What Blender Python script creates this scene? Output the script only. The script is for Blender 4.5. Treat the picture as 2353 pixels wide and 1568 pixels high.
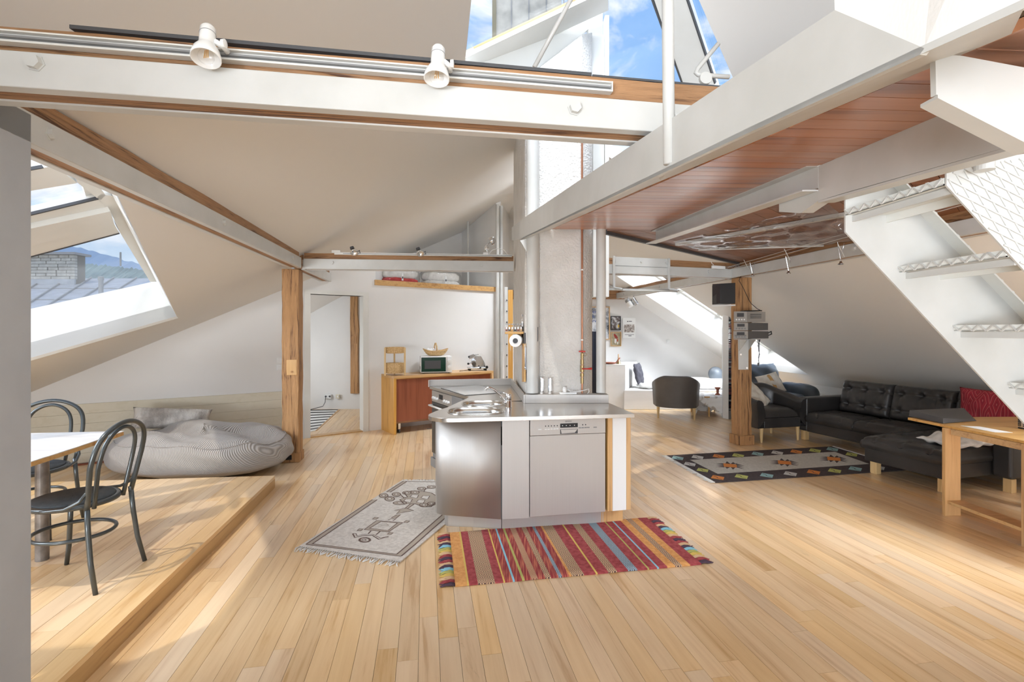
import bpy, bmesh, math, random
from mathutils import Vector, Matrix, Euler
from mathutils.geometry import tessellate_polygon
random.seed(7)
R=math.radians
for o in list(bpy.data.objects): bpy.data.objects.remove(o)
COL=bpy.context.scene.collection
S=bpy.context.scene
# ---------------------------------------------------------------- camera, sky, sun, exposure
F=1150.0; CX=1176.5; YH=762.0; H=1.53
cd=bpy.data.cameras.new('camera'); cam=bpy.data.objects.new('camera',cd); COL.objects.link(cam)
cam.location=(0,0,H); cam.rotation_euler=(R(90),0,0)
cd.sensor_width=36; cd.lens=36*F/2353; cd.shift_y=-(784-YH)/2353; cd.clip_start=.02; cd.clip_end=5000
S.camera=cam
S.view_settings.view_transform='Standard'; S.view_settings.look='None'
S.view_settings.gamma=1; S.view_settings.use_curve_mapping=False
S.view_settings.exposure=EXPOSURE=1.78
def world():
    w=bpy.data.worlds.new('sky'); S.world=w; w.use_nodes=True; nt=w.node_tree; nt.nodes.clear()
    N=nt.nodes.new; L=nt.links.new
    tc=N('ShaderNodeTexCoord'); sep=N('ShaderNodeSeparateXYZ'); L(tc.outputs['Generated'],sep.inputs[0])
    ramp=N('ShaderNodeValToRGB'); L(sep.outputs['Z'],ramp.inputs[0])
    e=ramp.color_ramp.elements; e[0].position=0.0; e[0].color=(.62,.72,.82,1); e[1].position=.75; e[1].color=(.17,.36,.78,1)
    m=e=ramp.color_ramp.elements.new(.3); m.color=(.33,.56,.88,1)
    mp=N('ShaderNodeMapping'); mp.inputs['Scale'].default_value=(1.6,1.6,3.4); L(tc.outputs['Generated'],mp.inputs[0])
    no=N('ShaderNodeTexNoise'); no.inputs['Scale'].default_value=3.1; no.inputs['Detail'].default_value=9; no.inputs['Roughness'].default_value=.62; no.inputs['Distortion'].default_value=.5
    L(mp.outputs[0],no.inputs['Vector'])
    r2=N('ShaderNodeValToRGB'); L(no.outputs['Fac'],r2.inputs[0]); r2.color_ramp.elements[0].position=.47; r2.color_ramp.elements[1].position=.66
    mx=N('ShaderNodeMix'); mx.data_type='RGBA'; L(r2.outputs[0],mx.inputs[0]); L(ramp.outputs[0],mx.inputs[6]); mx.inputs[7].default_value=(.98,.98,1.0,1)
    bg=N('ShaderNodeBackground'); L(mx.outputs[2],bg.inputs['Color']); bg.inputs['Strength'].default_value=SKY
    out=N('ShaderNodeOutputWorld'); L(bg.outputs[0],out.inputs[0])
SKY=.36
world()
sd=bpy.data.lights.new('sun','SUN'); sd.energy=.42; sd.angle=R(1.2); sd.color=(1,.95,.87)
so=bpy.data.objects.new('sun',sd); COL.objects.link(so)
SUNDIR=Vector((.22,.34,-1.0)).normalized()
so.rotation_euler=SUNDIR.to_track_quat('-Z','Y').to_euler(); so.location=(-3,-4,9)
# added area lamps: fill from behind the camera, and outside openings to strengthen daylight
def area(name,loc,tgt,sx,sy,e,col=(1,1,1),spread=180):
    a=bpy.data.lights.new(name,'AREA'); a.shape='RECTANGLE'; a.size=sx; a.size_y=sy; a.energy=e; a.color=col; a.spread=R(spread)
    o=bpy.data.objects.new(name,a); COL.objects.link(o); o.location=loc
    o.rotation_euler=(Vector(tgt)-Vector(loc)).to_track_quat('-Z','Y').to_euler(); return o
LC=(.86,.925,1.0)
area('fill_lamp_rear',(0,-9.0,2.6),(0,4,1.3),13,5.0,14,LC)  # added fill lamp behind the camera, no window known there
area('fill_lamp_low',(0,-8.5,-1.6),(0,4,3.6),13,4.0,420,LC)  # added lamp throwing light up at the ceiling, no terrace known
area('fill_lamp_low_left',(-4.5,-8.0,-.6),(5,6.5,1.5),5,4.0,540,LC)  # second added low lamp, lifts the right slope
area('window_light_left',(-7.2,.2,4.0),(-1,4.5,.4),4,3,50,LC,100)
area('fill_lamp_right',(6.7,1.2,4.2),(4.2,6.5,.3),2.6,2.6,130,LC,80)  # added lamp over an added opening, brightens the sofa side
area('skylight_ridge',(.5,1.6,7.8),(.1,5.3,1.0),2.2,2.2,45,LC,90)
area('fill_lamp_stack',(.75,7.3,5.2),(-1.3,8.2,1.0),1.3,1.3,48,LC,110)  # added lamp above the made-up openings behind the stack
area('skylight_slope',(7.2,7.6,5.6),(2.6,9.8,.8),4,4,190,LC,100)
area('fill_lamp_hall',(-4.5,8.3,1.0),(-2.6,9.0,1.2),.8,.8,6,LC)  # added lamp to brighten the hall, no window known there
# ---------------------------------------------------------------- pixel -> real planes (used once, to take measurements)
CAMP=Vector((0,0,H))
def ray(x,y): return Vector(((x-CX)/F,1,(YH-y)/F))
def at(x,y,z=0): r=ray(x,y); return CAMP+r*((z-H)/r.z)
def dp(x,y,d): return CAMP+ray(x,y)*d
def onp(x,y,pl): r=ray(x,y); return CAMP+r*((pl[0]-CAMP).dot(pl[1])/r.dot(pl[1]))
def plane3(a,b,c): n=(b-a).cross(c-a).normalized(); return (a,n if n.z>=0 else -n)
def vplane(a,b): d=(b-a); return (a,d.cross(Vector((0,0,1))).normalized())
def zon(pl,x,y): p,n=pl; return p.z-(n.x*(x-p.x)+n.y*(y-p.y))/n.z
def off(pl,t): return (pl[0]+pl[1]*t,pl[1])
# ---------------------------------------------------------------- node materials
def newmat(name,col,rough=.5,metal=0,spec=.5):
    m=bpy.data.materials.new(name); m.use_nodes=True; b=m.node_tree.nodes['Principled BSDF']
    b.inputs['Base Color'].default_value=(*col,1); b.inputs['Roughness'].default_value=rough; b.inputs['Metallic'].default_value=metal
    b.inputs['Specular IOR Level'].default_value=spec
    return m,m.node_tree,b
def s2l(c): return tuple(((v/255)/12.92 if v/255<=.04045 else ((v/255+.055)/1.055)**2.4) for v in c)
def noise_mat(name,c1,c2,scale=8,rough=.6,bump=.1,bscale=None,metal=0,coord='Object',stretch=(1,1,1),detail=4,lo=.35,hi=.65,bdist=.01,spec=.5):
    m,nt,b=newmat(name,c1,rough,metal,spec); N=nt.nodes.new; L=nt.links.new
    tc=N('ShaderNodeTexCoord'); mp=N('ShaderNodeMapping'); mp.inputs['Scale'].default_value=stretch; L(tc.outputs[coord],mp.inputs[0])
    no=N('ShaderNodeTexNoise'); no.inputs['Scale'].default_value=scale; no.inputs['Detail'].default_value=detail; L(mp.outputs[0],no.inputs['Vector'])
    cr=N('ShaderNodeValToRGB'); cr.color_ramp.elements[0].position=lo; cr.color_ramp.elements[1].position=hi
    cr.color_ramp.elements[0].color=(*c1,1); cr.color_ramp.elements[1].color=(*c2,1)
    L(no.outputs['Fac'],cr.inputs[0]); L(cr.outputs[0],b.inputs['Base Color'])
    if bump:
        n2=N('ShaderNodeTexNoise'); n2.inputs['Scale'].default_value=bscale or scale*3; n2.inputs['Detail'].default_value=5; L(mp.outputs[0],n2.inputs['Vector'])
        bp=N('ShaderNodeBump'); bp.inputs['Strength'].default_value=bump; bp.inputs['Distance'].default_value=bdist; L(n2.outputs['Fac'],bp.inputs['Height']); L(bp.outputs[0],b.inputs['Normal'])
    return m
def wood_mat(name,light,dark,rough=.35,axis=0,scale=1.0,knots=True,bump=.15,vary=0.0,ang=0.0,coord='Object',grain=14,coat=0,cracks=False):
    """grain runs along the chosen axis; vary adds a per-piece shift of tone"""
    m,nt,b=newmat(name,light,rough); N=nt.nodes.new; L=nt.links.new
    tc=N('ShaderNodeTexCoord'); geo=N('ShaderNodeNewGeometry'); oi=N('ShaderNodeObjectInfo')
    rnd=N('ShaderNodeMath'); rnd.operation='ADD'; L(oi.outputs['Random'],rnd.inputs[0]); L(geo.outputs['Random Per Island'],rnd.inputs[1])
    fr=N('ShaderNodeMath'); fr.operation='FRACT'; L(rnd.outputs[0],fr.inputs[0])
    src=geo.outputs['Position'] if coord=='World' else tc.outputs['Object']
    rot=N('ShaderNodeMapping'); rot.inputs['Rotation'].default_value=(0,0,ang); L(src,rot.inputs[0])
    st=[9*scale]*3; st[axis]=.55*scale
    mp=N('ShaderNodeMapping'); mp.inputs['Scale'].default_value=st; L(rot.outputs[0],mp.inputs[0])
    ofs=N('ShaderNodeVectorMath'); ofs.operation='MULTIPLY_ADD'
    cmb=N('ShaderNodeCombineXYZ'); 
    for i in range(3): L(fr.outputs[0],cmb.inputs[i])
    L(cmb.outputs[0],ofs.inputs[0]); ofs.inputs[1].default_value=(37,53,71); L(mp.outputs[0],ofs.inputs[2])
    no=N('ShaderNodeTexNoise'); no.inputs['Scale'].default_value=1.0; no.inputs['Detail'].default_value=6; no.inputs['Roughness'].default_value=.6; no.inputs['Distortion'].default_value=1.2; L(ofs.outputs[0],no.inputs['Vector'])
    n2=N('ShaderNodeTexNoise'); n2.inputs['Scale'].default_value=grain/3.0; n2.inputs['Detail'].default_value=3; L(ofs.outputs[0],n2.inputs['Vector'])
    ad=N('ShaderNodeMath'); ad.operation='MULTIPLY_ADD'; L(n2.outputs['Fac'],ad.inputs[0]); ad.inputs[1].default_value=.35; L(no.outputs['Fac'],ad.inputs[2])
    cr=N('ShaderNodeValToRGB'); e=cr.color_ramp.elements; e[0].position=.50; e[0].color=(*dark,1); e[1].position=.80; e[1].color=(*light,1)
    mid=cr.color_ramp.elements.new(.62); mid.color=tuple(light[i]*.72+dark[i]*.28 for i in range(3))+(1,)
    L(ad.outputs[0],cr.inputs[0]); colr=cr.outputs[0]
    if vary:
        hv=N('ShaderNodeHueSaturation'); mr=N('ShaderNodeMapRange'); L(fr.outputs[0],mr.inputs[0]); mr.inputs[3].default_value=1-vary; mr.inputs[4].default_value=1+vary*.6
        L(mr.outputs[0],hv.inputs['Value']); L(colr,hv.inputs['Color'])
        m2=N('ShaderNodeMath'); m2.operation='MULTIPLY'; L(fr.outputs[0],m2.inputs[0]); m2.inputs[1].default_value=7.31
        f2=N('ShaderNodeMath'); f2.operation='FRACT'; L(m2.outputs[0],f2.inputs[0]); mr2=N('ShaderNodeMapRange'); L(f2.outputs[0],mr2.inputs[0]); mr2.inputs[3].default_value=.85; mr2.inputs[4].default_value=1.12
        L(mr2.outputs[0],hv.inputs['Saturation']); colr=hv.outputs[0]
    if knots:
        ks=[2.2*scale]*3; ks[axis]=.42*scale
        km=N('ShaderNodeMapping'); km.inputs['Scale'].default_value=ks; L(rot.outputs[0],km.inputs[0])
        of2=N('ShaderNodeVectorMath'); of2.operation='MULTIPLY_ADD'; L(cmb.outputs[0],of2.inputs[0]); of2.inputs[1].default_value=(11,17,5); L(km.outputs[0],of2.inputs[2])
        kn=N('ShaderNodeTexNoise'); kn.inputs['Scale'].default_value=2.6; kn.inputs['Detail'].default_value=7; kn.inputs['Roughness'].default_value=.7; kn.inputs['Distortion'].default_value=2.0; L(of2.outputs[0],kn.inputs['Vector'])
        kr=N('ShaderNodeValToRGB'); kr.color_ramp.elements[0].position=.66; kr.color_ramp.elements[0].color=(0,0,0,1); kr.color_ramp.elements[1].position=.76; kr.color_ramp.elements[1].color=(.75,.75,.75,1)
        L(kn.outputs['Fac'],kr.inputs[0]); mx=N('ShaderNodeMix'); mx.data_type='RGBA'; L(kr.outputs[0],mx.inputs[0]); L(colr,mx.inputs[6]); mx.inputs[7].default_value=(*[v*.42 for v in dark],1); colr=mx.outputs[2]
    L(colr,b.inputs['Base Color'])
    bp=N('ShaderNodeBump'); bp.inputs['Strength'].default_value=bump; bp.inputs['Distance'].default_value=.006 if not cracks else .02; L(ad.outputs[0],bp.inputs['Height']); L(bp.outputs[0],b.inputs['Normal'])
    if coat: b.inputs['Coat Weight'].default_value=coat; b.inputs['Coat Roughness'].default_value=.25
    return m
def plain(name,rgb,rough=.5,metal=0,spec=.5): return newmat(name,s2l(rgb),rough,metal,spec)[0]
M={}
M['wall']=noise_mat('wall_plaster',s2l((230,228,225)),s2l((238,236,233)),3,.85,.05,60,coord='Generated')
M['ceil']=noise_mat('ceiling_plaster',s2l((230,227,222)),s2l((237,234,229)),2,.85,.05,40,coord='Generated')
M['stucco']=noise_mat('rough_stucco',s2l((222,219,213)),s2l((232,229,224)),6,.9,.7,55,coord='Object',bdist=.02)
M['steel_w']=noise_mat('white_painted_steel',s2l((200,199,194)),s2l((208,207,203)),5,.35,.03,30,coord='Object')
M['frame']=noise_mat('white_window_paint',s2l((228,227,221)),s2l((236,235,230)),2,.4,.02,30,coord='Object')
M['timber']=wood_mat('old_timber',s2l((176,132,92)),s2l((92,58,36)),.6,axis=0,scale=2.6,bump=.8,grain=20,cracks=True)
M['timber_z']=wood_mat('old_timber_post',s2l((196,148,98)),s2l((100,62,36)),.55,axis=2,scale=2.6,bump=.8,grain=20,cracks=True)
BA=R(9.8)
M['floor']=wood_mat('ash_floor',s2l((240,206,160)),s2l((212,168,116)),.30,axis=1,scale=1.0,vary=.09,ang=-BA,coord='World',bump=.04,coat=.25)
M['plat']=wood_mat('ash_platform',s2l((238,202,152)),s2l((208,162,108)),.30,axis=1,scale=1.0,vary=.08,ang=-BA,coord='World',bump=.04,coat=.25)
M['riser']=wood_mat('riser_board',s2l((205,160,92)),s2l((160,112,56)),.4,axis=1,vary=.05,ang=-BA,coord='World')
M['greywall']=noise_mat('shade_grey_plaster',s2l((176,178,181)),s2l((186,188,190)),3,.85,.05,60)  # grey plaster darkened to stand in for shade on the wall end
M['gap']=plain('dark_joint',(92,70,48),.9)
M['soffit']=wood_mat('varnished_soffit',s2l((190,122,72)),s2l((140,80,42)),.28,axis=0,scale=1,knots=False,vary=.14,coord='World',bump=.05,coat=.4)
M['soffit2']=wood_mat('gallery_board',s2l((150,104,78)),s2l((104,66,46)),.4,axis=0,scale=1,knots=True,vary=.15,coord='World',bump=.08)
M['oak']=wood_mat('oiled_oak',s2l((222,174,108)),s2l((190,138,76)),.4,axis=2,scale=1.4,knots=False,vary=.04)
M['oakx']=wood_mat('oiled_oak_flat',s2l((214,170,110)),s2l((180,132,78)),.38,axis=0,scale=1.4,knots=False,vary=.04)
M['birch']=wood_mat('birch_leg',s2l((226,194,140)),s2l((204,166,110)),.45,axis=2,knots=False)
M['redwood']=wood_mat('red_brown_panel',s2l((152,86,60)),s2l((128,68,46)),.42,axis=2,scale=.7,knots=False,bump=.03)
M['bead']=wood_mat('cream_board',s2l((226,218,198)),s2l((220,211,188)),.6,axis=0,knots=False,bump=.03)
M['wicker']=noise_mat('wicker',s2l((232,202,152)),s2l((204,166,112)),60,.7,.5,90)
M['black']=plain('black_plastic',(28,28,30),.4)
M['dgrey']=plain('dark_grey',(74,74,76),.5)
M['mgrey']=plain('mid_grey',(140,140,140),.45)
M['white']=plain('white_plastic',(238,238,236),.35)
M['porc']=plain('white_gloss',(242,241,238),.18)
M['chrome']=plain('chrome',(225,226,228),.08,1)
M['copper']=plain('copper',(192,138,110),.3,1)
M['brass']=plain('brass',(180,156,112),.3,1)
M['red']=plain('red_handle',(200,48,36),.4)
M['paper']=plain('paper',(244,243,240),.8)
def steel(name,col,rough,ax=2):
    m,nt,b=newmat(name,s2l(col),rough,1); N=nt.nodes.new; L=nt.links.new
    tc=N('ShaderNodeTexCoord'); mp=N('ShaderNodeMapping'); sc=[220,220,220]; sc[ax]=1.5; mp.inputs['Scale'].default_value=sc; L(tc.outputs['Object'],mp.inputs[0])
    no=N('ShaderNodeTexNoise'); no.inputs['Scale'].default_value=1; no.inputs['Detail'].default_value=2; L(mp.outputs[0],no.inputs[0])
    mr=N('ShaderNodeMapRange'); L(no.outputs['Fac'],mr.inputs[0]); mr.inputs[3].default_value=rough-.06; mr.inputs[4].default_value=rough+.1; L(mr.outputs[0],b.inputs['Roughness'])
    bp=N('ShaderNodeBump'); bp.inputs['Strength'].default_value=.06; bp.inputs['Distance'].default_value=.002; L(no.outputs['Fac'],bp.inputs['Height']); L(bp.outputs[0],b.inputs['Normal'])
    return m
M['inox']=steel('brushed_steel',(205,202,198),.55)
M['inoxtop']=steel('brushed_steel_top',(208,205,200),.2,0)
def leather(name,c1,c2,rough):
    m=noise_mat(name,s2l(c1),s2l(c2),3,rough,.25,160,coord='Object',bdist=.004); return m
M['leather_k']=leather('black_leather',(46,44,43),(60,57,55),.32)
M['leather_g']=leather('grey_leather',(88,84,80),(100,95,91),.5)
M['leather_b']=leather('blue_grey_leather',(84,92,100),(104,112,120),.38)
M['fabric_w']=noise_mat('white_linen',s2l((222,220,216)),s2l((236,234,230)),20,.9,.3,120)
M['fabric_d']=noise_mat('dark_linen',s2l((74,72,80)),s2l((90,88,96)),20,.9,.3,120)
M['fabric_r']=None
def glassmat(name='clear_glass',tint=(1,1,1),gl=.5):
    m=bpy.data.materials.new(name); m.use_nodes=True; nt=m.node_tree; nt.nodes.clear(); N=nt.nodes.new; L=nt.links.new
    t=N('ShaderNodeBsdfTransparent'); t.inputs[0].default_value=(*tint,1); g=N('ShaderNodeBsdfGlossy'); g.inputs['Roughness'].default_value=.02
    lw=N('ShaderNodeLayerWeight'); pw=N('ShaderNodeMath'); pw.operation='POWER'; L(lw.outputs['Facing'],pw.inputs[0]); pw.inputs[1].default_value=4
    mu=N('ShaderNodeMath'); mu.operation='MULTIPLY_ADD'; L(pw.outputs[0],mu.inputs[0]); mu.inputs[1].default_value=gl; mu.inputs[2].default_value=.03*min(1,gl*2)
    mx=N('ShaderNodeMixShader'); L(mu.outputs[0],mx.inputs[0]); L(t.outputs[0],mx.inputs[1]); L(g.outputs[0],mx.inputs[2]); o=N('ShaderNodeOutputMaterial'); L(mx.outputs[0],o.inputs[0]); return m
M['glass']=glassmat()
M['film']=glassmat('plastic_film',(.97,.965,.955),.8)
# ---------------------------------------------------------------- objects
INV={}
def _link(o,parent):
    COL.objects.link(o)
    if parent is not None: o.parent=parent
def tag(o,label=None,cat=None,group=None,kind=None):
    if label: o['label']=label
    if cat: o['category']=cat
    if group: o['group']=group
    if kind: o['kind']=kind
    return o
def thing(name,label,cat,loc=(0,0,0),rz=0,group=None,kind=None):
    o=bpy.data.objects.new(name,None); COL.objects.link(o); o.empty_display_size=.1
    o.location=loc; o.rotation_euler=(0,0,rz); tag(o,label,cat,group,kind)
    INV[o.name]=(Matrix.Translation(Vector(loc))@Matrix.Rotation(rz,4,'Z')).inverted(); return o
def inv_of(p):
    while p is not None:
        if p.name in INV: return INV[p.name]
        p=p.parent
    return Matrix.Identity(4)
class MB:
    def __init__(s): s.bm=bmesh.new()
    def box(s,a,b,m=None):
        a=Vector(a);b=Vector(b); c=(a+b)/2; d=b-a
        mt=Matrix.Translation(c)@Matrix.Diagonal((abs(d.x),abs(d.y),abs(d.z),1))
        if m is not None: mt=m@mt
        bmesh.ops.create_cube(s.bm,size=1,matrix=mt); return s
    def obox(s,c,size,rz=0,rx=0,ry=0):
        mt=Matrix.Translation(Vector(c))@Euler((rx,ry,rz)).to_matrix().to_4x4()@Matrix.Diagonal((*size,1))
        bmesh.ops.create_cube(s.bm,size=1,matrix=mt); return s
    def bar(s,p,q,w,h,up=(0,0,1)):
        """square bar from p to q, w across, h along up"""
        p=Vector(p);q=Vector(q); x=(q-p); ln=x.length; x.normalize(); z=Vector(up); y=z.cross(x)
        if y.length<1e-4: y=Vector((0,1,0))
        y.normalize(); z=x.cross(y)
        mt=Matrix((x,y,z)).transposed().to_4x4(); mt.translation=(p+q)/2
        bmesh.ops.create_cube(s.bm,size=1,matrix=mt@Matrix.Diagonal((ln,w,h,1))); return s
    def slab(s,pts,vec,holes=()):
        """planar polygon (with holes) thickened by vec"""
        loops=[[Vector(p) for p in pts]]+[[Vector(p) for p in h] for h in holes]
        vec=Vector(vec); flat=[p for l in loops for p in l]
        tris=tessellate_polygon(loops)
        va=[s.bm.verts.new(p) for p in flat]; vb=[s.bm.verts.new(p+vec) for p in flat]
        for t in tris:
            try: s.bm.faces.new([va[i] for i in t]); s.bm.faces.new([vb[i] for i in reversed(t)])
            except ValueError: pass
        i0=0
        for l in loops:
            n=len(l)
            for i in range(n):
                j=(i+1)%n
                try: s.bm.faces.new([va[i0+i],va[i0+j],vb[i0+j],vb[i0+i]])
                except ValueError: pass
            i0+=n
        return s
    def tube(s,pts,r,seg=10,closed=False,caps=True):
        pts=[Vector(p) for p in pts]; n=len(pts); rings=[]; rr=r if isinstance(r,(list,tuple)) else [r]*n
        prev=None
        for i,p in enumerate(pts):
            if closed: t=pts[(i+1)%n]-pts[i-1]
            else: t=pts[min(i+1,n-1)]-pts[max(i-1,0)]
            t.normalize()
            if prev is None:
                u=t.cross(Vector((0,0,1)));
                if u.length<.05: u=t.cross(Vector((1,0,0)))
            else: u=prev-t*prev.dot(t)
            u.normalize(); prev=u; v=t.cross(u)
            rings.append([s.bm.verts.new(p+(u*math.cos(2*math.pi*k/seg)+v*math.sin(2*math.pi*k/seg))*rr[i]) for k in range(seg)])
        m=n if closed else n-1
        for i in range(m):
            a=rings[i];b=rings[(i+1)%n]
            for k in range(seg): s.bm.faces.new([a[k],a[(k+1)%seg],b[(k+1)%seg],b[k]])
        if not closed and caps: s.bm.faces.new(list(reversed(rings[0]))); s.bm.faces.new(rings[-1])
        return s
    def lathe(s,prof,c=(0,0,0),seg=24,mt=None,sx=1,sy=1):
        c=Vector(c); rings=[]
        for r,z in prof:
            ring=[]
            for k in range(seg):
                a=2*math.pi*k/seg; p=Vector((r*math.cos(a)*sx,r*math.sin(a)*sy,z))
                if mt is not None: p=mt@p
                ring.append(s.bm.verts.new(c+p))
            rings.append(ring)
        for i in range(len(rings)-1):
            for k in range(seg): s.bm.faces.new([rings[i][k],rings[i][(k+1)%seg],rings[i+1][(k+1)%seg],rings[i+1][k]])
        if prof[0][0]>1e-5: s.bm.faces.new(list(reversed(rings[0])))
        if prof[-1][0]>1e-5: s.bm.faces.new(rings[-1])
        return s
    def grid(s,f,nu,nv,cu=False,cv=False):
        g=[[s.bm.verts.new(f(i/(nu if cu else nu-1),j/(nv if cv else nv-1))) for j in range(nv)] for i in range(nu)]
        for i in range(nu if cu else nu-1):
            for j in range(nv if cv else nv-1):
                s.bm.faces.new([g[i][j],g[(i+1)%nu][j],g[(i+1)%nu][(j+1)%nv],g[i][(j+1)%nv]])
        return s
    def xf(s,mt): bmesh.ops.transform(s.bm,matrix=mt,verts=s.bm.verts); return s
    def build(s,name,mat,parent=None,bevel=0,smooth=False,world=False,sub=0,seg=2,label=None,kind=None,solid=0):
        if world: bmesh.ops.transform(s.bm,matrix=inv_of(parent),verts=s.bm.verts)
        bmesh.ops.remove_doubles(s.bm,verts=s.bm.verts,dist=1e-6)
        bmesh.ops.recalc_face_normals(s.bm,faces=s.bm.faces)
        me=bpy.data.meshes.new(name); s.bm.to_mesh(me); s.bm.free()
        mt=mat if isinstance(mat,bpy.types.Material) else M[mat]
        me.materials.append(mt)
        o=bpy.data.objects.new(name,me); _link(o,parent)
        if smooth:
            for p in me.polygons: p.use_smooth=True
        if solid: md=o.modifiers.new('solid','SOLIDIFY'); md.thickness=solid; md.offset=0
        if bevel:
            md=o.modifiers.new('bevel','BEVEL'); md.width=bevel; md.segments=seg; md.limit_method='ANGLE'; md.angle_limit=R(40)
            if not smooth:
                for p in me.polygons: p.use_smooth=True
                md.harden_normals=True
        if sub: md=o.modifiers.new('sub','SUBSURF'); md.levels=sub; md.render_levels=sub
        tag(o,label,kind=kind); return o
def copy_tree(o,label=None,group=None,parent=None,loc=None,rz=None):
    c=o.copy(); COL.objects.link(c)
    if parent is not None: c.parent=parent
    if label: c['label']=label
    if group: c['group']=group
    if loc is not None: c.location=loc
    if rz is not None: c.rotation_euler=(0,0,rz)
    for ch in list(o.children): copy_tree(ch,parent=c)
    return c
def V(*a): return Vector(a)
# ---------------------------------------------------------------- the building's planes
PA=at(700,1008,0); PB=at(871,988,0)
WD=(PB-PA).normalized(); WN=WD.cross(V(0,0,1)).normalized()      # door wall: direction, normal toward the room
WALL=(PA,WN)
if WN.dot(CAMP-PA)<0: WN=-WN
RA=onp(56,908,WALL); RB=onp(1140,467,WALL); RC=at(330,385,2.45)
LP=plane3(RA,RB,RC)                                               # left roof slope
RP=plane3(V(2.46,11.2,2.405),V(4.72,11.2,.907),V(3.12,6.94,2.405)) # right roof slope
nL=LP[1]; nR=RP[1]
def ridge(Y):
    a,b,c,d=nL.x,nL.z,nR.x,nR.z; r1=nL.dot(LP[0])-nL.y*Y; r2=nR.dot(RP[0])-nR.y*Y; D=a*d-b*c
    return V((r1*d-b*r2)/D,Y,(a*r2-c*r1)/D)
def onL(x,y): return V(x,y,zon(LP,x,y))
def onR(x,y): return V(x,y,zon(RP,x,y))
def wcol(px): # point of the door wall in pixel column px (floor level)
    r=ray(px,YH); t=(PA-CAMP).dot(WN)/r.dot(WN); p=CAMP+r*t; return V(p.x,p.y,0)
UZ=V(0,0,1)
PUR=V(-.146,1,0).normalized()                                     # direction of the purlins
# ---------------------------------------------------------------- floor of single boards
fl=MB().slab([V(-7,-4.5,-.03),V(9.5,-4.5,-.03),V(9.5,12.2,-.03),V(-7,12.2,-.03)],V(0,0,-.15)).build('floor','gap',kind='structure')
BU=V(-math.sin(BA),math.cos(BA),0); BV=V(math.cos(BA),math.sin(BA),0)
def inview(p,m=0.35):
    if p.y<.3: return False
    x=CX+F*p.x/p.y; return -F*m/p.y<x<2353+F*m/p.y and p.y>1.6
def plank_mesh():
    mb=MB(); mb.box((-.5,-.5,-.029),(.5,.5,0)); me=bpy.data.meshes.new('plank'); mb.bm.to_mesh(me); mb.bm.free(); return me
planks=[]
rr=random.Random(3)
v=-9.0
BW=.098
while v<9.0:
    u=-4.2-rr.random()*2
    while u<12.5:
        ln=rr.uniform(.9,2.5); c=BU*(u+ln/2)+BV*v
        if -6.9<c.x<7.3 and -4.2<c.y<12:
            planks.append((c,ln))
        u+=ln
    v+=BW
vis=[p for p in planks if any(inview(p[0]+BU*t*p[1]) for t in (-.5,-.25,0,.25,.5))]
vis.sort(key=lambda p:(p[0].length/(p[1]**.5)))
near=vis[:300]; ids=set(id(p) for p in near)
pm=plank_mesh(); pm.materials.append(M['floor'])
for c,ln in near:
    o=bpy.data.objects.new('plank',pm); COL.objects.link(o); o.parent=fl; o.location=(c.x,c.y,rr.uniform(-.0006,0)); o.rotation_euler=(0,0,BA); o.scale=(BW-.0016,ln-.0016,1)
mb=MB()
for p in planks:
    if id(p) in ids: continue
    c,ln=p
    if c.y<-4.2: continue
    mb.box((-(BW-.0016)/2,-(ln-.0016)/2,-.029),((BW-.0016)/2,(ln-.0016)/2,0),Matrix.Translation(c)@Matrix.Rotation(BA,4,'Z'))
mb.build('plank_field','floor',fl,kind='stuff')
# ---------------------------------------------------------------- raised platform
p1=at(632,1093.5,.115); p0=at(150,1550.7,.115); pd=(p0-p1).normalized(); pe=p1+pd*4.6; pn=V(-pd.y,pd.x,0)
if pn.x>0: pn=-pn
endd=(at(525,1096.5,.115)-p1).normalized()
plat=thing('platform','low timber platform of light ash planks at left carrying the dining table','platform',(p1.x,p1.y,0))
ptl=V(0,0,.115)
far_l=p1+endd*3.9; 
mb=MB().slab([V(p1.x,p1.y,0)+pn*.03,V(pe.x,pe.y,0)+pn*.03,V(pe.x-3.6,pe.y,0),V(far_l.x,far_l.y,0)],V(0,0,.084)); mb.build('base','gap',plat,world=True)
# planks parallel to the edge, clipped by the far end line
pw=.118; k=0
e2=V(endd.x,endd.y,0); pd2=V(pd.x,pd.y,0)
while k*pw<3.7:
    a=p1+pn*(k*pw+.001); b=p1+pn*((k+1)*pw-.001)
    # start of each edge on end line: point p1 + e2*s with distance along pn
    sa=(k*pw+.001)/e2.dot(pn); sb=((k+1)*pw-.001)/e2.dot(pn)
    A=p1+e2*sa; B=p1+e2*sb; t=0; L_=4.6; first=True; seg=[rr.uniform(.5,2.2)]
    while seg[-1]<L_: seg.append(seg[-1]+rr.uniform(1.0,2.4))
    s0=0
    for s1 in seg:
        s1=min(s1,L_)
        q=[A+pd2*(s0+.001),A+pd2*s1,B+pd2*s1,B+pd2*(s0+.001)] if s0==0 else [a+pd2*(s0+.001),a+pd2*s1,b+pd2*s1,b+pd2*(s0+.001)]
        if s0==0:
            la=(A-p1).dot(pd2); lb=(B-p1).dot(pd2); q=[A,p1+pn*(k*pw+.001)+pd2*s1,p1+pn*((k+1)*pw-.001)+pd2*s1,B]
        MB().slab([V(z.x,z.y,.115) for z in q],V(0,0,-.03)).build('plank','plat',plat,world=True)
        s0=s1
    k+=1
MB().slab([V(p1.x,p1.y,.085),V(pe.x,pe.y,.085),V(pe.x,pe.y,.0),V(p1.x,p1.y,0)],pn*.028+V(0,0,0)).build('riser_board','riser',plat,world=True)
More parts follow.
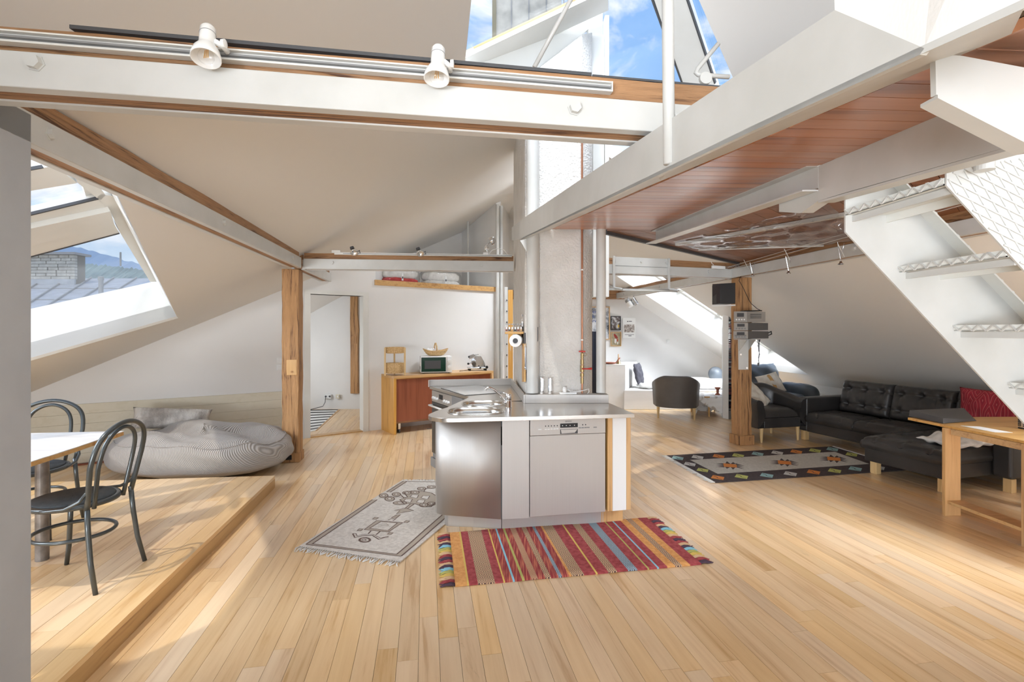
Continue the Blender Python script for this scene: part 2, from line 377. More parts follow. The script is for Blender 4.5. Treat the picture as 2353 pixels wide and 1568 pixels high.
MB().slab([V(p1.x,p1.y,.085)+pn*.03,V(far_l.x,far_l.y,.085),V(far_l.x,far_l.y,0),V(p1.x,p1.y,0)+pn*.03],V(0,-.02,0)).build('end_board','riser',plat,world=True)
# ---------------------------------------------------------------- door wall with doorway and open storage niche
wl=wcol(-400); c_r=wcol(1150)
def roofz(p): return zon(LP,p.x,p.y)
dl=wcol(706); dr=wcol(840); nl=wcol(863); nr=wcol(1139.4)
ZN=2.27; DH=2.07
poly=[wl,dl,V(dl.x,dl.y,DH),V(dr.x,dr.y,DH),dr,c_r,V(c_r.x,c_r.y,roofz(c_r)),V(nr.x,nr.y,roofz(nr)),V(nr.x,nr.y,ZN),V(nl.x,nl.y,ZN),V(nl.x,nl.y,roofz(nl)),V(wl.x,wl.y,max(.1,roofz(wl)))]
MB().slab(poly,-WN*.14).build('wall_door','wall',kind='structure')
# niche shell behind the wall
nb=-WN*1.1
mb=MB()
a,b=nl-WN*.14,nr-WN*.14
mb.slab([V(a.x,a.y,ZN),V(b.x,b.y,ZN),V(b.x,b.y,ZN)+nb,V(a.x,a.y,ZN)+nb],V(0,0,-.04))
mb.slab([V(a.x,a.y,ZN)+nb,V(b.x,b.y,ZN)+nb,V(b.x,b.y,roofz(b+nb)+.1)+nb,V(a.x,a.y,roofz(a+nb)+.1)+nb],nb.normalized()*.05)
mb.slab([V(a.x,a.y,ZN),V(a.x,a.y,ZN)+nb,V(a.x,a.y,roofz(a+nb)+.1)+nb,V(a.x,a.y,roofz(a)+.1)],-WD*.05)
mb.slab([V(b.x,b.y,ZN),V(b.x,b.y,ZN)+nb,V(b.x,b.y,roofz(b+nb)+.1)+nb,V(b.x,b.y,roofz(b)+.1)],WD*.05)
mb.build('wall_niche','wall',kind='structure')
sh=thing('niche_ledge','honey pine board edging the open storage niche above the sideboard','shelf',(nl.x,nl.y,2.25))
q=wcol(860); q2=wcol(1139.4)
MB().slab([V(q.x,q.y,2.245),V(q2.x,q2.y,2.245),V(q2.x,q2.y,2.33),V(q.x,q.y,2.33)],WN*.03).build('board','oakx',sh,world=True,bevel=.003)
# return wall beyond the corner, toward the back
bw=c_r-WN*.0; gl=V(c_r.x,c_r.y,0); gr=V(-.05,11.35,0)
MB().slab([gl,gr,V(gr.x,gr.y,4.3),V(gl.x,gl.y,4.3)],V(-.1,0,0)).build('wall_return','wall',kind='structure')
# back wall of the right part
bL=V(-.2,11.2,0); bR=V(6.6,11.2,0)
poly=[bL,bR,V(6.6,11.2,.05)]+[V(5.9,11.2,zon(RP,5.9,11.2)+.02),V(ridge(11.2).x,11.2,ridge(11.2).z+.02),V(-.2,11.2,4.1)]
MB().slab(poly,V(0,.12,0)).build('wall_back','wall',kind='structure')
# knee wall on the right
k0=V(5.47,11.2,0); kd=V(.147,-1,0)
kz=.55
def kp(Y): # foot of the right slope at height kz
    n=RP[1]; x=(RP[1].dot(RP[0])-n.y*Y-n.z*kz)/n.x; return V(x,Y,0)
a=kp(11.25); b=kp(-4.5)
MB().slab([a,b,V(b.x,b.y,kz+.02),V(a.x,a.y,kz+.02)],V(.1,0,0)).build('wall_right','wall',kind='structure')
# ---------------------------------------------------------------- roof slopes with their skylight openings
wa=[onp(x,y,LP) for x,y in ((406,727),(57,880),(-260,1010))]; wtop=onp(406,727,LP)
rd=(onp(275,460,LP)-wtop); rdn=rd.normalized()
up=rdn*5.2
bo=V(-2.01,1.94,0); n_=V(PUR.y,-PUR.x,0)               # outer side of the left purlin
def purhit(p,d):
    t=(bo-p).dot(n_)/d.dot(n_); return p+d*t
w1=[wa[0],purhit(wa[0],rdn),onL(-1.86,.9),onL(-4.75,.9),onL(-5.2,3.2)]
# keep ceiling beside the beam: the opening stops at the beam's outer side
wd1=(wa[1]-wa[0]).normalized()
# ridge lantern opening in the left slope
l0=onp(1070,130,LP); l1=onp(1083,0,LP); ld=(l0-l1).normalized()
ZR=lambda Y: ridge(Y)
lo=[l0+ld*.35, l1-ld*.22]
def onLp(p): return V(p.x,p.y,zon(LP,p.x,p.y))
r1_=ridge(1.2)
outer=[onL(-6.4,-4.5),onL(ridge(-4.5).x,-4.5),onL(ridge(3.15).x,3.15),onLp(lo[1]),onLp(lo[0]),onL(-.10,4.55),onL(.05,4.55),onL(.05,6.3),onL(.40,6.3),onL(ridge(6.3).x,6.3),onL(ridge(11.3).x,11.3),onL(-6.4,11.3)]
rh=[onL(.10,6.7),onL(ridge(6.7).x-.02,6.7),onL(ridge(8.2).x-.02,8.2),onL(.11,8.2)]  # unseen opening added behind the stack to let fill light in
MB().slab(outer,nL*.14,[w1,rh]).build('ceiling','ceil',kind='structure',label=None)
# right slope
r0=onp(1684,178,RP); r1=onp(1606,0,RP); rdr=(r1-r0).normalized()
def upto(p,d,Yr=None):
    # walk from p along d until the ridge
    best=p
    for i in range(400):
        q=p+d*(i*.01)
        if q.x<=ridge(q.y).x: return q
    return q
rt=upto(r0,rdr)
low=r0-rdr*.25                                     # lower end of the glazed strip
sk=[onp(1417,635,RP),onp(1745,848,RP),onp(1858,862,RP),onp(1500,622,RP)]
far=V(-.115,.99,0)
lowL=onR(1.45,6.3)
outer=[onR(ridge(-4.5).x,-4.5),onR(rt.x,rt.y),onR(low.x,low.y),lowL,onR(ridge(6.3).x,6.3),onR(ridge(11.3).x,11.3),onR(6.4,11.3),onR(8.4,-4.5)]
added_win=[onR(3.5,2.6),onR(5.6,2.9),onR(5.3,.2),onR(3.3,.2)]  # unseen opening added to admit the right fill lamp
rh=[onR(ridge(6.7).x+.02,6.7),onR(.85,6.7),onR(.95,8.2),onR(ridge(8.2).x+.02,8.2)]  # same added opening continued on the right slope, hidden by the stack
MB().slab(outer,nR*.14,[sk,added_win,rh]).build('ceiling','ceil',kind='structure')
# ---------------------------------------------------------------- windows: frames, reveals, panes
def onpl(pl,*px): return [onp(x,y,pl) for x,y in px]
def panel(name,pl,px,th,mat,parent,label=None,kind=None,bevel=0):
    return MB().slab(onpl(pl,*px),pl[1]*th).build(name,mat,parent,world=True,label=label,kind=kind,bevel=bevel)
win1=thing('window_1',None,None,tuple(wtop),kind='structure')
GL=off(LP,.45); FR=off(LP,.40)
panel('pane',GL,[(-420,880),(345,646),(276,535),(-420,722)],.012,'glass',win1)
panel('pane',GL,[(-420,612),(227,458),(178,418),(140,412),(-420,520)],.012,'glass',win1)
panel('pane',GL,[(-420,480),(101,386),(40,340),(-420,430)],.012,'glass',win1)
# sashes and rails as the photo shows them
panel('rail',FR,[(-420,722),(275,537),(263,516),(-420,690)],.07,'frame',win1)
panel('rail',off(LP,.36),[(-420,690),(263,516),(254,486),(-420,632)],.10,'frame',win1)
panel('rail',FR,[(-420,632),(254,486),(226,457),(-420,612)],.06,'frame',win1)
panel('seal',off(LP,.395),[(-420,614),(227,459),(226,457),(-420,611)],.02,'dgrey',win1)
panel('rail',FR,[(-420,520),(178,421),(150,400),(110,384),(-420,480)],.06,'frame',win1)
panel('seal',off(LP,.395),[(-420,482),(101,387),(100,385.5),(-420,479)],.02,'dgrey',win1)
panel('seal',off(LP,.395),[(-420,723),(275,538),(275,536.3),(-420,721)],.02,'dgrey',win1)
panel('jamb',FR,[(345,648),(366,648),(262,452),(232,446),(222,455),(254,486),(276,535)],.07,'frame',win1)
panel('jamb',FR,[(232,460),(242,448),(205,398),(165,385),(178,420),(226,458)],.06,'frame',win1)
def reveal(pl,edge,depth,name,mat,parent,th):
    """board standing on the roof slope edge and running out to the glass"""
    a,b=edge; return MB().slab([a,b,b+pl[1]*depth,a+pl[1]*depth],th).build(name,mat,parent,world=True)
reveal(LP,(w1[0],w1[4]),.45,'reveal_board','frame',win1,V(.0,.03,-.02))
reveal(LP,(w1[0],w1[1]),.45,'reveal_board','frame',win1,V(.03,.0,.02))
reveal(LP,(w1[1],w1[2]),.45,'reveal_board','frame',win1,V(.03,0,.02))
# small catch on the upper sash
MB().slab(onpl(off(LP,.44),(191,430),(207,427),(217,450),(198,454)),nL*.03).build('latch','frame',win1,world=True)
# ridge lantern, left slope
win2=thing('window_2',None,None,tuple(l0),kind='structure')
G2=off(LP,.34)
panel('pane',G2,[(1085,-30),(1072,124),(1331,0),(1460,-62),(1460,-260),(1100,-200)],.012,'glass',win2)
panel('seal',off(LP,.335),[(1072,132),(1072,124),(1331,0),(1460,-62),(1460,-54)],.02,'dgrey',win2)
panel('seal',off(LP,.335),[(1072,124),(1072,121),(1327,-1),(1331,0)],.02,'brass',win2)
panel('rail',off(LP,.30),[(1040,148),(1072,132),(1331,8),(1398,-24),(1398,24),(1385,30),(1106,158),(1040,190)],.05,'frame',win2)
ea=onp(1106,145,off(LP,.30)); eb=onp(1385,40,off(LP,.30))
RV=(ea,(eb-ea).cross(nL).normalized())
MB().slab(onpl(RV,(1040,160),(1106,137),(1385,22),(1385,200),(1352,200),(1352,67),(1281,123),(1246,170),(1246,230),(1040,230)),RV[1]*(.04 if RV[1].y>0 else -.04)).build('reveal_board','frame',win2,world=True)
# ridge lantern, right slope
G3=off(RP,.30)
panel('pane',G3,[(1398,-60),(1398,420),(1500,420),(1563,186),(1496,0),(1470,-60)],.012,'glass',win2)
panel('pane',G3,[(1577,0),(1640,190),(1700,190),(1660,0),(1560,-60)],.012,'glass',win2)
panel('bar',off(RP,.25),[(1500,-10),(1566,186),(1590,260),(1660,260),(1641,192),(1576,-4),(1560,-60),(1480,-60)],.06,'frame',win2)
panel('seal',off(RP,.245),[(1496,0),(1563,186),(1590,262),(1594,262),(1567,186),(1500,0)],.02,'dgrey',win2)
panel('seal',off(RP,.245),[(1575,-4),(1641,194),(1644,192),(1578,-4)],.02,'dgrey',win2)
mp_=dp(1391,200,5.35)
MB().box((mp_.x-.13,5.35,1.9),(mp_.x-.012,5.5,4.7)).build('post','frame',win2,world=True)
MB().box((mp_.x-.008,5.33,1.9),(mp_.x+.035,5.45,4.9)).build('post','frame',win2,world=True)
# long roof window in the right slope
win3=thing('window_3',None,None,tuple(sk[0]),kind='structure')
GR=off(RP,.5)
q=[p+nR*.5 for p in sk]
MB().slab(q,nR*.012).build('pane','glass',win3,world=True)
for a,b,t in ((0,1,V(0,.03,0)),(1,2,V(.03,0,0)),(2,3,V(0,-.03,0)),(3,0,V(-.03,0,0))):
    MB().slab([sk[a],sk[b],sk[b]+nR*.5,sk[a]+nR*.5],t).build('reveal_board','frame',win3,world=True)
def strip(pl,pa,pb,w,th,mat,name,parent):
    a,b=pa,pb; d=(b-a).normalized(); s=d.cross(pl[1]); MB().slab([a-s*w,b-s*w,b+s*w,a+s*w],pl[1]*th).build(name,mat,parent,world=True)
for i in range(4):
    strip(GR,q[i]-nR*.05,q[(i+1)%4]-nR*.05,.07,.06,'frame','frame_bar',win3)
for t in (.36,.62):
    a=q[0].lerp(q[1],t); b=q[3].lerp(q[2],t); strip(GR,a-nR*.04,b-nR*.04,.04,.05,'frame','glazing_bar',win3)
for nm,pl,hole in (('added_window_4',RP,added_win),):  # unseen window added round the opening for the right fill lamp
    wn=thing(nm,None,None,tuple(hole[0]),kind='structure'); n_=pl[1]
    qq=[p+n_*.4 for p in hole]; MB().slab(qq,n_*.012).build('pane','glass',wn,world=True)
    for i in range(4):
        c=sum(hole,V(0,0,0))/4; a_,b_=hole[i],hole[(i+1)%4]; o_=((a_+b_)/2-c).normalized()*.03
        MB().slab([a_,b_,b_+n_*.4,a_+n_*.4],o_).build('reveal_board','frame',wn,world=True)
        strip(off(pl,.36),qq[i]-n_*.04,qq[(i+1)%4]-n_*.04,.05,.05,'frame','frame_bar',wn)
# ---------------------------------------------------------------- steel and timber purlins
def hexbolt(parent,p,n,r=.021,h=.020):
    mt=V(0,0,1).rotation_difference(Vector(n)).to_matrix().to_4x4(); mt.translation=p
    MB().lathe([(r*1.25,0),(r*1.25,.003),(r,.003),(r,h),(.0,h)],seg=6,mt=None).xf(mt).build('bolt','steel_w',parent,world=True)
def sandwich(name,label,a,b,zb,hs=.11,wt=.15,ht=.10,faces=(1,1),bolts=(),group=None,top=True,fl=.045):
    """timber gripped between two white steel channels; a->b is the near bottom edge, left normal is away"""
    a=V(a[0],a[1],0); b=V(b[0],b[1],0); d=(b-a).normalized(); n=V(-d.y,d.x,0)   # n points away from the viewer side
    t=thing(name,label,'beam',(a.x,a.y,zb),group=group)
    def P(s,w,z): return a+d*s+n*w+V(0,0,zb+z)
    L_=(b-a).length
    def channel(w0,sgn):
        mb=MB(); web=.009; w1=w0+sgn*fl
        mb.slab([P(0,w1,0),P(L_,w1,0),P(L_,w1,hs),P(0,w1,hs)],n*(-sgn*.006))
        mb.slab([P(0,w0,0),P(L_,w0,0),P(L_,w1,0),P(0,w1,0)],V(0,0,.007))
        mb.slab([P(0,w0,hs),P(L_,w0,hs),P(L_,w1,hs),P(0,w1,hs)],V(0,0,-.007))
        return mb.build('channel','steel_w',t,world=True)
    def chan(w0,w1):
        mb=MB(); mb.slab([P(0,w0,0),P(L_,w0,0),P(L_,w1,0),P(0,w1,0)],V(0,0,hs)); return mb.build('channel','steel_w',t,world=True,bevel=.004)
    chan(0,fl); chan(wt-fl,wt)
    if top:
        # timber with a slightly wavy, hewn top
        mb=MB(); rn=random.Random(len(name)+int(L_*100)); N_=max(6,int(L_/.22))
        pts=[(L_*i/N_,hs+ht+rn.uniform(-.006,.006)) for i in range(N_+1)]
        loop=[P(0,.026,.006),P(L_,.026,.006)]+[P(s,.026,z) for s,z in reversed(pts)]
        mb.slab(loop,n*(wt-.052)); tm=mb.build('timber','timber',t,bevel=.006)
        # orient object so the grain follows its length
        rz=math.atan2(d.y,d.x); 
        mw=Matrix.Translation(a)@Matrix.Rotation(rz,4,'Z'); tm.data.transform(mw.inverted()); tm.matrix_local=inv_of(t)@mw
    for s,z,side in bolts:
        p=P(s,0 if side<0 else wt,z); hexbolt(t,p,-n if side<0 else n)
    return t,P
ZB=2.26
fa=V(-1.52,1.486,0)-V(2.025,.339,0).normalized()*1.6; fb=V(-1.52,1.486,0)+V(2.025,.339,0).normalized()*3.0
fd=(fb-fa).normalized()
def fpos(px,z): # s along the front beam for pixel column
    r=ray(px,YH); n=V(-fd.y,fd.x,0); t=(fa-CAMP).dot(n)/r.dot(n); return (CAMP+r*t-fa).dot(fd)
front,FPf=sandwich('roof_beam','white steel and brown timber beam crossing the foreground under the track spotlights',fa,fb,ZB,hs=.109,wt=.155,ht=.085,
    bolts=[(fpos(82,0),.075,-1),(fpos(1320,0),.062,-1)])
# dark steel strip lying on the timber
MB().slab([FPf(fpos(143,0),.03,.205),FPf(fpos(1366,0),.03,.200),FPf(fpos(1366,0),.03,.212),FPf(fpos(143,0),.03,.217)],V(0,.03,0)).build('steel_strip','dgrey',front,world=True)
MB().slab([FPf(fpos(1368,0),.03,.198),FPf(fpos(1700,0),.03,.198),FPf(fpos(1700,0),.03,.206),FPf(fpos(1368,0),.03,.206)],V(0,.03,0)).build('steel_strip','dgrey',front,world=True)
# left purlin : bottom near edge (room side)
la=V(-1.865,1.94,0)-PUR*3.3; lb=V(-2.43,5.80,0)
ldir=(V(-2.416,5.711,0)-V(-1.865,1.939,0)).normalized()
la=V(-1.865,1.94,0)-ldir*.25; lb=V(-1.865,1.94,0)+ldir*3.86
def lpos(px):
    r=ray(px,YH); n=V(-ldir.y,ldir.x,0); t=(la-CAMP).dot(n)/r.dot(n); return (CAMP+r*t-la).dot(ldir)
leftb,FPl=sandwich('roof_beam','long steel and timber purlin running from the grey wall end to the left wooden post',la,lb,ZB,hs=.12,ht=.085,wt=.155,
    bolts=[(lpos(115),.075,-1),(lpos(514),.07,-1),(lpos(672),.07,-1)])
la2=lb+ldir*.16; wq=(PA-la2).dot(WN)/ldir.dot(WN); lb2=la2+ldir*(wq-.01)
stub,_=sandwich('roof_beam','short white beam stub between the left wooden post and the doorway wall',la2,lb2,ZB-.0,hs=.12,ht=.07,wt=.155,bolts=[(.45,.07,-1)])
# back beam, left piece
ba=V(-2.43,5.83,0); bb=V(.02,6.05,0)
def bpos(a,d,px):
    r=ray(px,YH); n=V(-d.y,d.x,0); t=(a-CAMP).dot(n)/r.dot(n); return (CAMP+r*t-a).dot(d)
bd=(bb-ba).normalized()
backl,FPb=sandwich('roof_beam','steel and timber cross beam from the left wooden post to the white chimney',ba,bb,ZB,hs=.12,ht=.07,wt=.155,
    bolts=[(bpos(ba,bd,763),.075,-1),(bpos(ba,bd,1106),.07,-1)])
ca=V(.5,6.10,0); cb=V(3.06,6.825,0); cdn=(cb-ca).normalized()
backr,FPc=sandwich('roof_beam','steel and timber cross beam right of the chimney carrying the white tube rack',ca,cb,ZB,hs=.12,ht=.085,wt=.155,
    bolts=[(bpos(ca,cdn,1629),.07,-1)])
# right purlin, its room side faces left
rdir=(V(3.596,3.782,0)-V(3.128,6.938,0)).normalized()
sw=.155; rn_=V(-rdir.y,rdir.x,0)
ra=V(3.128,6.90,0)-rn_*sw; rb=V(3.128,6.90,0)+rdir*6.5-rn_*sw
if rn_.x<0: ra=V(3.128,6.90,0)+rn_*0; rb=ra+rdir*6.5
rightb,FPr=sandwich('roof_beam','long steel and timber purlin above the black corner sofa',ra,rb,ZB,hs=.12,ht=.10,wt=.155,bolts=[(.5,.07,-1),(2.1,.07,-1)])
sa=V(3.128,6.90,0)-rdir*.15; sb_=V(2.46,11.18,0)
sd_=(sa-sb_).normalized(); sn=V(-sd_.y,sd_.x,0)
backs,FPs=sandwich('roof_beam','steel and timber beam from the right wooden post back to the picture wall',sb_-sn*.155,sa-sn*.155,ZB,hs=.12,ht=.06,wt=.155,bolts=[(.5,.07,-1),(2.2,.07,-1)])
# timber wall plate on the picture wall
t=thing('wall_plate','brown timber plate on the back wall above the framed pictures','beam',(1.5,11.1,2.25))
tm=MB().box((-1.6,0,0),(1.0,.11,.2)).build('timber','timber',t,bevel=.006)
# ---------------------------------------------------------------- wooden posts
def post(label,c,w,h,rz,group=None):
    t=thing('wooden_post',label,'post',c,rz,group)
    mb=MB(); rn=random.Random(int(c[0]*100)+500)
    N_=16; 
    for k in range(N_): pass
    vs=[]
    for k in range(N_+1):
        z=h*k/N_; row=[]
        for sx,sy in ((-1,-1),(1,-1),(1,1),(-1,1)):
            row.append(mb.bm.verts.new((sx*(w/2+rn.uniform(-.005,.004)),sy*(w/2+rn.uniform(-.005,.004)),z)))
        vs.append(row)
    for k in range(N_):
        for i in range(4): mb.bm.faces.new([vs[k][i],vs[k][(i+1)%4],vs[k+1][(i+1)%4],vs[k+1][i]])
    mb.bm.faces.new(vs[0][::-1]); mb.bm.faces.new(vs[-1])
    mb.build('shaft','timber_z',t,bevel=.01)
    return t
pL=thing  # keep name short
PLc=V(-2.60,5.93,0); postL=post('old brown wooden post beside the grey bean bag, left of the doorway',(PLc.x,PLc.y,0),.19,ZB+.0,R(8))
MB().box((-.105,-.105,0),(.105,.105,.11)).build('base','timber_z',postL,bevel=.006)
MB().box((-.045,-.109,.035),(.02,-.10,.09)).build('notch','black',postL)
MB().box((-.04,-.1,1.02),(.075,-.088,1.20)).build('patch','oak',postL,bevel=.002)
MB().lathe([(.012,0),(.012,.01),(0,.012)],seg=8).xf(Matrix.Translation(V(.02,-.098,1.06))@Matrix.Rotation(R(90),4,'X')).build('plug','timber_z',postL)
PRc=V(3.13,6.83,0); postR=post('brown wooden post carrying the loudspeaker and stereo units',(PRc.x,PRc.y,0),.185,ZB,R(17))
MB().box((-.115,-.115,0),(.115,.10,.13)).build('base','timber_z',postR,bevel=.004)
MB().box((.03,-.125,.06),(.085,-.11,.11)).build('wedge','timber_z',postR,bevel=.003)
# ---------------------------------------------------------------- grey wall end at far left
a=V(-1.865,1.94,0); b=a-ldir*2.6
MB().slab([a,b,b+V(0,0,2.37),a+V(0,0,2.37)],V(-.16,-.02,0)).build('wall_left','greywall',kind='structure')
# ---------------------------------------------------------------- chimney
ch=thing('chimney','white rough-plastered chimney stack rising behind the kitchen counter','chimney',(.4,4.55,0))
cp=[V(.24,4.50,0),V(.63,4.50,0),V(.74,4.62,0),V(.86,6.35,0),V(.02,6.45,0),V(.12,4.62,0)]
mb=MB(); lo_=[mb.bm.verts.new(p) for p in cp]; hi_v=[mb.bm.verts.new(V(p.x,p.y,3.90+max(0,min(.40,(p.x-.24)/.39*.31)))) for p in cp]
mb.bm.faces.new(lo_); mb.bm.faces.new(hi_v[::-1])
for i in range(len(cp)): mb.bm.faces.new([lo_[i],lo_[(i+1)%len(cp)],hi_v[(i+1)%len(cp)],hi_v[i]])
mb.build('stack','stucco',ch,world=True,bevel=.012)
# hall behind the doorway
# ---------------------------------------------------------------- walkway (bridge) of the gallery
FD=V(-.14,1,0).normalized(); FA=V(.083,4.6,0)
FP_=(V(.083,4.6,2.4),V(FD.y,-FD.x,0))            # face plane of the near beam
walk=thing('gallery_walkway','white-edged gallery walkway with varnished board underside sloping over the kitchen','walkway',(.5,3.5,2.3))
fpx=[(1176,553),(1176,523),(1211,496),(1439,342),(1684,178),(1918,23),(2124,111),(2113,126),(1731,300),(1197,551)]
fpt=[onp(x,y,FP_) for x,y in fpx]
nfa=FP_[1] if FP_[1].x>0 else -FP_[1]
MB().slab(fpt,nfa*.012).build('fascia','steel_w',walk,world=True,label='white steel side plate')
SP=plane3(V(.38,4.45,2.44),V(1.3,4.45,2.44),V(.8,2.45,2.44-.107*2.0))
def sp(x,y): return onp(x,y,SP)
# bottom flange from the fascia's foot to the boards' edge
A_=onp(1197,551,FP_);B_=onp(1731,300,FP_);C_=onp(2113,126,FP_)
D_=onp(2353,19,FP_); 
MB().slab([A_,B_,C_,D_,sp(2324,78),sp(2148,152),sp(1731,320),sp(1267,527),sp(1230,545)],V(0,0,.012)).build('flange','steel_w',walk,world=True)
e1=[sp(1267,527),sp(2148,152)]; 
E1d=(e1[1]-e1[0]); 
r1a,r1b=sp(1505,530),sp(2250,228)
# boards: across the walkway, far edge first
nb_=28
fl0=e1[0]; 
Lx=(e1[1]-e1[0]).length*1.45
def Lp(t): return e1[0]+(e1[1]-e1[0]).normalized()*t
rd_=(r1b-r1a).normalized()
seam=V(1,.08,0).normalized()
k=0; t=0.0
while t<Lx-.1:
    w=.085
    pts=[]
    for tt,flip in ((t,0),(t+w-.003,1)):
        a=Lp(tt)
        # to the right boundary along the seam direction
        den=rd_.x*seam.y-rd_.y*seam.x
        dx=r1a.x-a.x; dy=r1a.y-a.y
        s=(dy*rd_.x-dx*rd_.y)/(seam.y*rd_.x-seam.x*rd_.y)
        b=a+V(seam.x,seam.y,0)*(s+.012); b.z=zon(SP,b.x,b.y)
        pts.append((a,b))
    MB().slab([pts[0][0],pts[0][1],pts[1][1],pts[1][0]],V(0,0,.02)).build('board','soffit',walk,world=True)
    t+=w
MB().slab([Lp(0),r1a,r1a+rd_*Lx*.9,Lp(Lx)],V(0,0,.12)).xf(Matrix.Translation(V(0,0,.022))).build('deck','gap',walk,world=True)
# C channel under the right edge of the boards
def vp(a,b): return (a,(V(b.x,b.y,0)-V(a.x,a.y,0)).cross(UZ).normalized())
E2=vp(sp(1505,531),sp(1887,379)); n2=E2[1] if E2[1].x<0 else -E2[1]
MB().slab(onpl(E2,(1507,531),(1880,378),(1880,432),(1507,559)),-n2*.008).build('channel','steel_w',walk,world=True,label='small white channel under the boards')
a,b=onp(1507,559,E2),onp(1880,436,E2)
MB().slab([a,b,b+n2*.06,a+n2*.07+V(-.02,.0,0)],V(0,0,-.006)).build('channel_flange','steel_w',walk,world=True)
a,b=onp(1507,531,E2),onp(1880,379,E2)
MB().slab([a,b,b+n2*.045,a+n2*.045],V(0,0,-.006)).build('channel_flange','steel_w',walk,world=True)
# deep edge beam on the right
E3=vp(sp(1887,379),sp(2207,245))
MB().slab(onpl(E3,(1880,382),(2207,245),(2380,172),(2380,320),(1941,443),(1880,462)),-n2*.01).build('edge_beam','steel_w',walk,world=True,label='deep white edge beam by the stair')
a,b=onp(1880,462,E3),onp(2380,320,E3)
MB().slab([a,b,b-n2*.06,a-n2*.06],V(0,0,-.008)).build('edge_flange','steel_w',walk,world=True)
MB().slab(onpl(E3,(1790,462),(1880,436),(1880,462),(1840,490),(1790,487)),-n2*.05).build('bracket','steel_w',walk,world=True)
# upper boarded landing seen between the white plates at top right
MB().slab([sp(2148,152),sp(2210,127),sp(2324,80),sp(2400,52),sp(2400,230),sp(2250,228)],V(0,0,.02)).build('board','soffit',walk,world=True)
# white gusset plate at the head of the stair
GP=(dp(2153,170,.93),V(.1,-1,0).normalized())
MB().slab(onpl(GP,(2153,125),(2209,128),(2380,160),(2380,333),(2155,218)),V(0,.008,0)).build('gusset','steel_w',walk,world=True,label='thick white plate at the stair head')
a,b=onp(2155,218,GP),onp(2380,333,GP)
MB().slab([a,b,b+V(0,.04,.0),a+V(0,.04,0)],V(0,0,-.006)).build('gusset_flange','steel_w',walk,world=True)
a,b=onp(2153,125,GP),onp(2155,218,GP)
MB().slab([a,b,b+V(-.002,.010,.0),a+V(-.002,.010,0)],V(-.003,0,0)).build('gusset_flange','steel_w',walk,world=True)
# closed parapet panels above the walkway, top right
f1=onp(1918,23,FP_); f2=onp(2124,111,FP_)
g1=f2+V(-.02,-.03,.5); 
MB().slab([f1,f2,f2+V(.05,.0,.5),f1+V(.02,.05,.42)],V(.02,0,0)).build('parapet_panel','ceil',walk,world=True)
MB().slab([f2,onp(2353,19,FP_)+V(.03,-.1,.0),onp(2353,19,FP_)+V(.05,-.1,.5),f2+V(.05,.0,.5)],V(.02,0,0)).build('parapet_panel','ceil',walk,world=True)
# ---------------------------------------------------------------- columns and slim pipes by the chimney
def column(name,label,x0,x1,d,z0,ytop,ybend=None,mat='steel_w',ext=0):
    r=(x1-x0)/2/F*d; c=dp((x0+x1)/2,YH,d); z1=H+(YH-ytop)/F*d+ext
    t=thing(name,label,'column',(c.x,c.y,z0)); MB().lathe([(r,0),(r,z1-z0)],seg=28).build('shaft',mat,t,smooth=False,bevel=.002); return t
ZU=.985
t=column('steel_column','thick white steel column standing on the left end of the steel upstand',1210,1237,4.44,ZU,326,ext=.28)
MB().slab([onp(x,y,(V(.1,4.44,0),V(0,1,0))) for x,y in ((1195,553),(1212,548),(1212,582))],V(0,.01,0)).build('gusset_plate','steel_w',t,world=True)
t=column('steel_column','thick white steel column standing on the right end of the steel upstand',1370,1392,4.46,ZU,527,ext=.03)
t=column('slim_pipe','slim white pipe between the left column and the chimney plaster',1233,1239,4.47,ZU,326,ext=.25)
t['category']='pipe'
# hanging rail pipe bolted to the fascia
hp=thing('hanging_pipe','white vertical pipe bolted to the side of the walkway, open at its foot','pipe',tuple(dp(1536,377,1.60)))
dpp=1.60
MB().tube([dp(1538,377,dpp),dp(1535,100,dpp),dp(1532,-260,dpp)],.0185,20).build('tube','steel_w',hp,world=True,smooth=True)
a=onp(1563,350,FP_); 
MB().slab([dp(1552,262,dpp),dp(1564,262,dpp),dp(1564,360,dpp),dp(1552,345,dpp)],V(.01,.25,0)).build('bracket','steel_w',hp,world=True)
hr=thing('handrail','white rail tube of the gallery crossing the ridge window','rail',tuple(dp(1231,150,2.6)))
MB().tube([dp(1228,154,2.6),dp(1311,0,2.6),dp(1360,-90,2.6)],.0115,14).build('tube','steel_w',hr,world=True,smooth=True)
hr=thing('handrail','white bent rail tube by the ridge window right of the hanging pipe','rail',tuple(dp(1600,168,2.5)))
MB().tube([dp(1651,100,2.5),dp(1603,158,2.5),dp(1599,168,2.5),dp(1604,172,2.5),dp(1676,177,2.5)],.011,12).build('tube','steel_w',hr,world=True,smooth=True)
MB().lathe([(.03,0),(.03,.02),(0,.02)],seg=16).xf(Matrix.Translation(dp(1619,183,2.5))@Matrix.Rotation(R(90),4,'X')).build('flange','steel_w',hr,world=True)
# ---------------------------------------------------------------- gallery floor seen from below, wrapped in clear film
gal=thing('gallery_floor','brown board underside of the upper gallery behind the walkway','gallery floor',(2.5,5,2.45))
gz=2.45
ga=at(1395,531,gz); gb=at(1703,604,gz); 
gright=lambda Y: V(3.128+(6.938-Y)*.147-.05,Y,gz)
GA=[ga,gb,gright(6.7),gright(1.2),V(2.1,1.2,gz),V(1.62,2.6,gz),V(1.35,4.5,gz)]
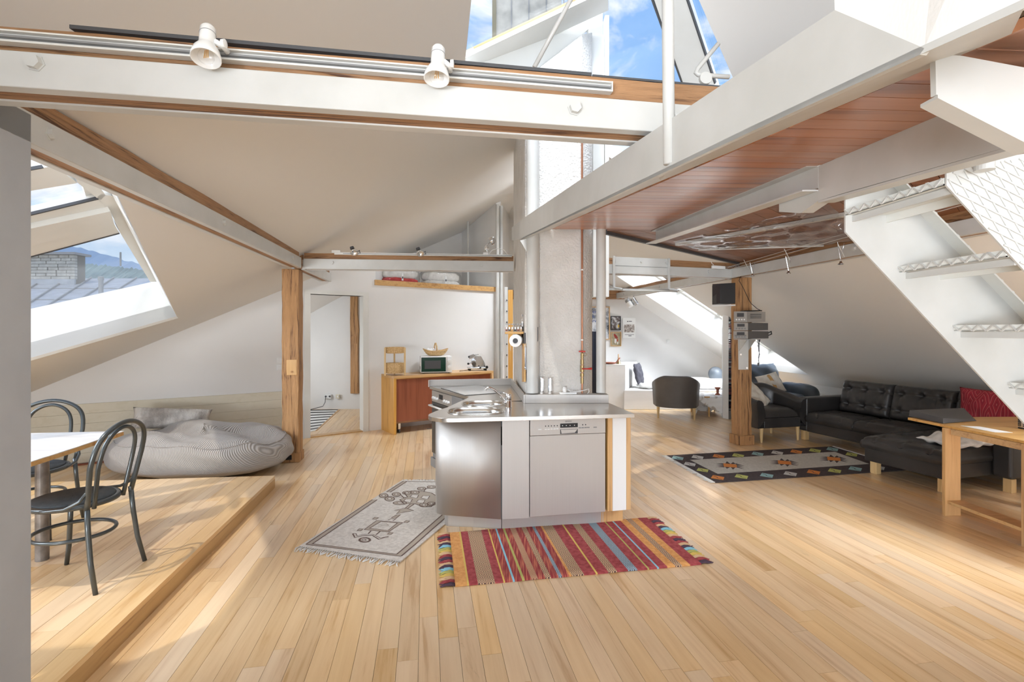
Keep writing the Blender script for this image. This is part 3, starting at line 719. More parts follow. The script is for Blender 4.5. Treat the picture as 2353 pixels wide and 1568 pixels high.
# boards run parallel to the far edge normal : direction roughly toward the post
bdv=(gb-ga).normalized(); bdv=V(bdv.x,bdv.y,0); bn=V(-bdv.y,bdv.x,0)
def clip(poly,p,n): # keep side n
    out=[]
    for i in range(len(poly)):
        a=poly[i]; b=poly[(i+1)%len(poly)]; da=(a-p).dot(n); db=(b-p).dot(n)
        if da>=0: out.append(a)
        if da*db<0: out.append(a+(b-a)*(da/(da-db)))
    return out
gw=.14; ks=[(p-ga).dot(bn) for p in GA]; lo_,hi_=min(ks),max(ks); kk=lo_
while kk<hi_:
    pc=clip(clip(GA,ga+bn*kk,bn),ga+bn*(kk+gw-.004),-bn)
    if len(pc)>2: MB().slab(pc,V(0,0,.02)).build('board','soffit2',gal,world=True)
    kk+=gw
MB().slab([p+V(0,0,.022) for p in GA],V(0,0,.1)).build('deck','gap',gal,world=True)
dd=(gb-ga); sdn=V(-dd.y,dd.x,0).normalized()
MB().slab([ga,gb,gb+V(0,0,.07),ga+V(0,0,.07)],sdn*.03).xf(Matrix.Translation(V(0,0,-.03))).build('edge_rail','dgrey',gal,world=True)
for (x0,y0,x1,y1),w in (((1555,562,1950,492),.05),((1605,573,2010,560),.02)):
    a,b=at(x0,y0,gz-.02),at(x1,y1,gz-.02); MB().bar(a,b,w,.03).build('batten','steel_w',gal,world=True)
# clear film sagging below the boards
film=thing('plastic_sheet','crumpled clear plastic sheet stapled under the gallery boards','plastic sheet',(2.5,4.5,2.4))
c4=[at(1545,556,gz-.03),at(1905,470,gz-.03),at(2010,560,gz-.04),at(1600,572,gz-.03)]
rn=random.Random(11)
def ff(u,v):
    p=c4[0].lerp(c4[1],u).lerp(c4[3].lerp(c4[2],u),v)
    s=max(0,math.sin(math.pi*u))**.7*math.sin(math.pi*min(1,max(0,v)))
    z=-.055*s+.010*math.sin(9*u+14*v)*math.sin(11*v+3*u)+.004*math.sin(21*u-33*v)+.004*math.sin(43*v+9*u*u*3)
    return p+V(0,0,min(.0,z))
MB().grid(ff,46,30).build('sheet','film',film,world=True,smooth=True)
# ---------------------------------------------------------------- stair
st=thing('open_stair','white steel stair with open checker-plate treads descending to the right','stair',tuple(dp(1945,500,1.9)))
Ys,Yn=1.90,1.50
SPn=(V(0,Ys,0),V(0,-1,0)); 
MB().slab(onpl(SPn,(1943,447),(1968,440),(2048,425),(3281,1687),(3022,1687),(1943,533)),V(0,.008,0)).build('stringer','steel_w',st,world=True,label='smooth white stringer')
# ribbed outer flange on its upper edge
a,b=onp(2040,428,SPn),onp(2420,806,SPn)
def checker_mat():
    m,nt,b_=newmat('white_checker_plate',s2l((230,230,224)),.38); N=nt.nodes.new; L=nt.links.new
    tc=N('ShaderNodeTexCoord'); res=[]
    for ang in (28,-48):
        mp=N('ShaderNodeMapping'); mp.inputs['Rotation'].default_value=(R(0),R(ang),0); L(tc.outputs['Object'],mp.inputs[0])
        sx=N('ShaderNodeSeparateXYZ'); L(mp.outputs[0],sx.inputs[0]); mu=N('ShaderNodeMath'); mu.operation='MULTIPLY'; L(sx.outputs['X'],mu.inputs[0]); mu.inputs[1].default_value=31
        f=N('ShaderNodeMath'); f.operation='FRACT'; L(mu.outputs[0],f.inputs[0]); c=N('ShaderNodeMath'); c.operation='LESS_THAN'; L(f.outputs[0],c.inputs[0]); c.inputs[1].default_value=.16; res.append(c)
    mx=N('ShaderNodeMath'); mx.operation='MAXIMUM'; L(res[0].outputs[0],mx.inputs[0]); L(res[1].outputs[0],mx.inputs[1])
    bp=N('ShaderNodeBump'); bp.inputs['Strength'].default_value=.9; bp.inputs['Distance'].default_value=.004; L(mx.outputs[0],bp.inputs['Height']); L(bp.outputs[0],b_.inputs['Normal'])
    return m
M['checker']=checker_mat()
ND=44; 
def rib(p,q,wv,name='ribbed_edge'):
    """edge bar with a zig-zag raised pattern"""
    mb=MB(); d=(q-p); L_=d.length; n=int(L_/.03)
    mb.slab([p,q,q+wv,p+wv],V(0,.012,0))
    for i in range(n):
        a=p+d*(i/n); b=p+d*((i+.9)/n)
        x,y=(a,b+wv) if i%2 else (a+wv,b)
        mb.bar(x+V(0,-.002,0),y+V(0,-.002,0),.006,.006,up=(0,1,0))
    return mb
tt=[(1942.5,495,2173.7,423),(2066,626,2318,593),(2192,761,2440,761),(2318,892,2560,925)]+[(2318+125.5*k,892+132*k,0,0) for k in (1,2,3,4,5)]
for i,(x0,y0,x1,y1) in enumerate(tt):
    a=dp(x0,y0,Ys); z=a.z; b=V((x1-CX)/F*Yn,Yn+.009,z)
    if i>1: b=V(a.x+.04,Yn+.009,z)
    gx=.155
    mb=MB(); mb.slab([a,b,b+V(gx,0,0),a+V(gx,0,0)],V(0,0,.004))
    mb.slab([a,b,b+V(0,0,.022),a+V(0,0,.022)],V(.006,0,0)); 
    mb.slab([a+V(gx,0,0),b+V(gx,0,0),b+V(gx,0,-.028),a+V(gx,0,-.028)],V(.006,0,0))
    tr=mb.build('tread','checker',st,world=True)
    # zig-zag relief on the front edge
    mb=MB(); n=16; d=b-a
    for j in range(n):
        p=a+d*(j/n); q=a+d*((j+.92)/n); z0,z1=(.001,.021) if j%2 else (.021,.001)
        mb.bar(p+V(-.003,0,z0),q+V(-.003,0,z1),.005,.005,up=(1,0,0))
    mb.build('tread_ribs','steel_w',tr,world=True)
    MB().bar(a+V(.03,0,-.014),b+V(.03,0,-.014),.01,.022).build('tread_bracket','steel_w',tr,world=True)
e0=dp(2048,425,Ys); e1_=dp(3281,1687,Ys)
mb=MB(); d=e1_-e0; n=100; nv=V(d.z,0,-d.x).normalized()
if nv.z<0: nv=-nv
mb.slab([e0,e1_,e1_+V(0,-.055,0),e0+V(0,-.055,0)],nv*.006)
for j in range(n):
    p=e0+d*(j/n); q=e0+d*((j+.92)/n); y0,y1=(-.003,-.052) if j%2 else (-.052,-.003)
    mb.bar(p+V(0,y0,0)-nv*.003+nv*.01,q+V(0,y1,0)+nv*.007,.006,.006,up=nv)
mb.build('stringer_flange','checker',st,world=True)
NS=(V(0,Yn,0),V(0,-1,0))
MB().slab(onpl(NS,(2175,396),(2175,426),(3553,1934),(3798,1934),(2372,350),(2240,374)),V(0,.006,0)).build('stringer','steel_w',st,world=True,label='white checker-plate stringer')
# raised lozenge ribs on the checker plate
mb=MB()
def inpoly(x,y,P):
    c=False
    for i in range(len(P)):
        x1,y1=P[i];x2,y2=P[i-1]
        if (y1>y)!=(y2>y) and x<(x2-x1)*(y-y1)/(y2-y1)+x1: c=not c
    return c
PP=[(2178,400),(2178,424),(2900,1214),(2900,955),(2372,360),(2240,380)]
for k in range(-90,100):
    for sl,st_ in ((1.75,0),(.50,1)):
        # lines y = sl*x + c
        c0=k*(21.5 if st_ else 42)+ (-3400 if not st_ else -740)
        seg=None; prev=None
        for i in range(0,353):
            x=2176+i*2.05; y=sl*x+c0; ins=inpoly(x,y,PP)
            if ins and prev is None: prev=(x,y)
            if (not ins or i==352) and prev is not None:
                if x-prev[0]>6:
                    p=onp(*prev,NS); q=onp(x-2,sl*(x-2)+c0,NS); mb.bar(p+V(0,-.001-.0012*st_,0),q+V(0,-.001-.0012*st_,0),.004,.004+.0006*st_,up=(0,1,0))
                prev=None
mb.build('plate_ribs','steel_w',st,world=True,kind='stuff')
MB().lathe([(.024,0),(.024,.06),(0,.06)],seg=20).xf(Matrix.Translation(dp(2262,392,1.44))).build('socket','steel_w',st,world=True)
# ---------------------------------------------------------------- door frame, skirting, hall
df=thing('door_1',None,None,(dl.x,dl.y,0),kind='structure')
def wallbox(px0,px1,z0,z1,o0,o1,name,mat,parent,bevel=0):
    a=wcol(px0)+WN*o0; b=wcol(px1)+WN*o0
    return MB().slab([V(a.x,a.y,z0),V(b.x,b.y,z0),V(b.x,b.y,z1),V(a.x,a.y,z1)],WN*(o1-o0)).build(name,mat,parent,world=True,bevel=bevel)
wallbox(699,713,0,DH+.06,-.15,.012,'jamb','frame',df); wallbox(834,846.5,0,DH+.06,-.15,.012,'jamb','frame',df)
wallbox(699,846.5,DH-.0,DH+.06,-.15,.014,'head','frame',df)
wallbox(712.5,834.5,-.01,.012,-.15,.0,'threshold','oakx',df)
hf=thing('wall_hall',None,None,(-4,9.9,0),kind='structure')
ht=lambda x,y: zon(LP,x,y)+.02
MB().slab([V(-4.7,9.83,0),V(-1.75,9.90,0),V(-1.75,9.9,ht(-1.75,9.9)),V(-4.7,9.83,ht(-4.7,9.83))],V(0,.1,0)).build('plaster','wall',hf,world=True)
MB().slab([V(-4.7,6.1,0),V(-4.7,9.9,0),V(-4.7,9.9,ht(-4.7,9.9)),V(-4.7,6.1,ht(-4.7,6.1))],V(-.1,0,0)).build('plaster','wall',hf,world=True)
a=dr-WN*.15+WD*.05; MB().slab([V(a.x,a.y,0),V(-1.8,9.9,0),V(-1.8,9.9,2.9),V(a.x,a.y,2.9)],V(.08,0,0)).build('plaster','wall',hf,world=True)
d_=9.80
hp_=thing('wooden_post','brown wooden post standing free on the hall wall behind the doorway','post',tuple(dp(814,905,d_)))
MB().slab([dp(x,y,d_) for x,y in ((805,905),(823,905),(822,850),(822,800),(824,760),(821,720),(821,660),(805,660),(804,740),(805,800))],V(0,.08,0)).build('shaft','timber_z',hp_,world=True,bevel=.006)
MB().box(tuple(dp(808,790,d_-.01)),tuple(dp(819,773,d_))).build('mortise','timber_z',hp_,world=True)
for nm,x0,x1,lb,col in (('wall_socket',744,762,'white double wall socket with a plugged cable in the hall','white'),('wall_socket',771,781,'small beige wall socket right of the double one in the hall','bead')):
    t=thing(nm,lb,'socket',tuple(dp((x0+x1)/2,912,9.84))); a=dp(x0,907,9.80); b=dp(x1,916,9.84); MB().box(tuple(a),tuple(b)).build('plate',col,t,world=True,bevel=.004)
    n=2 if x1-x0>12 else 1
    for i in range(n):
        c=dp(x0+(x1-x0)*(i+.5)/n,911.5,9.795); MB().lathe([(.018,0),(.018,.004),(.014,.004),(.014,-.004),(0,-.004)],seg=14).xf(Matrix.Translation(c)@Matrix.Rotation(R(90),4,'X')).build('outlet','dgrey' if n==2 else 'white',t,world=True)
t=thing('power_cable','thin dark cable hanging from the hall socket to the floor','cable',tuple(dp(748,912,9.75)))
MB().tube([dp(748,913,9.75),dp(747,925,9.73),dp(742,934,9.70),dp(728,938,9.6),dp(712,942,9.4)],.006,6).build('cord','dgrey',t,world=True,smooth=True)
# conduit line in the hall ceiling
t=thing('picture_rail','thin grey diagonal batten on the hall wall above the doorway view','batten',tuple(dp(735,695,9.78)))
MB().bar(dp(700,718,9.79),dp(768,677,9.79),.015,.02).build('batten','mgrey',t,world=True)
# striped hall rug
hr_=thing('striped_runner','black and white striped rug lying in the hall','rug',tuple(at(745,965)))
c4=[at(700,1001),at(704,943),at(778,942),at(712,1001)]
c4=[at(660,1003),at(706,942.5),at(780,941.5),at(727,990)]
ns=16
for i in range(ns):
    f=lambda u,s: c4[0].lerp(c4[1],u).lerp(c4[3].lerp(c4[2],u),s)
    u0,u1=i/ns,(i+1)/ns
    MB().slab([f(u0,0),f(u1,0),f(u1,.97),f(u0,.97)],V(0,0,.006)).build('stripe','black' if i%2 else 'paper',hr_,world=True)
MB().slab([f(0,.97),f(1,.97),f(1,1.03),f(0,1.03)],V(0,0,.006)).build('border','oakx',hr_,world=True)
# cream boarding behind the bean bag
bb_=thing('wall_boarding','low cream boarding along the wall behind the bean bag','panel',tuple(wcol(300)))
for i in range(6):
    z0=.02+.0+i*.113; wallbox(-300 if i<6 else 132,651,z0,z0+.1122,.0,.022,'board','bead',bb_,bevel=.002)
a=wcol(132)
tr=thing('trim_1',None,None,tuple(wcol(200)),kind='structure')
wallbox(-300,651,0,.018,.022,.05,'strip','redwood',tr)
for i,y in enumerate((828,845)):
    c=onp(648,y,WALL); t=thing('light_switch',('upper' if i==0 else 'lower')+' white light switch plate beside the left wooden post','switch',tuple(c),math.atan2(WD.y,WD.x),group=None)
    MB().box((-.07,-.012,-.04),(.02,.0,.04)).build('plate','white',t,bevel=.004); MB().box((-.055,-.018,-.025),(.005,-.012,.025)).build('rocker','white',t,bevel=.003)
# service pipes between door wall and chimney
for i,(x,r,lb) in enumerate(((1143,.032,'thick white service pipe at the corner right of the sideboard wall'),(1152,.03,'white service pipe second from the sideboard wall'),)):
    c=dp(x,YH,8.95+.1*i); t=thing('service_pipe',lb,'pipe',(c.x,c.y,0)); MB().lathe([(r*1.0,0),(r*1.0,3.80)],seg=16).build('tube','steel_w',t)
c=dp(1163,YH,8.7); t=thing('shelf_upright','white perforated upright strip between the service pipes and the wooden board','upright',(c.x,c.y,0))
MB().box((-.028,-.02,0),(.028,.02,2.3)).build('strip','steel_w',t,bevel=.003)
for i in range(9): MB().lathe([(.013,0),(.013,.008),(0,.008)],seg=8).xf(Matrix.Translation(V(.012,-.02,.55+i*.19))@Matrix.Rotation(R(90),4,'X')).build('bolt','dgrey',t)
c=dp(1173,YH,8.3); t=thing('tall_board','tall narrow oak board standing at the left flank of the chimney','board',(c.x-.02,c.y,0))
MB().box((-.02,-.01,0),(.06,.02,2.22)).build('board','oak',t,bevel=.003)
# ---------------------------------------------------------------- storage bags in the niche
def bag(label,px0,px1,col,seedv):
    c=(wcol(px0)+wcol(px1))/2-WN*.45; w=(wcol(px1)-wcol(px0)).length
    t=thing('storage_bag',label,'bag',(c.x,c.y,ZN+.001),math.atan2(WD.y,WD.x),group='clear storage bags in the niche')
    rn=random.Random(seedv); ph=[rn.uniform(0,6) for _ in range(6)]
    def lump(z0,z1,w_,d_,amp):
        def f(u,v):
            a=2*math.pi*u; ph_=math.pi*(v-.5); r=abs(math.cos(ph_))**.45; zz=math.copysign(abs(math.sin(ph_))**.6,math.sin(ph_))
            x=math.copysign(abs(math.cos(a))**.55,math.cos(a))*r*w_/2; y=math.copysign(abs(math.sin(a))**.55,math.sin(a))*r*d_/2
            n_=amp*(math.sin(5*a+ph[0]+4*v)+math.sin(9*a+ph[1]-7*v)+.7*math.sin(13*a*1+ph[2]+11*v))
            return V(x*(1+n_),y*(1+n_),z0+(z1-z0)*(zz+1)/2+n_*.08)
        return f
    MB().grid(lump(0.01,.16,w*.9,.36,.03),40,16,cu=True).build('folded_cloth',col,t,smooth=True,label='red folded cloth' if col=='clothr' else None)
    MB().grid(lump(.13,.30,w*.86,.34,.045),40,16,cu=True).build('folded_cloth','fabric_w',t,smooth=True)
    MB().grid(lump(.0,.34,w,.42,.02),40,16,cu=True).build('clear_cover','film',t,smooth=True)
    MB().box((-.015,-.222,.10),(.015,-.214,.22)).build('paper_tag','white',t)
    MB().box((-.009,-.226,.13),(.009,-.221,.165)).build('tag_print','dgrey',t)
M['clothr']=noise_mat('red_cloth',s2l((190,60,64)),s2l((214,84,84)),14,.9,.4,50)
bag('clear storage bag with red and white linen in the niche',890,984,'clothr',3)
bag('clear storage bag with cream and white linen in the niche',994,1082,'fabric_w',9)
t=thing('wall_pipe','slim white pipe inside the storage niche at its right end','pipe',tuple(wcol(1108)-WN*.5+V(0,0,ZN)))
MB().lathe([(.02,0),(.02,1.3)],seg=12).build('tube','steel_w',t,smooth=False)
# ---------------------------------------------------------------- outdoors seen through the left window
M['tin']=noise_mat('tin_roof',s2l((150,154,160)),s2l((172,176,182)),3,.5,.1,20)
M['brick']=noise_mat('grey_brick',s2l((160,156,148)),s2l((190,186,176)),4,.9,.4,30)
M['mortar']=plain('mortar',(112,108,102),.95)
M['hill']=noise_mat('hazy_forest_hill',s2l((104,128,132)),s2l((134,156,156)),.05,1,.0,coord='Object',detail=8)  # distance haze put into the colour as a blue-grey tint
M['mount']=plain('haze_blue_mountain',(132,158,186),1)  # blue of the distance haze painted into the base colour
nr_=thing('neighbour_roof','pale standing-seam tin roof of the house next door seen through the left window','roof',tuple(dp(200,680,14)))
NP=plane3(dp(60,716,13),dp(330,716,13),dp(60,640,19))
MB().slab([onp(x,y,NP) for x,y in ((-500,716),(520,716),(520,640),(-500,640))],V(0,0,-.1)).build('sheet','tin',nr_,world=True)
MB().slab([onp(x,y,NP) for x,y in ((-500,716),(520,716))]+[onp(520,716,NP)-V(0,0,3),onp(-500,716,NP)-V(0,0,3)],V(0,.2,0)).build('wall','wall',nr_,world=True)
MB().bar(onp(-500,716,NP)+V(0,-.1,-.04),onp(520,716,NP)+V(0,-.1,-.04),.18,.14).build('gutter','mgrey',nr_,world=True)
for x in range(-480,560,52):
    a=onp(x,716,NP); b=onp(x+118,640,NP); MB().bar(a+V(0,0,.03),b+V(0,0,.03),.03,.06).build('seam','mgrey',nr_,world=True)
for y in (664,690): MB().bar(onp(-500,y,NP)+V(0,0,.01),onp(520,y,NP)+V(0,0,.01),.03,.03).build('seam','mgrey',nr_,world=True)
nc=thing('brick_chimney','broad grey brick chimney on the neighbouring roof','chimney',tuple(dp(120,642,17.5)))
dC=17.5; a=dp(-60,642,dC); b=dp(172,586,dC)
MB().box((a.x,dC+.02,a.z-.8),(b.x-.02,dC+.45,b.z)).build('core','mortar',nc,world=True)
rn=random.Random(5); rows=8; bh=(b.z-a.z)/rows; bl=.34
for r_ in range(rows):
    x=a.x-(r_%2)*bl/2
    while x<b.x:
        x0=max(x,a.x); x1=min(x+bl-.02,b.x)
        if x1-x0>.04: MB().box((x0,dC-rn.uniform(0,.02),a.z+r_*bh+.008),(x1,dC+.1,a.z+(r_+1)*bh-.01)).build('brick','brick',nc,world=True)
        x+=bl*rn.uniform(.85,1.1)
MB().box((a.x-.1,dC-.15,b.z),(b.x+.12,dC+.55,b.z+.08)).build('cap','mgrey',nc,world=True)
MB().box((a.x-.05,dC-.06,a.z-.8),(b.x+.04,dC+.0,a.z)).build('flashing','tin',nc,world=True)
vp_=thing('vent_pipe','slim grey vent pipe standing on the neighbouring tin roof','pipe',tuple(dp(232,684,14.5)))
c=dp(232,684,14.5); MB().lathe([(.06,0),(.06,.5),(.075,.5),(.075,.6),(0,.62)],seg=14).build('tube','mgrey',vp_)
hl=thing('hazy_forest_hill','forested hillside in haze-tinted blue-green beyond the neighbouring roof','hill',(0,500,0))
def hill(y0,pts,dep,nx,amp,base):
    def f(u,v):
        x=pts[0][0]+(pts[-1][0]-pts[0][0])*u
        for i in range(len(pts)-1):
            if pts[i][0]<=x<=pts[i+1][0]: t=(x-pts[i][0])/(pts[i+1][0]-pts[i][0]); y=pts[i][1]*(1-t)+pts[i+1][1]*t; break
        else: y=pts[-1][1]
        top=dp(x,y,dep); z=top.z*v+base*(1-v)
        nz=amp*(math.sin(x*.9+v*9)*math.sin(x*.37)+math.sin(x*2.3+v*21))*v
        return V(top.x,dep-dep*.25*(1-v),z+nz)
    return f
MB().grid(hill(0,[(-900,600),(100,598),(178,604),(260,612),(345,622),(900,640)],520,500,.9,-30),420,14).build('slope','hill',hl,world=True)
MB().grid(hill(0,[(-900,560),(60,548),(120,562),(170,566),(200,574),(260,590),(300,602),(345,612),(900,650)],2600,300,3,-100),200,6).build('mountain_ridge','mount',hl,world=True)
pyl=dp(277,612,500); MB().tube([pyl,pyl+V(0,0,14)],.8,6).build('pylon','mgrey',hl,world=True)
oc=thing('clad_stack','grey sheet-clad roof stack outside above the ridge window','chimney',(.3,8.6,4.2))
MB().box((-.30,8.6,4.2),(.85,9.6,9.5)).build('cladding','brick',oc,world=True)
MB().box((-.34,8.56,4.2),(-.27,9.6,9.5)).build('corner_strip','brass',oc,world=True)
for i in range(4): MB().box((-.30+.3*i+.28,8.585,4.2),(-.30+.3*i+.30,8.6,9.5)).build('seam','mgrey',oc,world=True)
# ---------------------------------------------------------------- kitchen island
CT=.90
wt=thing('steel_worktop','brushed stainless steel worktop wrapping round the chimney with raised edges','worktop',(.3,4.0,.86))
def arc(c,r,a0,a1,n): return [V(c[0]+r*math.cos(R(a0+(a1-a0)*i/n)),c[1]+r*math.sin(R(a0+(a1-a0)*i/n)),CT) for i in range(n+1)]
out=[V(-.947,5.75,CT),V(0,5.92,CT),V(.115,4.62,CT),V(.115,4.5,CT),V(.843,4.5,CT),V(.853,4.42,CT),V(.937,3.826,CT)]+[V(-.42,3.625,CT)]+arc((-.455,3.80),.178,258,165,8)+[V(-.585,4.03,CT),V(-.54,4.14,CT),V(-.41,4.80,CT)]
def rrect(cx,cy,w,h,r,rot,n=6):
    pts=[]
    for sx,sy,a0 in ((1,1,0),(-1,1,90),(-1,-1,180),(1,-1,270)):
        for i in range(n+1):
            a=R(a0+90*i/n); x=sx*(w/2-r)+r*math.cos(a); y=sy*(h/2-r)+r*math.sin(a)
            pts.append(V(cx+x*math.cos(rot)-y*math.sin(rot),cy+x*math.sin(rot)+y*math.cos(rot),CT))
    return pts
s1=rrect(-.285,3.955,.42,.30,.12,R(6)); s2=rrect(-.245,4.36,.36,.30,.12,R(10))
MB().slab(out,V(0,0,-.030),[s1,s2]).build('top','inoxtop',wt,world=True,bevel=.006)
for s_ in (s1,s2):
    c=sum(s_,V(0,0,0))/len(s_)
    mb=MB(); prof=[(1.0,0),(.97,-.004),(.94,-.03),(.90,-.13),(.80,-.16),(.3,-.166),(0.02,-.168)]
    rings=[[mb.bm.verts.new(c+(p-c)*k+V(0,0,z)) for p in s_] for k,z in prof]
    for i in range(len(rings)-1):
        for k in range(len(s_)): mb.bm.faces.new([rings[i][k],rings[i][(k+1)%len(s_)],rings[i+1][(k+1)%len(s_)],rings[i+1][k]])
    mb.bm.faces.new(rings[-1])
    b=mb.build('sink_bowl','inoxtop',wt,world=True,smooth=True)
    MB().tube([p+(p-c).normalized()*.008+V(0,0,.001) for p in s_],.006,8,closed=True).build('rim','inoxtop',b,world=True,smooth=True)
    MB().lathe([(.035,0),(.035,.004),(.02,.002),(0,.002)],tuple(c+V(0,0,-.166)),seg=18).build('drain','chrome',b,world=True)
def up_box(a,b,th,z0,z1,name='upstand'):
    a=V(*a,0);b=V(*b,0); MB().slab([V(a.x,a.y,z0),V(b.x,b.y,z0),V(b.x,b.y,z1),V(a.x,a.y,z1)],th).build(name,'inox',wt,world=True,bevel=.003)
MB().box((.118,4.385,CT),(.848,4.50,CT+.075)).build('upstand','inox',wt,world=True,bevel=.003)
up_box((.118,4.385),(.0,5.90),V(-.018,0,0),CT,CT+.075)
up_box((0,5.90),(-.945,5.735),V(0,.02,0),CT,CT+.075)
up_box((-.945,5.735),(-.935,5.66),V(-.012,0,0),CT,CT+.0745)
# hob let into the left wing
hob=thing('ceramic_hob','flat ceramic hob flush in the worktop behind the sinks','hob',(-.5,5.2,CT))
hc=[at(1013,893,CT),at(1068,910,CT),at(1160,903,CT),at(1100,886,CT)]
M['hob']=plain('hob_glass',(186,184,180),.10); M['hobrim']=plain('hob_rim',(60,58,56),.3)
MB().slab([p+V(0,0,.0005) for p in hc],V(0,0,.003)).build('rim','hobrim',hob,world=True)
cc=sum(hc,V(0,0,0))/4
MB().slab([cc+(p-cc)*.955+V(0,0,.001) for p in hc],V(0,0,.0035)).build('glass_plate','hob',hob,world=True)
# base unit carcass
ic=thing('kitchen_unit','curved stainless steel base cabinet under the sinks','cabinet',(-.3,3.8,0))
def fold(pts,z0,z1,th,name,mat,parent,label=None):
    """vertical sheet following plan points"""
    mb=MB(); a=[V(x,y,z0) for x,y in pts]; b=[V(x,y,z1) for x,y in pts]
    va=[mb.bm.verts.new(p) for p in a]; vb=[mb.bm.verts.new(p) for p in b]
    for i in range(len(pts)-1): mb.bm.faces.new([va[i],va[i+1],vb[i+1],vb[i]])
    o=mb.build(name,mat,parent,world=True,smooth=False,solid=th,label=label)
    return o
cv=[(-.53,4.10),(-.583,3.98),(-.592,3.91),(-.575,3.865),(-.53,3.838),(-.45,3.818),(-.30,3.788),(-.084,3.746)]
o=fold(cv,.125,.868,.012,'curved_door','inox',ic); 
for p in o.data.polygons: p.use_smooth=True
fold([(-.074,3.742),(.128,3.765)],.127,.868,.012,'narrow_panel','inox',ic)
fold([(-.5,4.1),(-.53,3.96),(-.50,3.93),(-.30,3.915),(-.082,3.868)],0,.122,.008,'plinth','inox',ic)
fold([(-.078,3.866),(.726,3.99)],0,.128,.008,'plinth','inox',ic)
MB().slab([V(-.56,4.1,.126),V(-.57,3.9,.126),V(-.3,3.80,.126),V(-.08,3.76,.126),V(.13,3.775,.126),V(.13,4.35,.126),V(-.43,4.7,.126)],V(0,0,.55)).build('carcass','mgrey',ic,world=True)
dw=thing('dishwasher','stainless steel dishwasher with control strip below the worktop','dishwasher',(.43,3.83,0),math.atan2(3.887-3.772,.734-.137))
wd=.606
MB().box((-wd/2+.002,.0,.128),(wd/2-.002,.022,.74)).build('door','inox',dw,bevel=.003)
cpn=MB().box((-wd/2+.002,-.004,.742),(wd/2-.002,.02,.862)).build('control_panel','inox',dw,bevel=.003)
MB().box((-wd/2,.024,.13),(wd/2,.5,.866)).build('tub','black',dw)
MB().box((-.065,-.006,.795),(.075,-.003,.827)).build('display','black',cpn,bevel=.001)
MB().box((-.065,-.006,.747),(.075,-.003,.783)).build('handle_recess','dgrey',cpn,bevel=.002)
MB().slab([V(-.06,-.0065,.781),V(.072,-.0065,.781),V(.05,-.0065,.755),V(-.055,-.0065,.751)],V(0,-.002,0)).build('handle_lip','inox',cpn)
for x in (-.225,-.18,-.157,-.134,-.111,-.088,.092,.115,.138,.160,.215):
    w_=.012 if x not in (-.225,.215) else .016
    MB().box((x-w_+.003,-.0085,.786),(x+w_-.003,-.004,.793)).build('button','white' if x<0 else 'mgrey',cpn)
for x in (-.18,-.157,-.134,-.111,-.088,.115,.138): MB().lathe([(.005,0),(.005,.001),(.004,.001)],seg=8).xf(Matrix.Translation(V(x,-.0045,.812))@Matrix.Rotation(R(90),4,'X')).build('symbol','dgrey',cpn)
c=bpy.data.curves.new('lettering','FONT'); c.body='SIEMENS'; c.size=.014; c.align_x='CENTER'; c.extrude=.0006; oo=bpy.data.objects.new('tmp',c); COL.objects.link(oo)
dg=bpy.context.evaluated_depsgraph_get(); me=bpy.data.meshes.new_from_object(oo.evaluated_get(dg)); bpy.data.objects.remove(oo)
me.transform(Matrix.Translation(V(0,-.0045,.838))@Matrix.Rotation(R(90),4,'X')); me.materials.clear(); me.materials.append(M['dgrey']); o=bpy.data.objects.new('lettering',me); _link(o,cpn)
for x in (-.05,-.02,.01,.045): MB().box((x,-.0075,.808),(x+.006,-.006,.814)).build('display_digit','white',cpn)
ep=thing('end_cabinet','narrow white base cabinet framed in oak at the right end of the worktop','cabinet',(.84,3.91,0),math.atan2(.046,.2))
for x0,x1,m_ in ((-.098,-.058,'oak'),(-.058,.058,'white'),(.058,.096,'oak')):
    MB().box((x0+.0005,0,.13),(x1-.0005,.02,.866)).build('stile' if m_=='oak' else 'white_panel',m_,ep,bevel=.002)
MB().box((-.096,.021,.13),(.094,.50,.866)).build('carcass','oak',ep)
MB().box((-.11,.10,0),(.075,.12,.128)).build('plinth','oak',ep)
# oven wing
od=V(.537,-.95,0).normalized()
ov=thing('built_in_oven','built-in oven with knobs under the left wing of the worktop','oven',(-.93,5.72,0),math.atan2(od.y,od.x))
MB().box((.04,.02,.1),(.62,.5,.865)).build('body','mgrey',ov)
ocp=MB().box((.04,.0,.74),(.62,.018,.862)).build('control_panel','inox',ov,bevel=.002)
odr=MB().box((.04,.0,.16),(.62,.018,.735)).build('door','hobrim',ov,bevel=.002)
MB().box((.27,-.004,.79),(.37,.0,.84)).build('clock_display','black',ocp)
for x in (.10,.15,.22,.43,.49,.55): MB().lathe([(.016,0),(.014,.02),(0,.021)],seg=14).xf(Matrix.Translation(V(x,0,.785))@Matrix.Rotation(R(90),4,'X')).build('knob','white',ocp,smooth=False)
MB().tube([V(.07,0,.70),V(.07,-.045,.70),V(.59,-.045,.70),V(.59,0,.70)],.011,10).build('handle','porc',odr,smooth=True)
MB().box((.622,.0,.1),(.90,.4,.865)).build('filler_panel','mgrey',ov)
MB().box((.0,.0,.0),(.9,.35,.098)).build('plinth','mgrey',ov)
MB().slab([V(-.90,5.70,.1),V(-.02,5.86,.1),V(.0,4.8,.1),V(-.38,4.86,.1)],V(0,0,.765)).build('carcass','mgrey',ic,world=True)
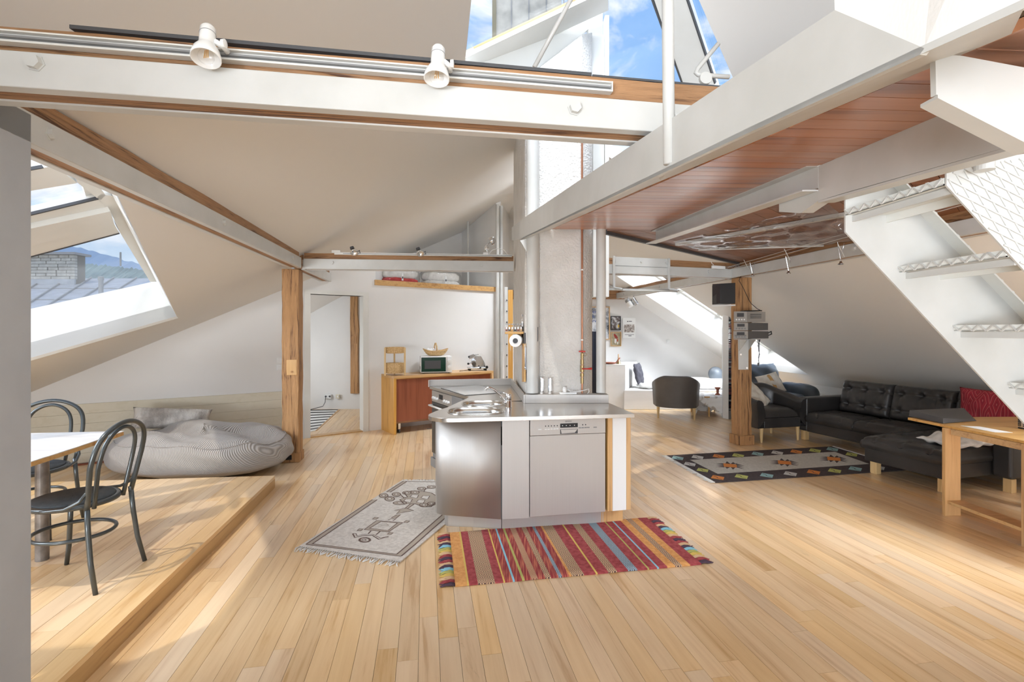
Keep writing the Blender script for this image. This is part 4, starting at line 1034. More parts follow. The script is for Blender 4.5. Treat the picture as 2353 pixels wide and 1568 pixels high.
# tap
tp=thing('kitchen_tap','chrome single-lever tap with a long curved spout beside the sinks','tap',tuple(at(1168,937,CT)))
MB().lathe([(.030,0),(.030,.004),(.026,.006),(.026,.058),(.024,.060),(.026,.063),(.026,.102),(.024,.112),(0,.113)],seg=24).build('body','chrome',tp,smooth=True)
MB().tube([V(0,0,.09),V(-.01,-.01,.118),V(-.055,-.03,.128)],.005,8).build('lever','chrome',tp,smooth=True)
MB().tube([V(-.015,0,.035),V(-.035,-.01,.06),V(-.07,-.03,.11),V(-.115,-.05,.155),V(-.15,-.065,.172),V(-.175,-.075,.170),V(-.186,-.08,.155)],[.012,.012,.011,.010,.010,.010,.011],14).build('spout','chrome',tp,smooth=True)
# steel flasks, power strip
for i,(x,lb) in enumerate(((1245,'left of two tall brushed steel mills on the upstand'),(1264,'right of two tall brushed steel mills on the upstand'))):
    c=dp(x,907,4.43); t=thing('pepper_mill',lb,'mill',(c.x,c.y,CT+.075),group='steel mills')
    MB().lathe([(.018,0),(.020,.004),(.019,.022)],seg=20).build('foot','inox',t,smooth=False)
    MB().lathe([(.0175,.023),(.0195,.028),(.0195,.140),(.018,.146),(0,.147)],seg=20).build('body','chrome',t,smooth=False)
c=dp(1305,905,4.43); t=thing('power_strip','small white power strip lying on the upstand','power strip',(c.x,c.y,CT+.075),R(6))
MB().box((-.075,-.025,0),(.075,.025,.018)).build('body','white',t,bevel=.004)
for x in (-.045,.0,.045): MB().lathe([(.017,0),(.017,.001),(0,.001)],(x,0,.0181),seg=14).build('outlet','mgrey',t)
MB().lathe([(.016,0),(.018,.03),(.010,.045),(0,.046)],(-.03,0,.0185),seg=14).build('plug','white',t,smooth=False)
t2=thing('white_cable','thin white cable curling along the upstand from the power strip','cable',(c.x+.05,c.y,CT+.08))
MB().tube([dp(1302,894,4.43),dp(1310,899,4.42),dp(1325,901,4.42),dp(1343,897,4.43),dp(1352,894,4.44),dp(1354,900,4.45),dp(1350,905,4.45)],.0035,8).build('cord','white',t2,world=True,smooth=True)
# copper gas pipe on the chimney
cp_=thing('copper_pipe','vertical copper pipe with red valve handles on the chimney','pipe',tuple(dp(1337,905,4.48)))
c=dp(1337.5,YH,4.48)
def seg_(y0,y1,r,mat,nm):
    z0=H+(YH-y0)/F*4.48; z1=H+(YH-y1)/F*4.48; MB().lathe([(r,z0),(r,z1)],(c.x,c.y,0),seg=14).build(nm,mat,cp_,world=True)
seg_(905,180,.009,'copper','tube')
for y0,y1,r in ((882,868,.014),(866,858,.017),(855,840,.018),(838,826,.015),(824,812,.013)): seg_(y0,y1,r,'brass','fitting')
for y in (878,783,622): seg_(y,y-3,.013,'white','clip')
MB().bar(dp(1330,808,4.45),dp(1345,808,4.45),.02,.012).build('tap_handle','red',cp_,world=True,bevel=.003)
MB().tube([dp(1337,812,4.46),dp(1337,808,4.45)],.005,8).build('spindle','brass',cp_,world=True)
MB().tube([dp(1338,848,4.45),dp(1348,848,4.43),dp(1360,847.5,4.43)],[.006,.006,.011],10).build('lever','red',cp_,world=True,smooth=True)
MB().tube([dp(1344,815,4.46)+V(.014*math.cos(a*.3927),0,.014*math.sin(a*.3927)) for a in range(16)],.002,6,closed=True).build('key_ring','brass',cp_,world=True)
# hinge plate on the slim pipe
t=thing('small_hinge','small tarnished metal hinge plate on the chimney edge','hinge',tuple(dp(1236,770,4.46)))
MB().box(tuple(dp(1234.5,785,4.42)),tuple(dp(1237,752,4.41))).build('plate','dgrey',t,world=True)
# dark curtain strip behind the right column
t=thing('hanging_curtain','dark blue-black hanging curtain half hidden behind the right column','curtain',tuple(dp(1365,900,6.6)))
mb=MB()
for i in range(5): mb.lathe([(.022,.55),(.022,1.53)],tuple(dp(1359+i*5.5,YH,7.2).xy.to_3d()),seg=8)
mb.build('folds',plain('navy_cloth',(52,56,70),.8),t,world=True,smooth=True)
# ---------------------------------------------------------------- shelf, jars, roll, knife rack on the chimney's left flank
CLn=V(-1,-.055,0).normalized(); 
def cl(px,py,o=.0): # point on the left flank plane offset o outward
    return onp(px,py,(V(.12,4.62,0)+CLn*o,CLn))
s0=cl(1161,763,.12)
shf=thing('spice_shelf','short birch shelf with glass spice jars on the left flank of the chimney','shelf',(0.03,5.35,1.525))
a=V(.085,4.85,1.505); 
MB().box((-.066,4.68,1.506),(.108,5.5,1.527)).build('board','oakx',shf,world=True,bevel=.003)
MB().box((.05,4.78,1.45),(.09,5.4,1.506)).build('bracket','oakx',shf,world=True)
rn=random.Random(2)
def jar(x,y,lb,r=.022,h=.085,grp='spice jars on the shelf'):
    t=thing('spice_jar',lb,'jar',(x,y,1.5275),group=grp)
    MB().lathe([(r*.96,0),(r,.004),(r,h*.78),(r*.8,h*.86),(r*.8,h*.9)],seg=16).build('glass_body','glass',t,smooth=True)
    MB().lathe([(r*.84,h*.88),(r*.84,h),(0,h)],seg=16).build('lid','chrome',t)
    MB().lathe([(r*.88,.005),(r*.88,h*rn.uniform(.3,.6)),(0,h*.5)],seg=14).build('spice',rn.choice(['redwood','dgrey','oakx']),t)
    MB().box((-r*.55,-r-.0008,h*.3),(r*.55,-r+.001,h*.6)).build('paper_label','white',t)
for i,lb in enumerate(['leftmost small spice jar on the short shelf','second spice jar from the left on the short shelf','third spice jar from the left on the short shelf','fourth spice jar from the left on the short shelf','fifth spice jar from the left on the short shelf','sixth spice jar, next to the tall bottle on the short shelf']):
    jar(-.052+.0275*i,4.72+.004*(i%2),lb,.0125,.075)
jar(.098,4.80,'tall glass bottle at the right end of the short shelf',.014,.165)
pr=thing('paper_roll','white kitchen paper roll on a round holder below the spice shelf','paper roll',(-.05,5.2,1.42))
pc=cl(1187,783,.07)
mt=Matrix.Translation(pc)@Matrix.Rotation(R(90),4,'X')@Matrix.Rotation(R(-6),4,'Y')
MB().lathe([(.022,-.12),(.058,-.12),(.058,.12),(.022,.12),(.022,-.12)],seg=30).xf(mt).build('roll','paper',pr,world=True,smooth=False,bevel=.002)
MB().lathe([(.021,-.125),(.024,.125),(0,.128)],seg=16).xf(mt).build('spindle','dgrey',pr,world=True)
pts=[]
MB().slab([pc+V(-.058,.10,0),pc+V(-.058,-.10,0),pc+V(-.055,-.10,-.075),pc+V(-.056,.02,-.10),pc+V(-.058,.10,-.09)],V(.002,0,0)).build('loose_sheet','paper',pr,world=True)
kb=thing('knife_board','narrow wooden board with a hanging knife on the chimney flank','board',tuple(cl(1205,830)))
MB().slab([cl(1203,878,.004),cl(1208,878,.004),cl(1208,790,.004),cl(1203,790,.004)],CLn*.015).build('board','oak',kb,world=True)
MB().slab([cl(1206,850,.03),cl(1209,850,.03),cl(1208.5,800,.03),cl(1206,790,.03)],CLn*.003).build('knife_blade','chrome',kb,world=True)
MB().slab([cl(1206,790,.03),cl(1208.5,790,.03),cl(1208.5,765,.03),cl(1206,765,.03)],CLn*.01).build('knife_handle','dgrey',kb,world=True)
# ---------------------------------------------------------------- sideboard and what stands on it
SA=math.atan2(WD.y,WD.x); SO=at(905,1000,0)
def sbx(px,yl): # local x on the sideboard for a pixel column at depth yl behind the front
    o=SO-WN*yl; k=(px-CX)/F; return (k*o.y-o.x)/(WD.x-k*WD.y)
sb=thing('sideboard','oak sideboard with red-brown sliding doors on castors against the doorway wall','sideboard',(SO.x,SO.y,0),SA)
SL=1.76
MB().box((0,0,.0),(.04,.58,.83)).build('side_panel','oak',sb,bevel=.002)
MB().box((SL-.04,0,.0),(SL,.58,.83)).build('side_panel','oak',sb,bevel=.002)
MB().box((0,0,.831),(SL,.58,.868)).build('top','oakx',sb,bevel=.002)
MB().box((.04,.03,.16),(SL-.04,.56,.18)).build('bottom','oakx',sb)
MB().box((.04,.555,.16),(SL-.04,.575,.83)).build('back_panel','oakx',sb)
hw=(SL-.08)/2
MB().box((.042,.03,.155),(.04+hw-.0,.05,.815)).build('sliding_door','redwood',sb,bevel=.001)
MB().box((.04+hw+.004,.045,.155),(SL-.042,.065,.82)).build('sliding_door','redwood',sb,bevel=.001)
MB().box((.04,.01,.818),(SL-.04,.06,.832)).build('runner','oakx',sb)
for x in (.12,SL-.12):
    cst=MB().box((x-.018,.08,.06),(x+.018,.13,.155)).build('castor_fork','chrome',sb)
    MB().lathe([(.03,-.012),(.032,-.01),(.032,.01),(.03,.012),(0,.012)],seg=18).xf(Matrix.Translation(V(x,.10,.032))@Matrix.Rotation(R(90),4,'Y')).build('castor','dgrey',cst)
def on_sb(name,lb,cat,px,yl,z=.868,rz=0,group=None):
    x=sbx(px,yl); p=SO+WD*x-WN*yl; return thing(name,lb,cat,(p.x,p.y,z),SA+rz,group)
# two-tier wicker stand
ws=on_sb('wicker_stand','two-tier wicker basket stand at the left end of the sideboard','basket stand',907,.2,rz=R(-20))
for sx,sy in ((-.145,-.1),(.145,-.1),(0,.13)):
    MB().box((sx-.013,sy-.01,0),(sx+.013,sy+.01,.42)).build('upright','birch',ws,bevel=.002)
for z0,h_ in ((.03,.15),(.33,.09)):
    k=MB(); k.lathe([(.12,z0),(.135,z0+.005),(.14,z0+h_),(.13,z0+h_),(.125,z0+.01),(0,z0+.01)],seg=28,sy=.75); b=k.build('basket','wicker',ws,smooth=False)
    mb=MB()
    for j in range(40):
        a=2*math.pi*j/40; mb.box((.139*math.cos(a)-.002,.105*math.sin(a)-.002,z0+.004),(.139*math.cos(a)+.002,.105*math.sin(a)+.002,z0+h_-.002))
    mb.build('weave','wicker',b)
    MB().tube([V(.14*math.cos(a*.2244),.106*math.sin(a*.2244),z0+h_) for a in range(28)],.005,6,closed=True).build('rim','wicker',b,smooth=True)
# microwave
mw=on_sb('microwave_oven','small white microwave oven with a dark glass door on the sideboard','microwave',1001,.22)
mw.rotation_euler.z=SA-R(22); INV[mw.name]=(Matrix.Translation(mw.location)@Matrix.Rotation(SA-R(22),4,'Z')).inverted()
MB().box((-.245,-.16,.012),(.245,.16,.27)).build('housing','white',mw,bevel=.008)
mdr=MB().box((-.10-.145,-.178,.02),(.155,-.160,.265)).build('door','white',mw,bevel=.003)
MB().box((-.235,-.182,.03),(.145,-.178,.255)).build('door_glass',plain('green_black_glass',(30,60,46),.15),mdr,bevel=.002)
MB().box((-.185,-.185,.075),(.065,-.182,.205)).build('mesh_window','dgrey',mdr,bevel=.002)
mcp=MB().box((.16,-.178,.02),(.243,-.160,.265)).build('control_panel','white',mw,bevel=.003)
for z in (.195,.10): 
    MB().lathe([(.030,0),(.028,.018),(0,.02)],seg=20).xf(Matrix.Translation(V(.20,-.178,z))@Matrix.Rotation(R(90),4,'X')).build('dial','porc',mcp)
for i in range(4): MB().box((-.247,-.09+i*.035,.06),(-.244,-.075+i*.035,.11)).build('vent_slot','dgrey',mw)
for sx in (-.2,.2):
    for sy in (-.12,.12): MB().lathe([(.014,0),(.014,.012)],(sx,sy,0),seg=10).build('foot','black',mw)
# trug basket on the microwave
p=mw.location; tb=thing('wicker_trug','shallow wicker basket with a tall hoop handle on the microwave','basket',(p.x-.0,p.y,.868+.271),SA-R(15))
def trug(u,v):
    a=2*math.pi*u; r=.06+.10*v**.6; z=.005+.075*v**1.5+ .035*abs(math.cos(a))**3*v
    return V(1.25*r*math.cos(a),.8*r*math.sin(a),z)
MB().grid(trug,36,8,cu=True).build('bowl','wicker',tb,smooth=True,solid=.006)
mb=MB()
for z_ in (.25,.5,.75,1.0): mb.tube([trug(i/36,z_) for i in range(36)],.006,6,closed=True)
for j in range(18): mb.tube([trug(j/18,k/7) for k in range(8)],.0045,5)
mb.build('weave','wicker',tb,smooth=True)
MB().tube([V(.0,.11,.07),V(0,.09,.15),V(0,.03,.20),V(0,-.03,.20),V(0,-.09,.15),V(0,-.11,.07)],.011,8).build('handle','wicker',tb,smooth=True)
mb=MB(); rn=random.Random(4)
mb.grid(lambda u,v: V(-.13+.12*u,-.05+.1*v,.085+.02*math.sin(9*u)*math.sin(7*v)+.03*v),8,8); mb.build('crumpled_paper','paper',tb,smooth=True)
MB().lathe([(.04,0),(.04,.004),(0,.004)],(0,0,0),seg=16).build('foot','wicker',tb)
# slicer
sl=on_sb('food_slicer','polished metal food slicer with a round blade on the right of the sideboard','slicer',1096,.26,rz=-R(24))
M['alu']=plain('cast_aluminium',(206,208,210),.22,1)
MB().box((-.16,-.11,.03),(.17,.11,.055)).build('base','alu',sl,bevel=.012)
mb=MB(); mb.slab([V(-.08,-.03,.055),V(.15,-.03,.055),V(.13,-.03,.13),V(.06,-.03,.25),V(-.03,-.03,.22),V(-.09,-.03,.12)],V(0,.05,0)); mb.build('housing','alu',sl,bevel=.012)
MB().lathe([(.095,0),(.10,.003),(.095,.006),(.03,.012),(0,.012)],seg=36).xf(Matrix.Translation(V(-.005,-.045,.15))@Matrix.Rotation(R(90),4,'X')@Matrix.Rotation(R(0),4,'Y')).build('blade','chrome',sl)
MB().slab([V(-.16,-.10,.10),V(-.05,-.10,.16),V(-.05,-.06,.17),V(-.16,-.06,.11)],V(0,0,.008)).build('carriage','alu',sl,bevel=.002)
MB().obox((-.10,-.07,.24),(.11,.05,.06),ry=R(-20)).build('meat_pusher','alu',sl,bevel=.01)
MB().tube([V(-.15,-.07,.22),V(-.10,-.07,.25),V(.02,-.03,.27)],.008,8).build('arm','chrome',sl,smooth=True)
MB().lathe([(.0,0),(.095,.002),(.095,.005),(0,.006)],seg=30).xf(Matrix.Translation(V(.06,.03,.19))@Matrix.Rotation(R(75),4,'X')).build('clear_guard','glass',sl,smooth=True)
for x,y,z,r in ((-.16,-.10,.12,.018),(.04,-.12,.05,.016),(.15,-.12,.06,.024),(-.15,-.1,.235,.014)):
    MB().lathe([(r,0),(r*1.05,.012),(r*.8,.022),(0,.023)],seg=14).xf(Matrix.Translation(V(x,y,z))@Matrix.Rotation(R(90),4,'X')).build('knob','black',sl)
for x in (-.13,.14):
    for y in (-.08,.08): MB().lathe([(.02,0),(.014,.03)],(x,y,0),seg=12).build('rubber_foot','black',sl)
cb=on_sb('black_cable','thin black mains cable trailing from the food slicer','cable',1062,.2)
MB().tube([V(-.06,-.02,.006),V(.0,.05,.006),V(.08,.06,.008),V(.16,.03,.02)],.004,6).build('cord','black',cb,smooth=True)
cb=thing('floor_cable','pale cable lying on the floor under the sideboard','cable',(SO.x+.6,SO.y+.7,0),SA)
MB().tube([V(-.3,-.1,.005),V(-.1,-.2,.005),V(.1,-.15,.005),V(.3,-.25,.005),V(.5,-.1,.005)],.005,6).build('cord','mgrey',cb,smooth=True)
# ---------------------------------------------------------------- dining corner
M['tubesteel']=plain('grey_lacquered_tube',(88,92,92),.28,.6)
M['seatpad']=noise_mat('dark_seat_pad',s2l((52,56,58)),s2l((62,66,68)),30,.8,.2,200)
M['marble']=noise_mat('white_table_top',s2l((214,208,202)),s2l((240,238,235)),3,.3,0,stretch=(1,6,1),coord='Object',lo=.3,hi=.6)
def bentchair(label,loc,rz):
    t=thing('dining_chair',label,'chair',loc,rz,'bent tube dining chairs')
    def ring(r,z,n=36,sy=1.05): return [V(r*math.cos(2*math.pi*i/n),r*sy*math.sin(2*math.pi*i/n)-.01,z) for i in range(n)]
    s=MB(); s.lathe([(.17,.440),(.205,.440),(.212,.452),(.205,.464),(.17,.464),(.17,.440)],(0,-.01,0),seg=40,sy=1.05).build('seat_ring','tubesteel',t,smooth=True)
    MB().lathe([(.0,.452),(.182,.455),(.186,.463),(.178,.474),(.0,.478)],(0,-.01,0),seg=36,sy=1.05).build('seat_pad','seatpad',t,smooth=True)
    def bow(w,top,y0,y1,r,zb,name):
        pts=[]
        n=26
        for i in range(n+1):
            a=math.pi*i/n; x=-w*math.cos(a)*(1 if True else 1); s_=max(0,math.sin(a))**.8
            pts.append(V(x*(1.0+.06*math.sin(a*2)**2),y0+(y1-y0)*(.45+.55*s_),zb+(top-zb)*(.52+.48*s_)))
        L0=V(-w*.84,y0,zb); R0=V(w*.84,y0,zb)
        mid=lambda a,b,k: a.lerp(b,k)+V(0,0,0)
        pts=[L0,mid(L0,pts[0],.35),mid(L0,pts[0],.7)]+pts+[mid(R0,pts[-1],.7),mid(R0,pts[-1],.35),R0]
        return pts
    op=bow(.205,.895,.185,.275,.014,.44,'o')
    MB().tube(op,.0135,12).build('back_bow','tubesteel',t,smooth=True)
    ip=bow(.135,.865,.180,.262,.012,.435,'i')
    MB().tube(ip,.0115,12).build('inner_bow','tubesteel',t,smooth=True)
    for s_ in (-1,1):
        MB().tube([V(s_*.172,.185,.47),V(s_*.178,.195,.33),V(s_*.187,.215,.16),V(s_*.20,.25,.0)],[.0135,.0135,.013,.012],12).build('leg','tubesteel',t,smooth=True)
        MB().tube([V(s_*.15,-.14,.445),V(s_*.155,-.15,.28),V(s_*.165,-.165,.12),V(s_*.18,-.19,0)],[.0135,.0135,.013,.012],12).build('leg','tubesteel',t,smooth=True)
        MB().tube([V(s_*.182,.205,.56),V(s_*.205,.17,.50),V(s_*.212,.10,.462),V(s_*.208,.0,.452),V(s_*.195,-.06,.450)],.009,10).build('brace','tubesteel',t,smooth=True)
    MB().tube(ring(.178,.27,sy=1.10),.0105,10,closed=True).build('leg_ring','tubesteel',t,smooth=True)
    return t
bentchair('dark grey bent tube chair with round pad nearest the platform edge',(-2.50,2.87,.1155),R(-86))
bentchair('dark grey bent tube chair behind the white table, cut by the wall end',(-3.36,3.50,.1155),R(20))
tb_=thing('dining_table','table with a pale streaked top and oak edge on a round grey leg','table',(-2.95,3.0,.1155))
tp_=[V(-2.46,2.56,.865),V(-2.50,2.85,.865),V(-2.59,3.34,.865),V(-3.75,3.20,.865),V(-3.75,2.42,.865)]
MB().slab(tp_,V(0,0,-.004)).build('top','marble',tb_,world=True)
MB().slab([p-V(0,0,.0045) for p in tp_],V(0,0,-.024)).build('edge_board','oakx',tb_,world=True,bevel=.002)
MB().lathe([(.034,0),(.034,.72),],(.04,.1,0),seg=24).build('leg',noise_mat('raw_steel_leg',s2l((110,104,100)),s2l((150,144,138)),12,.5,.2,40,metal=.5),tb_)
MB().lathe([(.034,0),(.034,.72)],(-.75,-.1,0),seg=24).build('leg','mgrey',tb_)
# ---------------------------------------------------------------- bean bag and fur cushion
def cord_mat():
    m,nt,b=newmat('grey_corduroy',s2l((160,152,144)),.95); N=nt.nodes.new; L=nt.links.new
    tc=N('ShaderNodeTexCoord'); w=N('ShaderNodeTexWave'); w.wave_type='BANDS'; w.bands_direction='X'; w.inputs['Scale'].default_value=27; w.inputs['Distortion'].default_value=.5; w.inputs['Detail'].default_value=1.5; w.inputs['Detail Scale'].default_value=.35
    mp=N('ShaderNodeMapping'); mp.inputs['Rotation'].default_value=(0,R(35),R(20)); L(tc.outputs['Object'],mp.inputs[0]); L(mp.outputs[0],w.inputs['Vector'])
    cr=N('ShaderNodeValToRGB'); cr.color_ramp.elements[0].color=(*s2l((148,140,132)),1); cr.color_ramp.elements[1].color=(*s2l((186,178,170)),1); L(w.outputs['Fac'],cr.inputs[0]); L(cr.outputs[0],b.inputs['Base Color'])
    bp=N('ShaderNodeBump'); bp.inputs['Strength'].default_value=.6; bp.inputs['Distance'].default_value=.01; L(w.outputs['Fac'],bp.inputs['Height']); L(bp.outputs[0],b.inputs['Normal']); b.inputs['Sheen Weight'].default_value=.3
    return m
M['cord']=cord_mat()
bg_=thing('bean_bag','large slumped grey corduroy bean bag against the cream boarding','bean bag',(-3.40,5.52,0))
def bagf(u,v):
    a=2*math.pi*u; th=math.pi*v
    ca,sa=math.cos(a),math.sin(a); r=max(0,math.sin(th))**.62
    x=.93*r*math.copysign(abs(ca)**.85,ca); y=.60*r*math.copysign(abs(sa)**.85,sa)
    z=.23+.225*math.copysign(abs(math.cos(th))**.7,math.cos(th))
    top=max(0,math.cos(th))
    z*=1+.06*math.cos(a-2.2)-.05*math.cos(2*a)
    # folds
    w=.030*math.sin(6*x+9*y+1.0)*top+.024*math.sin(13*x-7*y+2)*top*(.5+.5*math.sin(3*a))+.014*math.sin(23*y+5*x)*top
    dent=-.07*math.exp(-((x-.52)**2/.03+(y+.05)**2/.02))-.06*math.exp(-((x+.1)**2/.05+(y+.12)**2/.01))-.045*math.exp(-((x-.15)**2/.2+(y-.1)**2/.004))
    ridge_=.035*math.exp(-((y+.30+.12*math.sin(4*x))**2/.003))*top
    z=max(.002,z+w+(dent+ridge_)*(1 if z>.2 else 0))
    sd=.012*math.sin(11*a+3*z*9)*(1-top)
    return V(x*(1+sd),y*(1+sd),z)
MB().grid(bagf,120,60,cu=True).build('cover','cord',bg_,smooth=True)
MB().tube([bagf(i/60,.33)+V(0,0,.004) for i in range(60)],.006,6,closed=True).build('seam','cord',bg_,smooth=True)
M['fur']=noise_mat('grey_faux_fur',s2l((176,168,160)),s2l((232,226,218)),5,1,.9,60,coord='Object',stretch=(1.6,.5,1),lo=.4,hi=.62,bdist=.02)
def pillow(name,label,cat,c,size,rot,mat,parent=None,pin=.55,nx=26,wr=.012,seedv=1,group=None):
    """stuffed cushion: w, h, thickness"""
    t=thing(name,label,cat,c,rot[2],group) if parent is None else parent
    w,h,th=size; rn=random.Random(seedv); ph=[rn.uniform(0,6) for _ in range(4)]
    mb=MB()
    for sg in (1,-1):
        def f(u,v,sg=sg):
            x=(u-.5)*2; y=(v-.5)*2; e=(1-abs(x)**2.6)*(1-abs(y)**2.6); e=max(0,e)
            cr=1-.07*(1-abs(y)**2)*abs(x)**3; cy=1-.07*(1-abs(x)**2)*abs(y)**3
            z=sg*th/2*e**pin+wr*math.sin(7*x+ph[0])*math.sin(5*y+ph[1])*e**.5+wr*.6*math.sin(13*x*y+ph[2])*e**.5
            return V(x*w/2*cr,y*h/2*cy,z)
        mb.grid(f,nx,nx)
    mt=Euler((rot[0],rot[1],0)).to_matrix().to_4x4(); mb.xf(mt)
    o=mb.build('cover',mat,t,smooth=True); return t,o
pillow('fur_cushion','long grey and white faux fur cushion on top of the bean bag','cushion',(-4.02,5.92,.50),(.80,.26,.18),(R(60),R(6),SA-R(8)),'fur',wr=.02)
# ---------------------------------------------------------------- track lights
M['track']=plain('white_track',(226,224,218),.4)
tz=.150
tr=thing('light_track','long white light track screwed to the timber of the foreground beam','track',tuple(FPf(1.2,0,tz)))
sE=fpos(1405,0)
def tk(s0,s1,w0,w1,z0,z1,nm,mat): MB().slab([FPf(s0,w0,z0),FPf(s1,w0,z0),FPf(s1,w0,z1),FPf(s0,w0,z1)],V(-fd.y,fd.x,0)*(w1-w0)).build(nm,mat,tr,world=True)
tk(.2,sE,-.004,.024,tz-.018,tz-.013+.0,'rail_lip','track'); tk(.2,sE,-.004,.024,tz+.013,tz+.018,'rail_lip','track'); tk(.2,sE,.012,.024,tz-.013,tz+.013,'rail_back','track')
tk(.2,sE,-.002,.012,tz-.003,tz+.003,'rail_web','mgrey'); tk(sE,sE+.004,-.005,.024,tz-.018,tz+.018,'end_cap','track')
def spot(px,py,label,aim,s_=1.0,roll=0):
    s=fpos(px,0); p=FPf(s,-.05,.16)
    t=thing('track_spotlight',label,'spotlight',tuple(p),0,'white spotlights on the foreground track')
    d=Vector(aim).normalized(); q=V(0,0,-1).rotation_difference(d).to_matrix().to_4x4()
    MB().lathe([(0,.058),(.016,.056),(.022,.046),(.0225,.0),(.0225,-.012),(.027,-.022),(.036,-.038),(.041,-.056),(.0415,-.068),(.039,-.068),(.034,-.042),(.024,-.028),(.0,-.02)],seg=32).xf(q).build('shade','porc',t,smooth=True); shd=t.children[0]
    MB().lathe([(.0228,.026),(.0232,.027),(.0228,.028)],seg=32).xf(q).build('ring','mgrey',shd)
    MB().lathe([(0,-.024),(.010,-.026),(.014,-.038),(.021,-.052),(.023,-.062),(.019,-.073),(.0,-.079)],seg=24).xf(q).build('bulb','glass',shd,smooth=True)
    M.setdefault('filament',plain('gold_filament',(230,170,70),.4,.3))
    for k in (-1,0,1): MB().tube([V(k*.004,0,-.034),V(k*.006,0,-.064)],.0012,6).xf(q).build('filament','filament',shd)
    n_=V(-fd.y,fd.x,0)
    MB().tube([V(.02,0,.0),V(.036,.02,-.004),V(.036,.045,-.008)],.009,12).build('arm','porc',t,smooth=True)
    MB().lathe([(.012,0),(.013,.01),(0,.012)],seg=16).xf(Matrix.Translation(V(.042,.006,-.004))@Matrix.Rotation(R(90),4,'Y')).build('knob','porc',t)
    return t
spot(492,120,'left and larger white spotlight on the foreground track, tilted right',(.12,-.30,-1))
spot(1005,150,'right white spotlight on the foreground track, pointing at the viewer',(-.02,-.22,-1))
# small spots on the back beam
trb=thing('light_track','thin white light track along the back beam left of the chimney','track',tuple(FPb(.5,0,.17)))
s0,s1=bpos(ba,bd,768),bpos(ba,bd,1176)
n_=V(-bd.y,bd.x,0)
MB().slab([FPb(s0,-.0,.172),FPb(s1,-.0,.172),FPb(s1,-.0,.198),FPb(s0,-.0,.198)],n_*.024).build('rail','track',trb,world=True)
MB().slab([FPb(s0+.1,-.002,.182),FPb(s1,-.002,.182),FPb(s1,-.002,.188),FPb(s0+.1,-.002,.188)],n_*.002).build('slot','mgrey',trb,world=True)
MB().slab([FPb(s0-.03,-.004,.19),FPb(s0+.07,-.004,.19),FPb(s0+.07,-.004,.222),FPb(s0-.03,-.004,.222)],n_*.03).build('feed_box','track',trb,world=True,bevel=.003)
for px,lb in ((815,'small dark clip spotlight, left one on the back beam track'),(966,'small dark clip spotlight, right one on the back beam track')):
    p=FPb(bpos(ba,bd,px),-.03,.20); t=thing('clip_spotlight',lb,'spotlight',tuple(p),0,'small spots on the back beam')
    q=V(0,0,-1).rotation_difference(V(.35,-.75,-.7).normalized()).to_matrix().to_4x4()
    MB().lathe([(0,.03),(.022,.028),(.026,.0),(.022,0),(0,.01)],seg=18).xf(Matrix.Translation(V(-.02,.0,.035))@Matrix.Rotation(R(-20),4,'Y')).build('socket','dgrey',t,smooth=False)
    MB().lathe([(0,.03),(.025,.02),(.04,-.005),(.043,-.018),(.036,-.018),(.02,.0),(0,.01)],seg=22).xf(q).build('reflector','chrome',t,smooth=True)
    MB().tube([V(.035,.0,.0),V(.06,.01,.02),V(.06,.03,-.01)],.005,8).build('clamp','dgrey',t,smooth=True)
p=FPb(bpos(ba,bd,1122),.0,.2); t=thing('chrome_lamp','chrome swivel lamp with coiled white cable on top of the back beam','lamp',tuple(p))
MB().lathe([(0,.05),(.03,.045),(.045,.02),(.05,-.02),(.045,-.02),(0,.0)],seg=22).xf(Matrix.Translation(V(.04,0,.16))@Matrix.Rotation(R(60),4,'Y')).build('reflector','chrome',t,smooth=True)
MB().tube([V(0,0,0),V(-.02,0,.05),V(-.03,0,.10),V(.02,0,.14)],.007,8).build('stem','chrome',t,smooth=True)
MB().lathe([(.025,0),(.025,.03),(0,.03)],(-.02,0,.06),seg=14).build('joint','chrome',t)
MB().box((-.06,-.01,-.01),(.0,.02,.02)).build('clip','white',t)
MB().tube([V(.0,0,.0),V(.05,0,.05),V(.12,0,.07),V(.19,0,.05),V(.23,0,0)],.005,8).build('cable','white',t,smooth=True)
# ---------------------------------------------------------------- low-voltage cable lights along the right purlin
cw=thing('cable_light_wires','pair of thin tensioned light wires along the right purlin','wires',tuple(dp(1700,610,6.5)))
w0=[dp(1690,611,6.55),V(3.22,1.8,2.43)]
for o in (0,.035):
    MB().tube([w0[0]+V(-.10,0,-.02-o),w0[1]+V(-.12,0,-o)],.003,6).build('wire','steel_w',cw,world=True)
for i,(px,py,d_) in enumerate(((1729,634,6.0),(1812,628,5.3),(1932,607,4.55))):
    p=dp(px,py,d_); t=thing('halogen_pendant',('farthest','middle','nearest')[i]+' tiny halogen lamp hanging from the light wires by the right purlin','lamp',tuple(p),0,'tiny halogen lamps on the wires')
    r_=.02; MB().lathe([(0,.028),(.008,.026),(.012,.012),(.026,-.002),(.024,-.004),(.006,.006),(0,.006)],seg=18).build('reflector','chrome',t,smooth=True)
    up=.16+.02*i; MB().tube([V(0,0,.024),V(-.03,0,up)],.002,6).build('stem','chrome',t); MB().tube([V(0,0,.024),V(.03,0,up-.01)],.002,6).build('stem','chrome',t)
for i,(px,py,d_) in enumerate(((1709,597,6.3),(1802,572,5.2),(1925,560,4.5))):
    p=dp(px,py,d_); MB().tube([p,p+V(.06,0,-.12)],.003,6).build('spreader','steel_w',cw,world=True)
tf=thing('transformer_box','small white transformer box with twisted wires at the end of the light wires','transformer',tuple(dp(1652,614,6.6)))
MB().slab([dp(x,y,6.6) for x,y in ((1637,610),(1667,612),(1667,619),(1637,617))],V(0,.04,0)).build('body','white',tf,world=True,bevel=.003)
